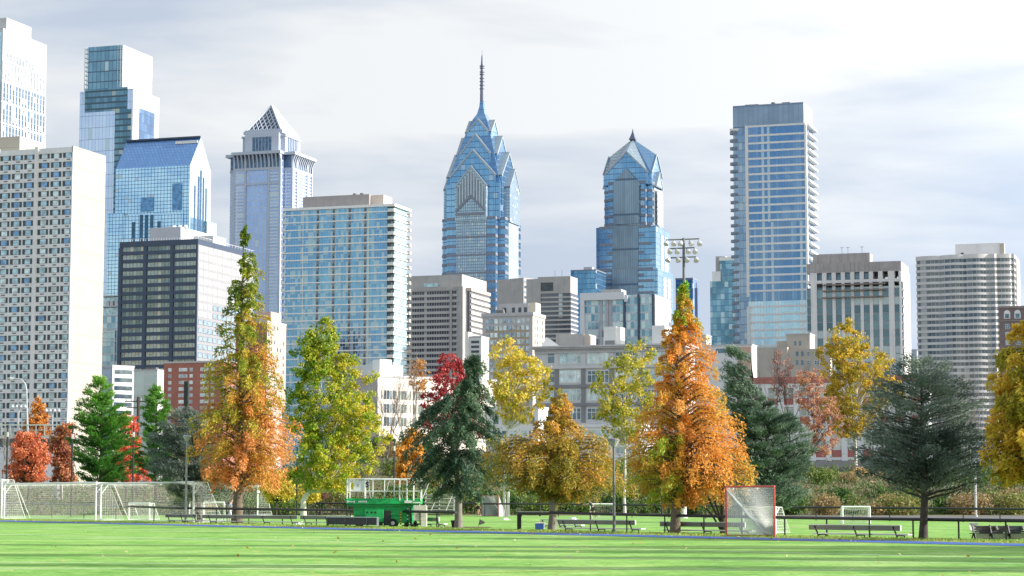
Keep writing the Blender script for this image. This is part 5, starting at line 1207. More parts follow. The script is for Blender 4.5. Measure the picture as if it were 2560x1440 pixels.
bare_tree('bare grey shrub at the far left under the roadway', 210, 5, 1285, 1080, 30, 46, BARKG, 0)
# multi-stemmed dark tree whose crown merges into the conifer behind the red goal
t = thing('spruce_tree', 'dark multi stemmed trunk leaning out just left of the red goal', 'tree', (gx(1806, 90), 90, 0)); mb = MB(); k = 90/F
mb.tube([(0, 0, -.05), (.02, 0, .75), (.02, 0, 1.6), (.1, .1, 2.6)], [.13, .115, .1, .05], 8)
for pts in ([(0, 0), (-.42, .75), (-.9, 1.3), (-1.25, 1.6), (-1.6, 2.3)], [(0, .1), (-.15, .8), (-.42, 1.7), (-.62, 2.4)], [(.02, .6), (.35, 1.5), (.8, 2.3)], [(.0, .3), (-.6, 1.5), (-1.0, 2.2)]):
    mb.tube([(x, .05*i, z) for i, (x, z) in enumerate(pts)], [.05, .042, .035, .028, .015][:len(pts)], 6)
mb.build('trunk', BARKD, t, smooth=True); rg = np.random.default_rng(5); P = rg.normal(size=(3500, 3))*[.85, .6, .36]+[-.2, 0, 2.45]
leaf_object('crown', P, rg.uniform(.1, .2, 3500), rg.normal(size=(3500, 3))+[0, 0, -.6], rg.random(3500), leaf_mat('spruce_leaf', ()), t, rg, .26)
# off to the right the same row of trees goes on; its shadows fall across the field
for i, (t_, off, hh, rr) in enumerate(((97, 5.2, 13, 3.2), (105, 5.6, 15, 3.4), (113.5, 5, 14, 3.6), (123, 5.6, 15, 3.8))):
    x, y, _ = L0(t_, off); rg = np.random.default_rng(60+i)
    r_ = thing('cypress_tree', ('orange tree outside the right edge, %s of its row' % ('first', 'second', 'third', 'fourth')[i]), 'tree', (x, y, 0), 0, 'trees beyond the right edge of the view')
    MB().tube([(0, 0, 0), (.05, 0, hh*.5), (0, 0, hh)], [.25, .16, .03], 8).build('trunk', BARKG, r_)
    n_ = 22000; z = hh*(.22+.78*rg.random(n_)); ra = rr*np.clip((hh-z)/(hh*.7), .05, 1)**.8*np.sqrt(rg.random(n_)); a_ = rg.random(n_)*6.283
    leaf_object('crown', np.stack([ra*np.cos(a_), ra*np.sin(a_), z], -1), rg.uniform(.3, .5, n_), rg.normal(size=(n_, 3)), rg.random(n_)*.7+.3, leaf_mat('cypress_leaf', ()), r_, rg, .5)

for i, (x, y, hh, rr, w_) in enumerate(((24.5, 61, 27, 1.0, 'nearest the blue line'), (29, 48.5, 28, 1.15, 'in the middle'), (31, 40, 26, 1.0, 'nearest the camera'))):  # poplars added out of view to throw thin shadows across the field
    rg = np.random.default_rng(90+i); r_ = thing('shadow_poplar', 'very tall slim poplar added outside the right edge for its shadow, '+w_, 'tree', (x, y, 0), 0, 'trees beyond the right edge of the view')
    MB().tube([(0, 0, 0), (.05, 0, hh*.5), (0, 0, hh)], [.35, .25, .04], 8).build('trunk', BARKG, r_); n_ = 16000; z = hh*(.08+.92*rg.random(n_)); ra = rr*np.clip((hh-z)/(hh*.3), .05, 1)**.6*np.sqrt(rg.random(n_)); a_ = rg.random(n_)*6.283
    leaf_object('crown', np.stack([ra*np.cos(a_), ra*np.sin(a_), z], -1), rg.uniform(.25, .4, n_), rg.normal(size=(n_, 3)), rg.random(n_), leaf_mat('yellow_leaf', ()), r_, rg, .6)
# scrub on the bank, leaf litter
rg = np.random.default_rng(77); N = 90000
u = rg.random(N); px = -500+3700*rg.random(N); yy = 190+75*rg.random(N)**1.2; zc = np.array([bank_z(a, y) for a, y in zip(px[:N], yy)])
cl = (np.sin(px*.045+yy*.21)*np.sin(yy*.33+px*.019)+np.sin(px*.11+1.3)*.5+rg.normal(size=N)*.5); hgt = np.clip(.5+1.1*cl, .05, 2.6)*rg.random(N)
keep = px > -9999; P = np.stack([(px-1280)/F*yy*1.02, yy, zc+hgt], -1)[keep]; n_ = len(P)
tint = np.clip(.42+.22*np.sin(px*.037+yy*.3)+.22*np.sin(px*.013-yy*.17+1)*np.sin(yy*.4+px*.05)+rg.normal(size=N)*.16, 0, 1)[keep]
sc = leaf_object('scrub', P, rg.uniform(.2, .5, n_), rg.normal(size=(n_, 3))+[0, 0, 1.0], tint, leaf_mat('scrub_leaf', [(0, (.035, .08, .02)), (.25, (.1, .19, .03)), (.45, (.1, .11, .05)), (.75, (.17, .13, .085)), (1, (.38, .28, .12))]), None, rg, .4)
PB = []; TB = []
for i in range(150):
    bx = rg.uniform(430, 2650); by = rg.choice([rg.uniform(188, 205), rg.uniform(200, 258)]); hh = rg.uniform(.7, 2.3); ww = hh*rg.uniform(.6, 1.1); m_ = int(420*hh*ww)+60
    v = rg.normal(size=(m_, 3)); v /= np.linalg.norm(v, axis=1, keepdims=True); v *= (rg.random(m_)**.4)[:, None]*[ww, ww, hh*.55]*rg.uniform(.75, 1.1, (m_, 1))
    PB.append(v+[(bx-1280)/F*by*1.02, by, bank_z(bx, by)+hh*.4]); TB.append(np.clip(rg.choice([.05, .15, .3, .5, .75])+rg.normal(size=m_)*.12, 0, 1))
PB = np.concatenate(PB); TB = np.concatenate(TB)
tag(leaf_object('bushes', PB, rg.uniform(.14, .3, len(PB)), rg.normal(size=(len(PB), 3)), TB, leaf_mat('bush_leaf', [(0, (.03, .08, .02)), (.25, (.1, .2, .03)), (.5, (.24, .24, .06)), (.75, (.3, .2, .12)), (1, (.5, .36, .14))]), None, rg, .7), 'tangled green and brown bushes growing over the bank', 'bushes', kind='stuff')
tag(sc, 'dry brown and green scrub covering the bank behind the far field', 'shrubs', kind='stuff')
N = 26000; P = np.stack([(-100+2800*rg.random(N)-1280)/F*190*1.02, 186+8*rg.random(N), .1+1.1*rg.random(N)**2], -1)
N = 9000; px = 2430+260*rg.random(N); yy = 258+9*rg.random(N); P = np.stack([(px-1280)/F*yy*1.02, yy, np.array([bank_z(a, y) for a, y in zip(px, yy)])-.3+(.9+.6*np.sin(px*.09)*np.sin(px*.031+1))*rg.random(N)], -1)
tag(leaf_object('ivy', P, rg.uniform(.2, .4, N), rg.normal(size=(N, 3)), rg.random(N), leaf_mat('ivy_leaf', [(0, (.12, .3, .03)), (1, (.36, .55, .08))]), None, rg, .7), 'bright green hedge running along the top of the bank at right', 'hedge', kind='stuff')
N = 9000; px = 2040+170*rg.random(N)**1.2; yy = 250+17*rg.random(N); P = np.stack([(px-1280)/F*yy*1.02, yy, np.array([bank_z(a, y) for a, y in zip(px, yy)])-.1+(.55+.5*np.sin(px*.07)*np.sin(px*.023))*rg.random(N)], -1)
tag(leaf_object('dry_grass', P, rg.uniform(.25, .5, N), rg.normal(size=(N, 3))*.4+[0, 0, 1], rg.random(N), leaf_mat('dry_leaf', [(0, (.4, .24, .1)), (1, (.66, .46, .22))]), None, rg, .15), 'dry tan grass along the top of the bank', 'grass', kind='stuff')
N = 2600; t_ = rg.random(N)*330-60; of = .8+rg.random(N)*5; P = np.array([L0(a, o_, .03) for a, o_ in zip(t_, of)])
N2 = 420; P2 = np.stack([(rg.random(N2)-.5)*60, 38+60*rg.random(N2), np.full(N2, .03)], -1); P = np.concatenate([P, P2]); N += N2
tag(leaf_object('fallen_leaves', P, rg.uniform(.05, .14, N), rg.normal(size=(N, 3))*[1, 1, .3], rg.random(N), leaf_mat('litter_leaf', [(0, (.3, .14, .05)), (.6, (.5, .33, .08)), (1, (.66, .6, .45))]), None, rg, .8, flat=.7), 'scattered fallen leaves on the turf and lawn', 'leaves', kind='stuff')
# grass blades along the lawn strip edge and far lawn
N = 60000; t_ = rg.random(N)*360-90; of = 2.75+rg.random(N)*3.6; P = np.array([L0(a, o_, .03) for a, o_ in zip(t_, of)])
tag(leaf_object('grass', P, rg.uniform(.06, .13, N), rg.normal(size=(N, 3))*.5+[0, 0, 1], rg.random(N), leaf_mat('blade_leaf', [(0, (.12, .3, .04)), (.6, (.3, .46, .08)), (1, (.5, .5, .12))]), None, rg, .25), 'ragged green grass of the lawn strip under the trees', 'grass', kind='stuff')
# ------------------------------------------------------------------ fences, poles, lamps
CHROME = mat('brushed_aluminium', (.55, .56, .57), .35, .6, .08, 4); NETW = mat('net_white', (.72, .72, .7), .8, 0, .05, 3); REDM = mat('red_paint', (.6, .07, .05), .45, 0, .1, 3)
BLKP = mat('black_padding', (.012, .014, .02), .55, 0, .2, 2); CREAMP = mat('cream_enamel', (.68, .65, .56), .5, 0, .08, 3)
def fence(label, pts, posts, rail_r=.05, post_w=.055, pad=None):
    """pts: (px, row of the foot, row of the rail)"""
    P = [(at(px, tp, ground_y(bp)), bp) for px, bp, tp in pts]; o = P[0][0].copy(); o.z = 0
    root = thing('fence', label, 'fence', o)
    mb = MB(); mb.tube([p-o for p, _ in P], rail_r, 8); mb.build('rail', BLKP, root, smooth=False)
    proto = None
    for px in posts:
        for (a, c) in zip(pts, pts[1:]):
            if a[0] <= px <= c[0]:
                t = (px-a[0])/(c[0]-a[0]); Y0, Y1 = ground_y(a[1]), ground_y(c[1])
                bp = a[1]+(c[1]-a[1])*t; tp = a[2]+(c[2]-a[2])*t; q = at(px, tp, ground_y(bp)); q = q-o
                if proto is None: proto = MB().box(-post_w/2, post_w/2, -post_w/2, post_w/2, 0, 1).build('post', BLACK, root); pp = proto
                else: pp = link_copy(proto)
                pp.location = (q.x, q.y+post_w, 0); pp.scale = (1, 1, q.z); break
    return root
fence('low black railing left of the green lift, running behind the white goals', [(20, 1291, 1258), (240, 1299, 1263), (440, 1306, 1270), (880, 1314, 1276), (1140, 1320, 1281)], [60, 130, 210, 290, 385, 463, 541, 622, 706, 791, 876, 960, 1092], .07)
fence('low black railing with a thick padded rail on the right half of the lawn', [(1375, 1327, 1281.5), (1600, 1332, 1287), (2000, 1341, 1294.5), (2560, 1353, 1302), (2760, 1357, 1306)], [1476, 1567, 1662, 1760, 1855, 1962, 2067, 2174, 2283, 2397, 2515, 2640], .062)
f_ = fence('short end panel of black railing with a pale top edge beside the blue box', [(1295, 1325, 1283), (1375, 1327, 1284)], [], .055, .1)
Yq = ground_y(1325); a, c = at(1293, 1280, Yq), at(1376, 1281, Yq); o = f_.location
mb = MB(); mb.bar(a-o+Vector((0, 0, .03)), c-o+Vector((0, 0, .03)), .09, .03); mb.build('top_strip', CHROME, f_)
mb = MB(); mb.box(-.1, .1, -.08, .08, 0, .72); mb.build('post', BLKP, f_, loc=(at(1298, 1300, Yq).x-o.x, 0, 0)); 
fence('far black railing beyond the second field', [(150, 1284, 1256), (650, 1286, 1257.5), (1250, 1291, 1259.5), (1640, 1295, 1263), (2000, 1301, 1268), (2560, 1307, 1273), (2760, 1309, 1275)], [200+92*i for i in range(28)], .072)
for i, (px, tp, w, lab) in enumerate(((15, 1065, 1, 'tall black net pole at the far left, before the round rust tree'), (178, 1070, 1, 'tall black net pole in front of the left side of the green pine'), (331, 1065, 1, 'tall black net pole in front of the right side of the green pine'),
        (742, 1120, 1, 'tall black net pole before the pale trunk of the broad yellow green tree'), (868, 1090, 1, 'tall black net pole just behind the left end of the green lift'), (985, 1100, 1, 'tall black net pole behind the middle of the green lift'),
        (1097, 1218, 1, 'black net pole just left of the dark spruce trunk'), (1350, 1215, 1, 'black net pole left of the olive tree trunk'), (1654, 1222, 1, 'black net pole just left of the tall orange tree trunk'))):
    Yp = 178; r_ = thing('net_pole', lab, 'pole', (gx(px, Yp), Yp, 0), 0, 'tall black net poles along the far field'); z = at(px, tp, Yp).z
    MB().tube([(0, 0, 0), (0, 0, z)], [.085, .065], 8).build('pole', BLACK, r_); MB().tube([(0, 0, z-.9), (0, 0, z-.5)], .1, 8).build('insulator', CHROME, r_)
    MB().tube([(0, 0, z), (0, 0, z+.08)], .09, 8).build('cap', BLACK, r_)
def lamp_post(px, base, top, lab, headw, r=.052, m=STEEL):
    Y = ground_y(base)-(3 if px < 900 else 0); z = at(px, top, Y).z; t = thing('street_lamp', lab, 'lamp post', (gx(px, Y), Y, 0))
    MB().tube([(0, 0, 0), (0, 0, .12)], r*2, 10).build('base', m, t); MB().tube([(0, 0, .1), (0, 0, z-.3)], [r*1.25, r*.85], 10).build('pole', m, t)
    h = MB(); h.tube([(0, 0, z-.32), (0, 0, z-.05)], [headw*.35, headw], 14).build('lamp_shade', mat('lamp_grey', (.42, .43, .42), .5), t); MB().tube([(0, 0, z-.05), (0, 0, z+.03), (0, 0, z+.06)], [headw*1.05, headw*.9, headw*.3], 14).build('cap', m, t)
lamp_post(465, 1306, 1090, 'grey lamp post with a small flared head in front of the small dark spruce', .24, .06, mat('lamp_pale', (.34, .35, .35), .5))
lamp_post(1535, 1331, 1099, 'grey lamp post with a flat wide head between the olive and orange trees', .26)
for px, tp, bs, lab, m, w in ((1271, 1231, 1291, 'short pale post beyond the far black railing right of the far red goal', CHROME, .11), (1710, 1240, 1296, 'short white padded post beyond the orange tree trunk', WHITE, .19), (2439, 1150, 1294, 'slim pale post right of the dark blue green conifer', CHROME, .1)):
    Y = 172 if px > 2000 else ground_y(bs)+2; t = thing('post', lab, 'post', (gx(px, Y), Y, 0)); z = at(px, tp, Y).z; MB().tube([(0, 0, 0), (0, 0, z)], w, 9).build('pole', m, t); MB().tube([(0, 0, 0), (0, 0, .15)], w*1.5, 9).build('base', m, t); MB().tube([(0, 0, z), (0, 0, z+.1)], [w*1.1, w*.5], 9).build('cap', m, t)
# stadium floodlight
Y = 240; t = thing('floodlight_mast', 'tall floodlight mast with three rows of round lamps behind the tall orange tree', 'floodlight', (gx(1710, Y), Y, 0)); q = lambda px, py: at(px, py, Y)-t.location
MB().tube([(0, 0, 0), q(1711, 900), q(1709, 595)], [.3, .2, .14], 9).build('pole', STEEL, t)
for row, (xa, xb_) in zip((598, 620, 643), ((1664, 1748), (1672, 1736), (1671, 1741))): MB().bar(q(xa, row+2), q(xb_, row-1), .14).build('crossarm', STEEL, t)
hl = MB(); hl.tube([(0, .3, .12), (0, 0, 0), (0, -.28, -.14)], [.1, .25, .31], 12); hm = hl.mesh('lamp_head', [mat('lamp_head_grey', (.5, .52, .54), .35, .3), ])
gl = MB(); gl.tube([(0, -.281, -.141), (0, -.3, -.15)], [.28, .25], 12); gm_ = gl.mesh('lamp_glass', [mat('lamp_glass', (.8, .8, .8), .2)])
for py, L in ((607, (1666, 1684, 1702, 1726, 1748)), (627, (1673, 1692, 1719, 1737)), (648, (1671, 1694, 1716, 1740))):
    for px in L:
        h = bpy.data.objects.new('lamp_head', hm); COL.objects.link(h); h.parent = t; h.location = q(px, py)+Vector((0, -.2, 0)); h.rotation_euler = (R(25), 0, R(rnd.uniform(-40, 40)))
        g_ = bpy.data.objects.new('lamp_glass', gm_); COL.objects.link(g_); g_.parent = h
# ---- elevated roadway at the left
Y = 228; e0, e1 = gx(-300, Y), gx(172, Y); zt = at(60, 1088, Y).z
t = thing('elevated_roadway', 'dark elevated roadway with a tall railing above the rust red tree', 'bridge', (e0, Y, 0)); Lw = e1-e0
DKG2 = mat('bridge_girder', (.05, .06, .07), .6, .1); MB().box(0, Lw, 0, 9, zt-.35, zt).build('deck', GREYC, t); MB().box(0, Lw+.3, -.15, .15, zt-1.1, zt-.36).build('girder', DKG2, t)
mb = MB(); [mb.box(Lw*i/22-.05, Lw*i/22+.05, -.05, .05, zt, zt+1.1) for i in range(23)]; tag(mb.build('railing_posts', CHROME, t), kind='stuff'); MB().bar((0, 0, zt+1.1), (Lw, 0, zt+1.1), .13).build('top_rail', CHROME, t); MB().bar((0, 0, zt+.55), (Lw, 0, zt+.55), .05).build('mid_rail', CHROME, t)
mb = MB(); [mb.box(Lw*i/140-.012, Lw*i/140+.012, .05, .075, zt, zt+1.1) for i in range(141)]; tag(mb.build('railing_bars', DKG2, t), kind='stuff')
for f in (.45, .93): MB().prism([(Lw*f-1.6, .5), (Lw*f+1.2, .5), (Lw*f+1.2, 2), (Lw*f-1.6, 2)], zt-1.6, zt-.37).build('pier_cap', DKG2, t); MB().tube([(Lw*f, 1.2, 0), (Lw*f, 1.2, zt-1.6)], .5, 12).build('pier', GREYC, t)
for i in range(3): MB().bar((Lw*.93+.3+i*.9, .4, zt-1.0), (Lw*.93+1.2+i*.9, .4, zt-3.8), .12).build('brace', CHROME, t)
def arm_lamp(px, tp, hx, Y, z0, lab, m=mat('pale_lamp', (.4, .42, .42), .5)):
    t = thing('street_lamp', lab, 'street lamp', (gx(px, Y), Y, z0)); q = lambda a_, b_: at(a_, b_, Y)-t.location
    MB().tube([(0, 0, 0), q(px, tp+28), q(px-3, tp+14), q((px+hx)/2+4, tp+2), q(hx, tp)], [.12, .1, .08, .07, .06], 8).build('pole', m, t)
    h = q(hx, tp); MB().tube([h+Vector((-.7, 0, -.08)), h+Vector((-.3, 0, -.04)), h+Vector((.1, 0, .03))], [.1, .2, .08], 8).build('lamp_head', m, t)
arm_lamp(66, 946, 33, 236, zt, 'pale curved street lamp on the elevated roadway')
for (px, tp, lab) in ((42, 1010, 'white twin floodlight cluster on the elevated roadway'), (127, 1020, 'thin greenish mast with small lamps on the elevated roadway')):
    t = thing('light_mast', lab, 'mast', (gx(px, 234), 234, zt)); z = at(px, tp, 234).z-zt; MB().tube([(0, 0, 0), (0, 0, z)], .06, 7).build('pole', mat('pale_lamp', ()), t); MB().bar((-.75, 0, z), (.75, 0, z), .06).build('crossarm', mat('pale_lamp', ()), t)
    for i in range(4): MB().tube([(-.7+i*.46, 0, z-.1), (-.7+i*.46, -.1, z-.42)], [.09, .2], 8).build('lamp_head', mat('lamp_head_grey', ()), t)
t = thing('utility_pole', 'dark utility pole with crossarms between the two green pines', 'pole', (gx(342, 232), 232, 0)); z = at(342, 992, 232).z; MB().tube([(0, 0, 0), (0, 0, z)], .17, 8).build('pole', BARKD, t)
for dz, w in ((.5, 1.5), (1.2, 1.3)): MB().bar((-w, 0, z-dz), (w, 0, z-dz), .12).build('crossarm', BARKD, t)
for i in range(6): MB().tube([(-1.3+i*.52, 0, z-.44), (-1.3+i*.52, 0, z-.2)], .06, 6).build('insulator', CHROME, t)
Y = 180; t = thing('banner_post', 'black upright blade shaped signboard above the small dark spruce', 'sign', (gx(462, Y), Y, 0)); z0 = at(462, 1014, Y).z; z1 = at(462, 953, Y).z
MB().tube([(0, .0, 0), (0, .0, z0)], .1, 8).build('pole', BLACK, t); MB().prism([(-.22, -.12), (.16, -.16), (.24, .12), (-.16, .14)], z0, z1).build('panel', BLACK, t, bevel=.03)

# ------------------------------------------------------------------ goals
def goal(name, label, L, Rr, top, depth, m=WHITE, pr=.06, net=.17, cat='goal', group=None, topdepth=.9, side=1, netr=.0065, netm=NETW, brace=True):
    """L, Rr: (px, foot row) of the two front posts; the net goes away from the camera"""
    a = Vector((gx(L[0], ground_y(L[1])), ground_y(L[1]), 0)); c = Vector((gx(Rr[0], ground_y(Rr[1])), ground_y(Rr[1]), 0))
    z = at(L[0], top, a.y).z; root = thing(name, label, cat, a, 0, group); d = c-a; n = Vector((-d.y, d.x, 0)).normalized()
    if n.y < 0: n = -n
    n *= side; w = d.length; U = Vector((0, 0, 1))
    for e in (Vector(), d): MB().tube([e, e+U*z], pr, 10).build('post', m, root)
    MB().tube([U*z-d.normalized()*pr, d+U*z+d.normalized()*pr], pr, 10).build('crossbar', m, root)
    for e in (Vector(), d):
        MB().tube([e+U*z, e+U*z+n*topdepth, e+U*.05+n*depth, e+U*.04], pr*.45, 6).build('back_stay', m, root)
        if brace: MB().tube([e+U*z*.7, e+U*(z-.02)+n*topdepth*.6], pr*.5, 6).build('brace', m, root)
    MB().tube([U*.04+n*depth, d+U*.04+n*depth], pr*.45, 6).build('ground_bar', m, root)
    # net: lines of a grid hung between crossbar, back and ground
    prof = [U*z, U*(z-.12)+n*topdepth, U*(z*.45)+n*(topdepth*.5+depth*.5+.0), U*.05+n*depth]
    def pp(t):
        s_ = t*3; i = min(2, int(s_)); f = s_-i; return prof[i].lerp(prof[i+1], f)
    mb = MB(); N = int(w/net); len_ = z+depth
    for i in range(N+1):
        u = d*(i/N); sag = lambda t: Vector((0, 0, -.1*math.sin(math.pi*t)*math.sin(math.pi*i/N)))
        P = [u+pp(t/8)+sag(t/8) for t in range(9)]
        for p, q in zip(P, P[1:]): mb.bar(p, q, netr)
    M = int(len_/net)
    for j in range(M+1):
        t = j/M; P = [d*(i/12)+pp(t)+Vector((0, 0, -.1*math.sin(math.pi*t)*math.sin(math.pi*i/12))) for i in range(13)]
        for p, q in zip(P, P[1:]): mb.bar(p, q, netr)
    for e in (Vector(), d):
        for j in range(1, int(z/net)):
            zz_ = j*net; dd = topdepth+(depth-topdepth)*(1-zz_/z); mb.bar(e+U*zz_, e+U*zz_+n*dd, netr)
        for j in range(1, int(depth/net)):
            dd = j*net; zt_ = z if dd < topdepth else z*(1-(dd-topdepth)/(depth-topdepth)); mb.bar(e+n*dd, e+n*dd+U*zt_, netr)
    mb.build('net', netm, root); return root
GG_ = 'full size white goals along the left field edge'
goal('soccer_goal', 'full size white goal cut off by the left edge of the view', (-235, 1293), (4, 1297), 1203, 1.9, group=GG_)
goal('soccer_goal', 'full size white netted goal at far left, in front of the rust tree and pine', (11, 1297.5), (240, 1302), 1210, 2.0, group=GG_)
goal('soccer_goal', 'full size white netted goal left of the slim lamp', (252, 1302), (484, 1307), 1209, 2.0, group=GG_)
goal('soccer_goal', 'full size white goal seen past the trunk of the tallest tree', (474, 1288), (644, 1289), 1216, 1.9, netr=.006)
goal('small_goal', 'small white goal seen through the net of the goal left of the lamp', (323, 1300), (374, 1300.5), 1258, .9, pr=.05, net=.14, topdepth=.4)
goal('small_goal', 'small white goal with orange corner clips left of the tallest trunk', (509, 1303), (560, 1303), 1256, .8, pr=.05, net=.14, topdepth=.35)
goal('small_goal', 'small white goal behind the running person in black', (1476, 1297), (1533, 1297), 1260, .9, pr=.05, net=.13, topdepth=.4)
goal('small_goal', 'small white goal near the far railing left of the dark conifer', (2106, 1309), (2174, 1309), 1267, 1.0, pr=.05, net=.13, topdepth=.5, netr=.014)
goal('small_goal', 'white rounded goal frame standing behind the red goal', (1857, 1333), (1938, 1334), 1268, 1.1, pr=.045, net=.11, topdepth=.5)
for px, base in ((514, 1303), (554, 1303), (2112, 1309), (2168, 1309)):
    pass
# red lacrosse goals : square frame, triangular base, net pulled to a point
def lacrosse(label, L, Rr, top, depth, netc, pr=.035, net=.07, nr=.011, ang=0, m=REDM):
    a = Vector((gx(L[0], ground_y(L[1])), ground_y(L[1]), 0)); c = Vector((gx(Rr[0], ground_y(Rr[1])), ground_y(Rr[1]), 0)); z = at(L[0], top, a.y).z
    root = thing('lacrosse_goal', label, 'goal', a); d = c-a; U = Vector((0, 0, 1)); n = Vector((-d.y, d.x, 0)).normalized(); n = n if n.y > 0 else -n; apx = d*.5+n*depth
    for e in (Vector(), d): MB().tube([e, e+U*z], pr, 10).build('post', m, root)
    MB().tube([U*z-d.normalized()*pr, d+U*z+d.normalized()*pr], pr, 10).build('crossbar', m, root)
    MB().tube([U*.03, apx+U*.03, d+U*.03], pr*.7, 8).build('base_bar', m, root)
    mb = MB(); N = int(d.length/net)
    for i in range(N+1):
        p0 = d*(i/N)+U*z; P = [p0.lerp(apx, t/6)+U*(-.16*math.sin(math.pi*t/6)) for t in range(7)]
        for p, q in zip(P, P[1:]): mb.bar(p, q, nr)
    for e in (Vector(), d):
        for i in range(1, N+1):
            p0 = e+U*(z*i/N); P = [p0.lerp(apx, t/4)+U*(-.1*math.sin(math.pi*t/4)) for t in range(5)]
            for p, q in zip(P, P[1:]): mb.bar(p, q, nr)
    for j in range(1, 26):
        t = j/26; P = [U*.03, U*(z*.5), U*z, d*.5+U*z, d+U*z, d+U*z*.5, d+U*.03]; P = [p.lerp(apx, t)+U*(-.12*math.sin(math.pi*t)*(p.z > .1)) for p in P]
        for p, q in zip(P, P[1:]): mb.bar(p, q, nr)
    mb.build('net', netc, root)
    MB().tube([U*(z-.1)+Vector((.03, 0, 0)), (U*z).lerp(apx, .45)+U*-.2, (U*z).lerp(apx, .8)+U*-.22, apx+U*.06], [.03, .05, .06, .04], 7).build('net_rope', netc, root)
    for e, f in ((d*.15, 0), (d*.65, 0), (d*.98, 0)): MB().tube([e+U*(z-.05)+Vector((0, -pr, 0)), e+U*(z-.1)+Vector((0, -pr, 0))], .03, 7).build('net_clip', WHITE, root)
    return root
lacrosse('red framed lacrosse goal with a white net standing by the blue line at right', (1815, 1340), (1936, 1343), 1217, 1.15, NETW)
lacrosse('faded red goal with a pale cover far away left of the olive tree', (1204, 1290), (1247, 1291), 1240, 1.5, mat('net_grey', (.46, .46, .48), .8), net=.06, nr=.02, m=mat('faded_red', (.55, .2, .2), .6))

# ------------------------------------------------------------------ benches
def bench(label, L, Rr, backtop, m=CHROME, legm=BLACK, nleg=3, bh=.2, backm=None, dx=.12, cut=None):
    a = Vector((gx(L[0], ground_y(L[1])), ground_y(L[1]), 0)); c = Vector((gx(Rr[0], ground_y(Rr[1])), ground_y(Rr[1]), 0)); d = c-a; w = d.length; z = at(L[0], backtop, a.y).z
    root = thing('bench', label, 'bench', a, math.atan2(d.y, d.x)); zs = z*.34
    MB().box(0, w, -.03, .01, z-bh, z-.018).build('backrest', backm or mat('bench_shadow', (.17, .165, .15), .5, .2), root, bevel=.008); MB().box(-.01, w+.01, -.045, .02, z-.016, z+.012).build('back_cap', m, root)  # backrest colour darkened to carry the shade on its near side
    MB().box(.1, w+.3, .04, .34, zs-.055, zs).build('seat', m, root, bevel=.01)
    MB().box(w-.004, w+.012, -.03, .03, z-bh, z-.02).build('end_cap', WHITE, root)
    for i in range(nleg):
        x = w*(.07+.86*i/(nleg-1)); mb = MB(); mb.bar((x, -.05, z-.05), (x+.08, .08, zs-.1), .045, .05).bar((x+.08, .08, zs-.1), (x+.1, .0, 0), .045).bar((x+.08, .08, zs-.07), (x+.22, .36, zs-.07), .04).bar((x+.22, .34, zs-.07), (x+.2, .36, 0), .045)
        mb.build('leg', legm, root)
    return root
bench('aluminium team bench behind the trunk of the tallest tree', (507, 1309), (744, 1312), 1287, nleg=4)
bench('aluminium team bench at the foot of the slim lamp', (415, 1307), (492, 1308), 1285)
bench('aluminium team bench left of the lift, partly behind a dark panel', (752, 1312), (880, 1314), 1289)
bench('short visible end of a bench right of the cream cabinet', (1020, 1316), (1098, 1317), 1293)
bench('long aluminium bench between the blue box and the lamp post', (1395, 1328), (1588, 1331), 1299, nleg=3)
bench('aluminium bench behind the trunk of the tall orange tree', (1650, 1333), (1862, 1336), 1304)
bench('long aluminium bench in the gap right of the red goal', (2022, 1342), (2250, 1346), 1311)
bench('low white bench far behind the blue box', (1351, 1318), (1440, 1319), 1298, backm=WHITE, m=WHITE, bh=.08)
# dark backed bench tipped towards the camera, in front of the lift
a = Vector((gx(817, ground_y(1316)), ground_y(1316), 0)); c = Vector((gx(944, ground_y(1318)), ground_y(1318), 0)); d = c-a; t = thing('bench', 'tipped over bench showing its dark underside in front of the lift', 'bench', a, math.atan2(d.y, d.x)); w = d.length
MB().box(0, w, -.02, .02, .1, .48).build('backrest', mat('dark_mesh', (.05, .05, .05), .7, 0, .4, 6), t); MB().box(-.02, w+.04, -.04, .03, .48, .52).build('top_edge', CHROME, t); MB().box(w, w+.07, -.05, .04, .0, .5).build('end_cap', WHITE, t)
for f in (.02, .38, .8): MB().box(w*f, w*f+.05, -.05, .05, 0, .48).build('leg', STEEL, t)
# heap of benches and gear at the right edge
Y = ground_y(1348); P = lambda px, py: at(px, py, Y)
x0, x1 = gx(2420, Y), gx(2640, Y); t = thing('bench', 'dark slatted bench at the right edge with gear piled behind it', 'bench', (x0, Y, 0))
z = P(0, 1312).z
for i in range(3): MB().box(.2, x1-x0, -.04, 0, z-.1-i*.09, z-.03-i*.09).build('slat', mat('dark_slat', (.08, .085, .1), .5), t, bevel=.008)
MB().box(0, x1-x0, -.3, -.06, .2, .225).build('seat', BLACK, t)
for f in (.12, .75, 1.4, 2.1, 2.8): MB().bar((f, -.05, z), (f+.06, -.2, .0), .05).bar((f+.04, .0, .2), (f+.05, .3, 0), .04).build('leg', BLACK, t)
for i in range(3): MB().tube([(.95+i*.95, -.07, z-.05), (1.0+i*.95, -.07, z-.18)], .07, 8).build('bracket', STEEL, t)
t = thing('metal_sheets', 'ribbed pale metal sheets leaning under the dark bench at right', 'metal sheets', (gx(2440, Y), Y+.12, 0)); mb = MB()
for i in range(22): mb.box(i*.085, i*.085+.05, -.02+.01*(i % 2), .02, 0.02, .2)
mb.box(0, 1.9, .02, .05, .02, .19); mb.build('ribs', CHROME, t, loc=(0, 0, 0)); MB().box(1.95, 2.4, -.1, .1, .01, .05).build('loose_plank', WHITE, t)
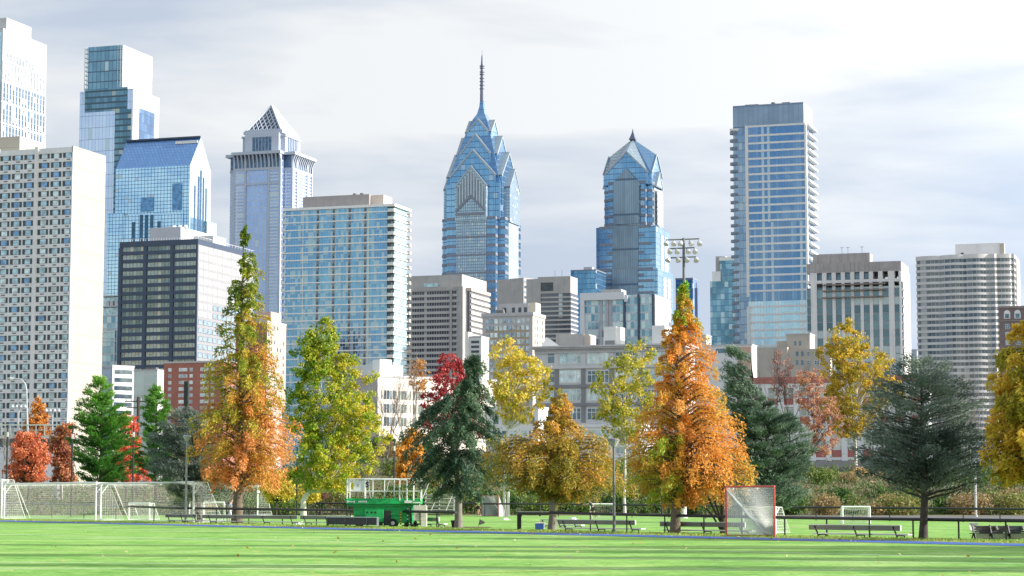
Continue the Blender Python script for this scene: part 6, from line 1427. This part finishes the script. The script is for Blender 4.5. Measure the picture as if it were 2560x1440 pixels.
t = thing('crate', 'dark red crate lying on the gear heap at the right edge', 'crate', (gx(2445, Y+.5), Y+.5, 0)); MB().box(0, 1.05, 0, .5, .3, .44).build('body', mat('dark_red', (.2, .03, .03), .6), t, bevel=.02); MB().box(-.02, 1.07, -.02, .52, .44, .46).build('lid', mat('dark_red', ()), t); MB().box(.1, .9, .1, .4, 0, .3).build('stand', BLACK, t)
t = thing('crate', 'navy crate beside the dark red crate at the right edge', 'crate', (gx(2520, Y+.5), Y+.5, 0)); MB().box(0, .5, 0, .5, .3, .46).build('body', mat('navy', (.02, .03, .09), .6), t, bevel=.02); MB().box(.05, .45, .05, .45, 0, .3).build('stand', BLACK, t)
t = thing('tarp', 'white folded sheets thrown over the gear heap at the right edge', 'tarp', (gx(2420, Y+.4), Y+.4, 0)); mb = MB()
mb.face([(0, 0, .58), (.35, -.05, .6), (.33, -.05, .5), (.1, 0, .48)]); mb.face([(.6, 0, .64), (.95, .05, .7), (1.3, 0, .69), (1.2, 0, .6), (.75, 0, .6)]); mb.face([(1.45, 0, .66), (1.9, .05, .66), (1.8, 0, .6), (1.5, 0, .61)]); mb.face([(0, 0, .5), (.25, 0, .52), (.2, -.1, .26), (.03, -.1, .3)])
o = mb.build('folds', WHITE, t); sm = o.modifiers.new('thick', 'SOLIDIFY'); sm.thickness = .04

# ------------------------------------------------------------------ scissor lift
Y = ground_y(1317); X0 = gx(866, Y); S = F/Y
GRN = mat('lift_green', (.005, .42, .1), .5, 0, .3, 3.5, streak=.25); GRD = mat('lift_green_dark', (.0, .3, .08), .5, 0, .15, 3); RUB = mat('rubber', (.025, .025, .028), .8, 0, .3, 5); YEL_ = mat('warning_yellow', (.7, .5, .03), .5)
t = thing('scissor_lift', 'bright green scissor lift with white guard rails', 'scissor lift', (X0, Y, 0)); zx = lambda px: (px-866)/S; zz = lambda py: (1317-py)/S
dk = MB().box(zx(866), zx(1052), -.2, 1.6, zz(1261), zz(1247)).build('platform', GRN, t, bevel=.02)
MB().prism([(zx(868), -.1), (zx(1000), -.1), (zx(1036), .3), (zx(1036), 1.5), (zx(868), 1.5)], zz(1266), zz(1261)-.003).build('platform_skirt', GRD, t)
pk = MB()
for i in range(6): z0 = zz(1290)+i*(zz(1266)-zz(1290))/6; pk.box(zx(884)+.02*(i % 2), zx(1030)-.02*(i % 2), 0, .12, z0+.01, z0+.085); pk.box(zx(884), zx(1030), 1.2, 1.32, z0+.01, z0+.085)
MB().box(zx(886), zx(1028), .13, 1.19, zz(1291), zz(1267)).build('scissor_core', GRD, t); tag(pk.build('scissor_arms', GRN, t), None)
MB().box(zx(884), zx(1030), .02, 1.4, zz(1308), zz(1290.5)).build('chassis', GRN, t, bevel=.015)
cb = MB().box(zx(912), zx(959), -.14, .02, zz(1305), zz(1274)).build('engine_box', GRN, t, bevel=.02)
for p in (919, 929.5, 939): MB().tube([(zx(p), -.15, zz(1281.5)), (zx(p), -.12, zz(1281.5))], .055, 10).build('vent_hole', BLACK, cb)
MB().box(zx(960), zx(977), -.1, .02, zz(1314), zz(1277)).build('ladder_recess', BLACK, t); MB().box(zx(945), zx(957), -.15, .1, zz(1314), zz(1306)).build('step', RUB, t)
for i, px in enumerate((982, 898)):
    for yy in (0.0, 1.25):
        wz = .19; w_ = MB().tube([(zx(px), yy-.06, wz), (zx(px), yy+.14, wz)], wz*1.25 if i == 0 else wz, 18).build('wheel', RUB, t, smooth=False); MB().tube([(zx(px), yy-.08, wz), (zx(px), yy-.05, wz)], .1, 12).build('rim', mat('lamp_head_grey', ()), w_)
MB().tube([(zx(1016), -.1, .12), (zx(1016), .1, .12)], .13, 12).build('outrigger_pad', RUB, t)
for px in (1019, 1026): MB().tube([(zx(px), -.05, .1), (zx(px), -.05, zz(1268))], .03, 8).build('outrigger', BLACK, t)
for py in (1272, 1280, 1289, 1298): MB().tube([(zx(1019), -.1, zz(py)), (zx(1019), -.06, zz(py))], .04, 8).build('hydraulic_fitting', CHROME, t)
hs = MB().box(zx(1000), zx(1003.5), -.12, -.08, zz(1312), zz(1280)).build('warning_bar', YEL_, t)
for i in range(5): MB().box(zx(999.9), zx(1003.6), -.125, -.121, zz(1311-i*6.5), zz(1308-i*6.5)).build('stripe', BLACK, hs)
mb = MB(); mb.tube([(zx(1005), -.1, .06), (zx(1020), -.12, .12), (zx(1036), -.1, .03), (zx(1048), -.1, .15), (zx(1058), -.1, .05)], .035, 6); mb.build('hose', RUB, t)
RW = mat('rail_enamel', (.74, .74, .7), .45)
def rail(px0, px1, pt, pb, yy, mids=(1229,), r=.028):
    mb = MB(); c_ = .06; mb.tube([(zx(px0), yy, zz(pb)), (zx(px0), yy, zz(pt)-c_), (zx(px0)+c_*.3, yy, zz(pt)-c_*.3), (zx(px0)+c_, yy, zz(pt)), (zx(px1)-c_, yy, zz(pt)), (zx(px1)-c_*.3, yy, zz(pt)-c_*.3), (zx(px1), yy, zz(pt)-c_), (zx(px1), yy, zz(pb))], r, 8)
    for m_ in mids: mb.tube([(zx(px0), yy, zz(m_)), (zx(px1), yy, zz(m_))], r*.9, 8)
    return mb.build('guard_rail', RW, t)
rail(868, 912, 1199, 1247, -.17); rail(914, 998, 1200, 1247, -.15); rail(999, 1016, 1201, 1252, -.19); rail(1034, 1051, 1202, 1252, -.19); rail(1017, 1033, 1201, 1252, -.2)
rail(869, 1050, 1198, 1246, 1.5)
for px in (932, 961, 985): MB().tube([(zx(px), -.15, zz(1247)), (zx(px), -.15, zz(1201))], .024, 8).build('rail_post', RW, t)
for px in (932, 961, 985): MB().tube([(zx(px), -.15, zz(1249)), (zx(px), -.15, zz(1242))], .032, 8).build('post_socket', GRN, t)
for (p0, q0, p1, q1) in ((973, 1202, 967, 1226), (921, 1200, 926, 1246), (1003, 1232, 1008, 1252), (1046, 1232, 1042, 1252)): MB().bar((zx(p0), -.14, zz(q0)), (zx(p1), -.14, zz(q1)), .035).build('rail_brace', RW, t)
# white control panel boards with a cut-out and a black S shaped mark
bd = MB(); bd.box(zx(870), zx(875), -.16, -.13, zz(1227), zz(1202)); bd.box(zx(875), zx(884), -.16, -.13, zz(1208), zz(1202)); bd.box(zx(875), zx(884), -.16, -.13, zz(1227), zz(1225)); bd.box(zx(884), zx(911), -.16, -.13, zz(1227), zz(1202)); bd.build('control_board', RW, t)
MB().box(zx(892), zx(899), -.165, -.16, zz(1219), zz(1211)).build('decal', mat('decal_grey', (.45, .45, .46), .6), t)
MB().box(zx(915), zx(922), -.1, -.07, zz(1220), zz(1202)).build('control_box', mat('decal_grey', ()), t)
def text(s, size, loc, m, parent, name='lettering', bold=.0, rot=(R(90), 0, 0), spacing=1.0):
    cu = bpy.data.curves.new('t', 'FONT'); cu.body = s; cu.size = size; cu.offset = bold; cu.extrude = .002; cu.space_character = spacing
    tmp = bpy.data.objects.new('t', cu); COL.objects.link(tmp); bpy.context.view_layer.update()
    me = bpy.data.meshes.new_from_object(tmp.evaluated_get(bpy.context.evaluated_depsgraph_get())); bpy.data.objects.remove(tmp); me.materials.clear(); me.materials.append(m)
    o = bpy.data.objects.new(name, me); COL.objects.link(o); o.parent = parent; o.location = loc; o.rotation_euler = rot; return o
text('S', .38, (zx(914), -.19, zz(1218.5)), BLACK, t, bold=.012)
mb = MB().box(zx(869), zx(887), -.215, -.2, zz(1256.5), zz(1253.5)).box(zx(868), zx(871), -.22, -.2, zz(1258), zz(1252)).box(zx(885), zx(888), -.22, -.2, zz(1258), zz(1252)); mb.build('logo_bar', RW, dk)
mb = MB()
for i, (a_, b_) in enumerate(((897, 899.5), (900.2, 902.5), (903.4, 905.4), (906, 908.6), (909.4, 911.6), (912.4, 914), (914.8, 917.6))): mb.box(zx(a_), zx(b_), -.212, -.2, zz(1257), zz(1252.5))
mb.build('lettering', RW, dk)
MB().box(zx(1032), zx(1051), -.22, -.2, zz(1258.5), zz(1255.5)).build('decal', RW, dk); MB().box(zx(1011), zx(1030), -.24, -.2, zz(1258), zz(1252)).build('gate_plate', RW, dk)
# cream cabinet
Yc = Y-.6; S2 = F/Yc; t = thing('cabinet', 'cream metal cabinet standing at the right end of the green lift', 'cabinet', (gx(1052, Yc), Yc, 0))
w1, h1 = (1067-1033)/S2, (1319-1266)/S2; MB().box(-(19)/S2, 15/S2, .1, .5, .32, h1).box(0, 15/S2, .1, .5, 0, .32).build('body', CREAMP, t, bevel=.02); MB().box(-3/S2, -.5/S2, .06, .1, .15, .75).build('handle', BLACK, t)
MB().box(-13/S2, 11/S2, .093, .1, .62, .64).build('label_line', mat('decal_grey', ()), t); MB().box(-13/S2, 9/S2, .093, .1, .54, .55).build('label_line', mat('decal_grey', ()), t)
for dz in (.0, .11): MB().tube([(-14/S2, .2, .1+dz), (-14/S2, .3, .1+dz)], .1, 10).build('wheel', RUB, t)

# ------------------------------------------------------------------ small things
Y = ground_y(1323.5); S3 = F/Y; t = thing('cooler', 'blue cooler box on the grass left of the olive tree trunk', 'cooler', (gx(1338, Y), Y, 0))
MB().box(0, 21/S3, 0, .28, 0, .28).build('body', mat('cooler_blue', (.03, .09, .38), .5), t, bevel=.02); MB().box(-.01, 24/S3, -.01, .29, .285, .33).build('lid', WHITE, t, bevel=.01); MB().box(21.2/S3, 24/S3, .02, .26, .02, .28).build('side_panel', WHITE, t); MB().box(.25, .31, .1, .16, .33, .4).build('handle', mat('tan_strap', (.5, .3, .2), .7), t)
Y = ground_y(1318); t = thing('trash_bin', 'small black bin at the foot of the dark spruce trunk', 'bin', (gx(1137, Y), Y-.6, 0)); MB().tube([(0, 0, 0), (0, 0, .33)], [.13, .18], 12).build('body', BLACK, t); MB().tube([(0, 0, .33), (0, 0, .36)], .2, 12).build('rim', BLACK, t)
Y = ground_y(1317.5); t = thing('flag', 'small black and white flag lying tilted near the gap in the railing', 'flag', (gx(1196, Y), Y, 0)); MB().tube([(0, 0, 0), (.08, 0, .42)], .012, 6).build('stick', BLACK, t); MB().prism([(.02, -.01), (.34, -.01), (.34, .01), (.02, .01)], .0, .01).face([(.06, -.015, .38), (.34, -.015, .26), (.33, -.015, .2), (.04, -.015, .1)]); m_ = MB(); m_.face([(.07, -.015, .4), (.33, -.015, .27), (.33, -.015, .19), (.04, -.015, .1)]); o = m_.build('cloth', mat('flag_cloth', (.12, .11, .12), .8), t); o.modifiers.new('thick', 'SOLIDIFY').thickness = .01
for i, (px, py, lab) in enumerate(((1262, 1300, 'white crumpled bag lying on the far field'), (744, 1311, 'pale bag under the bench end left of the lift'), (1432, 1298, 'small white bundle on the far field behind the long bench'))):
    Y = ground_y(py); t = thing('bag', lab, 'bag', (gx(px, Y), Y, 0)); rr = random.Random(i); mb = MB(); n_ = 7
    top_ = [(.16*math.cos(a_)*rr.uniform(.6, 1.2), .12*math.sin(a_), .1+.05*rr.random()) for a_ in [6.283*j/n_ for j in range(n_)]]; bot = [(.26*math.cos(a_), .16*math.sin(a_), 0) for a_ in [6.283*j/n_ for j in range(n_)]]
    for j in range(n_): k_ = (j+1) % n_; mb.face([bot[j], bot[k_], top_[k_], top_[j]])
    mb.face(top_); mb.build('sack', WHITE, t); MB().bar((.2, 0, .06), (.42, .02, .01), .04).build('strap', WHITE, t)
# bleachers behind the spruce
Y = 174; x0 = gx(1058, Y); t = thing('bleachers', 'grey stepped bleachers between the lift and the dark spruce', 'bleachers', (x0, Y, 0)); wl = (1135-1058)/F*Y
for i in range(6): MB().box(0, wl, i*.55, i*.55+.3, .25+i*.3, .3+i*.3).build('seat_row', CHROME, t); MB().box(.05, wl-.05, i*.55+.3, i*.55+.34, .1+i*.3, .25+i*.3).build('riser', GREYC, t)
for f in (.05, .5, .98): MB().bar((wl*f, 0, 0), (wl*f, 3.2, 1.9), .07).bar((wl*f, 3.2, 1.9), (wl*f, 3.2, 0), .07).bar((wl*f-.6, -.2, .5), (wl*f+.2, 3.2, 2.7), .05).build('frame', CHROME, t)

# ------------------------------------------------------------------ people
SKIN = mat('skin', (.5, .28, .19), .6, 0, .05, 8); HAIR = mat('hair', (.03, .02, .015), .7, 0, .2, 20)
def skinned(name, pts, edges, m, parent, root=0):
    me = bpy.data.meshes.new(name); me.from_pydata([p[:3] for p in pts], edges, []); o = bpy.data.objects.new(name, me); COL.objects.link(o); o.parent = parent
    me.materials.append(m); s = o.modifiers.new('skin', 'SKIN'); s.use_smooth_shade = True
    lay = me.skin_vertices[0] if me.skin_vertices else None
    if lay is None:
        bpy.context.view_layer.update(); lay = me.skin_vertices[0] if me.skin_vertices else None
    if lay is not None:
        for i, p in enumerate(pts): lay.data[i].radius = (p[3], p[4] if len(p) > 4 else p[3]); lay.data[i].use_root = (i == root)
    ss = o.modifiers.new('sub', 'SUBSURF'); ss.levels = 1; ss.render_levels = 1; return o
def person(label, px, base, ht, pose, shirt, shorts, face=-1, sleeves=True, long=False):
    """pose: joint positions for a 1.75 m figure in the plane of its motion (x forward), mirrored by face"""
    Y = ground_y(base); t = thing('person', label, 'person', (gx(px, Y), Y, 0)); k = ht/1.75; f = face
    J = {n: Vector((p[0]*f*k, p[1]*k, p[2]*k)) for n, p in pose.items()}
    V = []; E = []; idx = {}
    def add(n, p, r, r2=None): idx[n] = len(V); V.append((*p, r*k, (r2 or r)*k)); return idx[n]
    def con(a_, b_): E.append((idx[a_], idx[b_]))
    add('pelvis', J['pelvis'], .13, .1); add('waist', J['pelvis'].lerp(J['chest'], .45), .12, .085); add('chest', J['chest'], .15, .1); add('neck', J['chest'].lerp(J['head'], .55), .055); add('head', J['head'], .085, .1); add('crown', J['head']+(J['head']-J['chest']).normalized()*.11*k, .07)
    for a_, b_ in (('pelvis', 'waist'), ('waist', 'chest'), ('chest', 'neck'), ('neck', 'head'), ('head', 'crown')): con(a_, b_)
    nose = J['head']+Vector((.11*f*k, 0, -.01*k)); add('nose', nose, .016); con('head', 'nose')
    for s in 'lr':
        add('sh'+s, J['sh'+s], .065); add('el'+s, J['el'+s], .042); add('wr'+s, J['wr'+s], .03); dirh = (J['wr'+s]-J['el'+s]).normalized(); palm = J['wr'+s]+dirh*.07*k; add('pa'+s, palm, .032, .018)
        con('chest', 'sh'+s); con('sh'+s, 'el'+s); con('el'+s, 'wr'+s); con('wr'+s, 'pa'+s)
        sd_ = dirh.cross(Vector((0, 1, 0))); sd_ = sd_.normalized() if sd_.length > .1 else Vector((0, 0, 1))
        for q in range(4):
            tip = palm+dirh*(.085-.012*abs(q-1.3))*k+sd_*(q-1.5)*.022*k+Vector((0, .02*k, -.012*k)); mid = palm+dirh*.045*k+sd_*(q-1.5)*.02*k; add('f%d%s' % (q, s), mid, .009); add('g%d%s' % (q, s), tip, .008); con('pa'+s, 'f%d%s' % (q, s)); con('f%d%s' % (q, s), 'g%d%s' % (q, s))
        add('th'+s, palm-dirh*.01*k-sd_*.055*k, .01); con('pa'+s, 'th'+s)
        add('hi'+s, J['hi'+s], .09); add('kn'+s, J['kn'+s], .058); add('an'+s, J['an'+s], .038); add('to'+s, J['an'+s]+Vector(pose['toe'+s])*k if 0 else J['an'+s]+Vector((pose['toe'+s][0]*f, 0, pose['toe'+s][2]))*k, .035)
        con('pelvis', 'hi'+s); con('hi'+s, 'kn'+s); con('kn'+s, 'an'+s); con('an'+s, 'to'+s)
    body = skinned('body', V, E, SKIN, t)
    G = lambda n, r, r2=None: (*J[n], r*k, (r2 or r)*k)
    sv = [(*J['pelvis'].lerp(J['chest'], .1), .15*k, .12*k), (*J['pelvis'].lerp(J['chest'], .5), .145*k, .11*k), (*J['chest'], .17*k, .12*k), (*J['shl'], .08*k), (*J['shr'], .08*k), (*J['shl'].lerp(J['ell'], .6 if not long else 1), .06*k), (*J['shr'].lerp(J['elr'], .6 if not long else 1), .06*k), (*J['chest'].lerp(J['head'], .3), .075*k)]
    skinned('shirt', sv, [(0, 1), (1, 2), (2, 3), (2, 4), (3, 5), (4, 6), (2, 7)], mat(*shirt), t)
    lf = 1.0 if long else .7
    hv = [(*J['pelvis'], .155*k, .125*k), (*J['hil'], .11*k), (*J['hir'], .11*k), (*J['hil'].lerp(J['knl'], lf), .085*k), (*J['hir'].lerp(J['knr'], lf), .085*k)]; he = [(0, 1), (0, 2), (1, 3), (2, 4)]
    if long: hv += [(*J['knl'].lerp(J['anl'], .92), .055*k), (*J['knr'].lerp(J['anr'], .92), .055*k)]; he += [(3, 5), (4, 6)]
    skinned('shorts' if not long else 'trousers', hv, he, mat(*shorts), t)
    up = (J['head']-J['chest']).normalized(); skinned('hair', [(*(J['head']+up*.06*k+Vector((-.035*f*k, 0, 0))), .1*k, .09*k), (*(J['head']+up*.12*k+Vector((-.01*f*k, 0, 0))), .075*k)], [(0, 1)], HAIR, t)
    for s in 'lr':
        a_ = J['an'+s]; d_ = Vector((pose['toe'+s][0]*f, 0, pose['toe'+s][2]))*k; skinned('shoe', [(*(a_-d_*.3+Vector((0, 0, -.02*k))), .045*k), (*(a_+d_*.5+Vector((0, 0, -.02*k))), .045*k), (*(a_+d_*1.05+Vector((0, 0, -.01*k))), .035*k)], [(0, 1), (1, 2)], mat('shoe_white', (.6, .62, .66), .6), t)
    return t
RUN = dict(pelvis=(0, 0, .93), chest=(.2, 0, 1.32), head=(.36, 0, 1.58), shl=(.2, -.2, 1.38), shr=(.22, .2, 1.38), ell=(.5, -.26, 1.22), wrl=(.74, -.2, 1.2), elr=(-.08, .27, 1.16), wrr=(.02, .28, .92),
           hil=(.02, -.1, .9), hir=(0, .1, .9), knl=(.3, -.1, .55), anl=(.06, -.1, .12), knr=(-.12, .1, .48), anr=(-.5, .1, .3), toel=(.16, 0, -.06), toer=(.04, 0, -.16))
STAND = dict(pelvis=(0, 0, .93), chest=(.06, 0, 1.33), head=(.14, 0, 1.6), shl=(.05, -.2, 1.38), shr=(.05, .2, 1.38), ell=(-.08, -.26, 1.12), wrl=(-.14, -.24, .9), elr=(.12, .26, 1.12), wrr=(.3, .22, 1.0),
           hil=(0, -.1, .9), hir=(0, .1, .9), knl=(.1, -.1, .5), anl=(.02, -.1, .08), knr=(-.06, .1, .5), anr=(-.2, .1, .09), toel=(.17, 0, -.03), toer=(.17, 0, -.03))
person('person in a black and teal shirt and dark shorts running left before a small goal', 1482, 1298, 1.5, RUN, ('shirt_black', (.02, .05, .055), .7), ('shorts_black', (.02, .022, .03), .7), -1)
person('person in a grey blue shirt and white trousers half hidden by the tallest trunk', 575, 1303, 1.45, STAND, ('shirt_slate', (.2, .24, .34), .7), ('trousers_white', (.6, .6, .68), .7), 1, long=True)
person('person in a lime green bib standing by the faded red goal', 1197, 1291, 1.5, STAND, ('shirt_lime', (.35, .72, .12), .7), ('shorts_black', (), .7), -1)
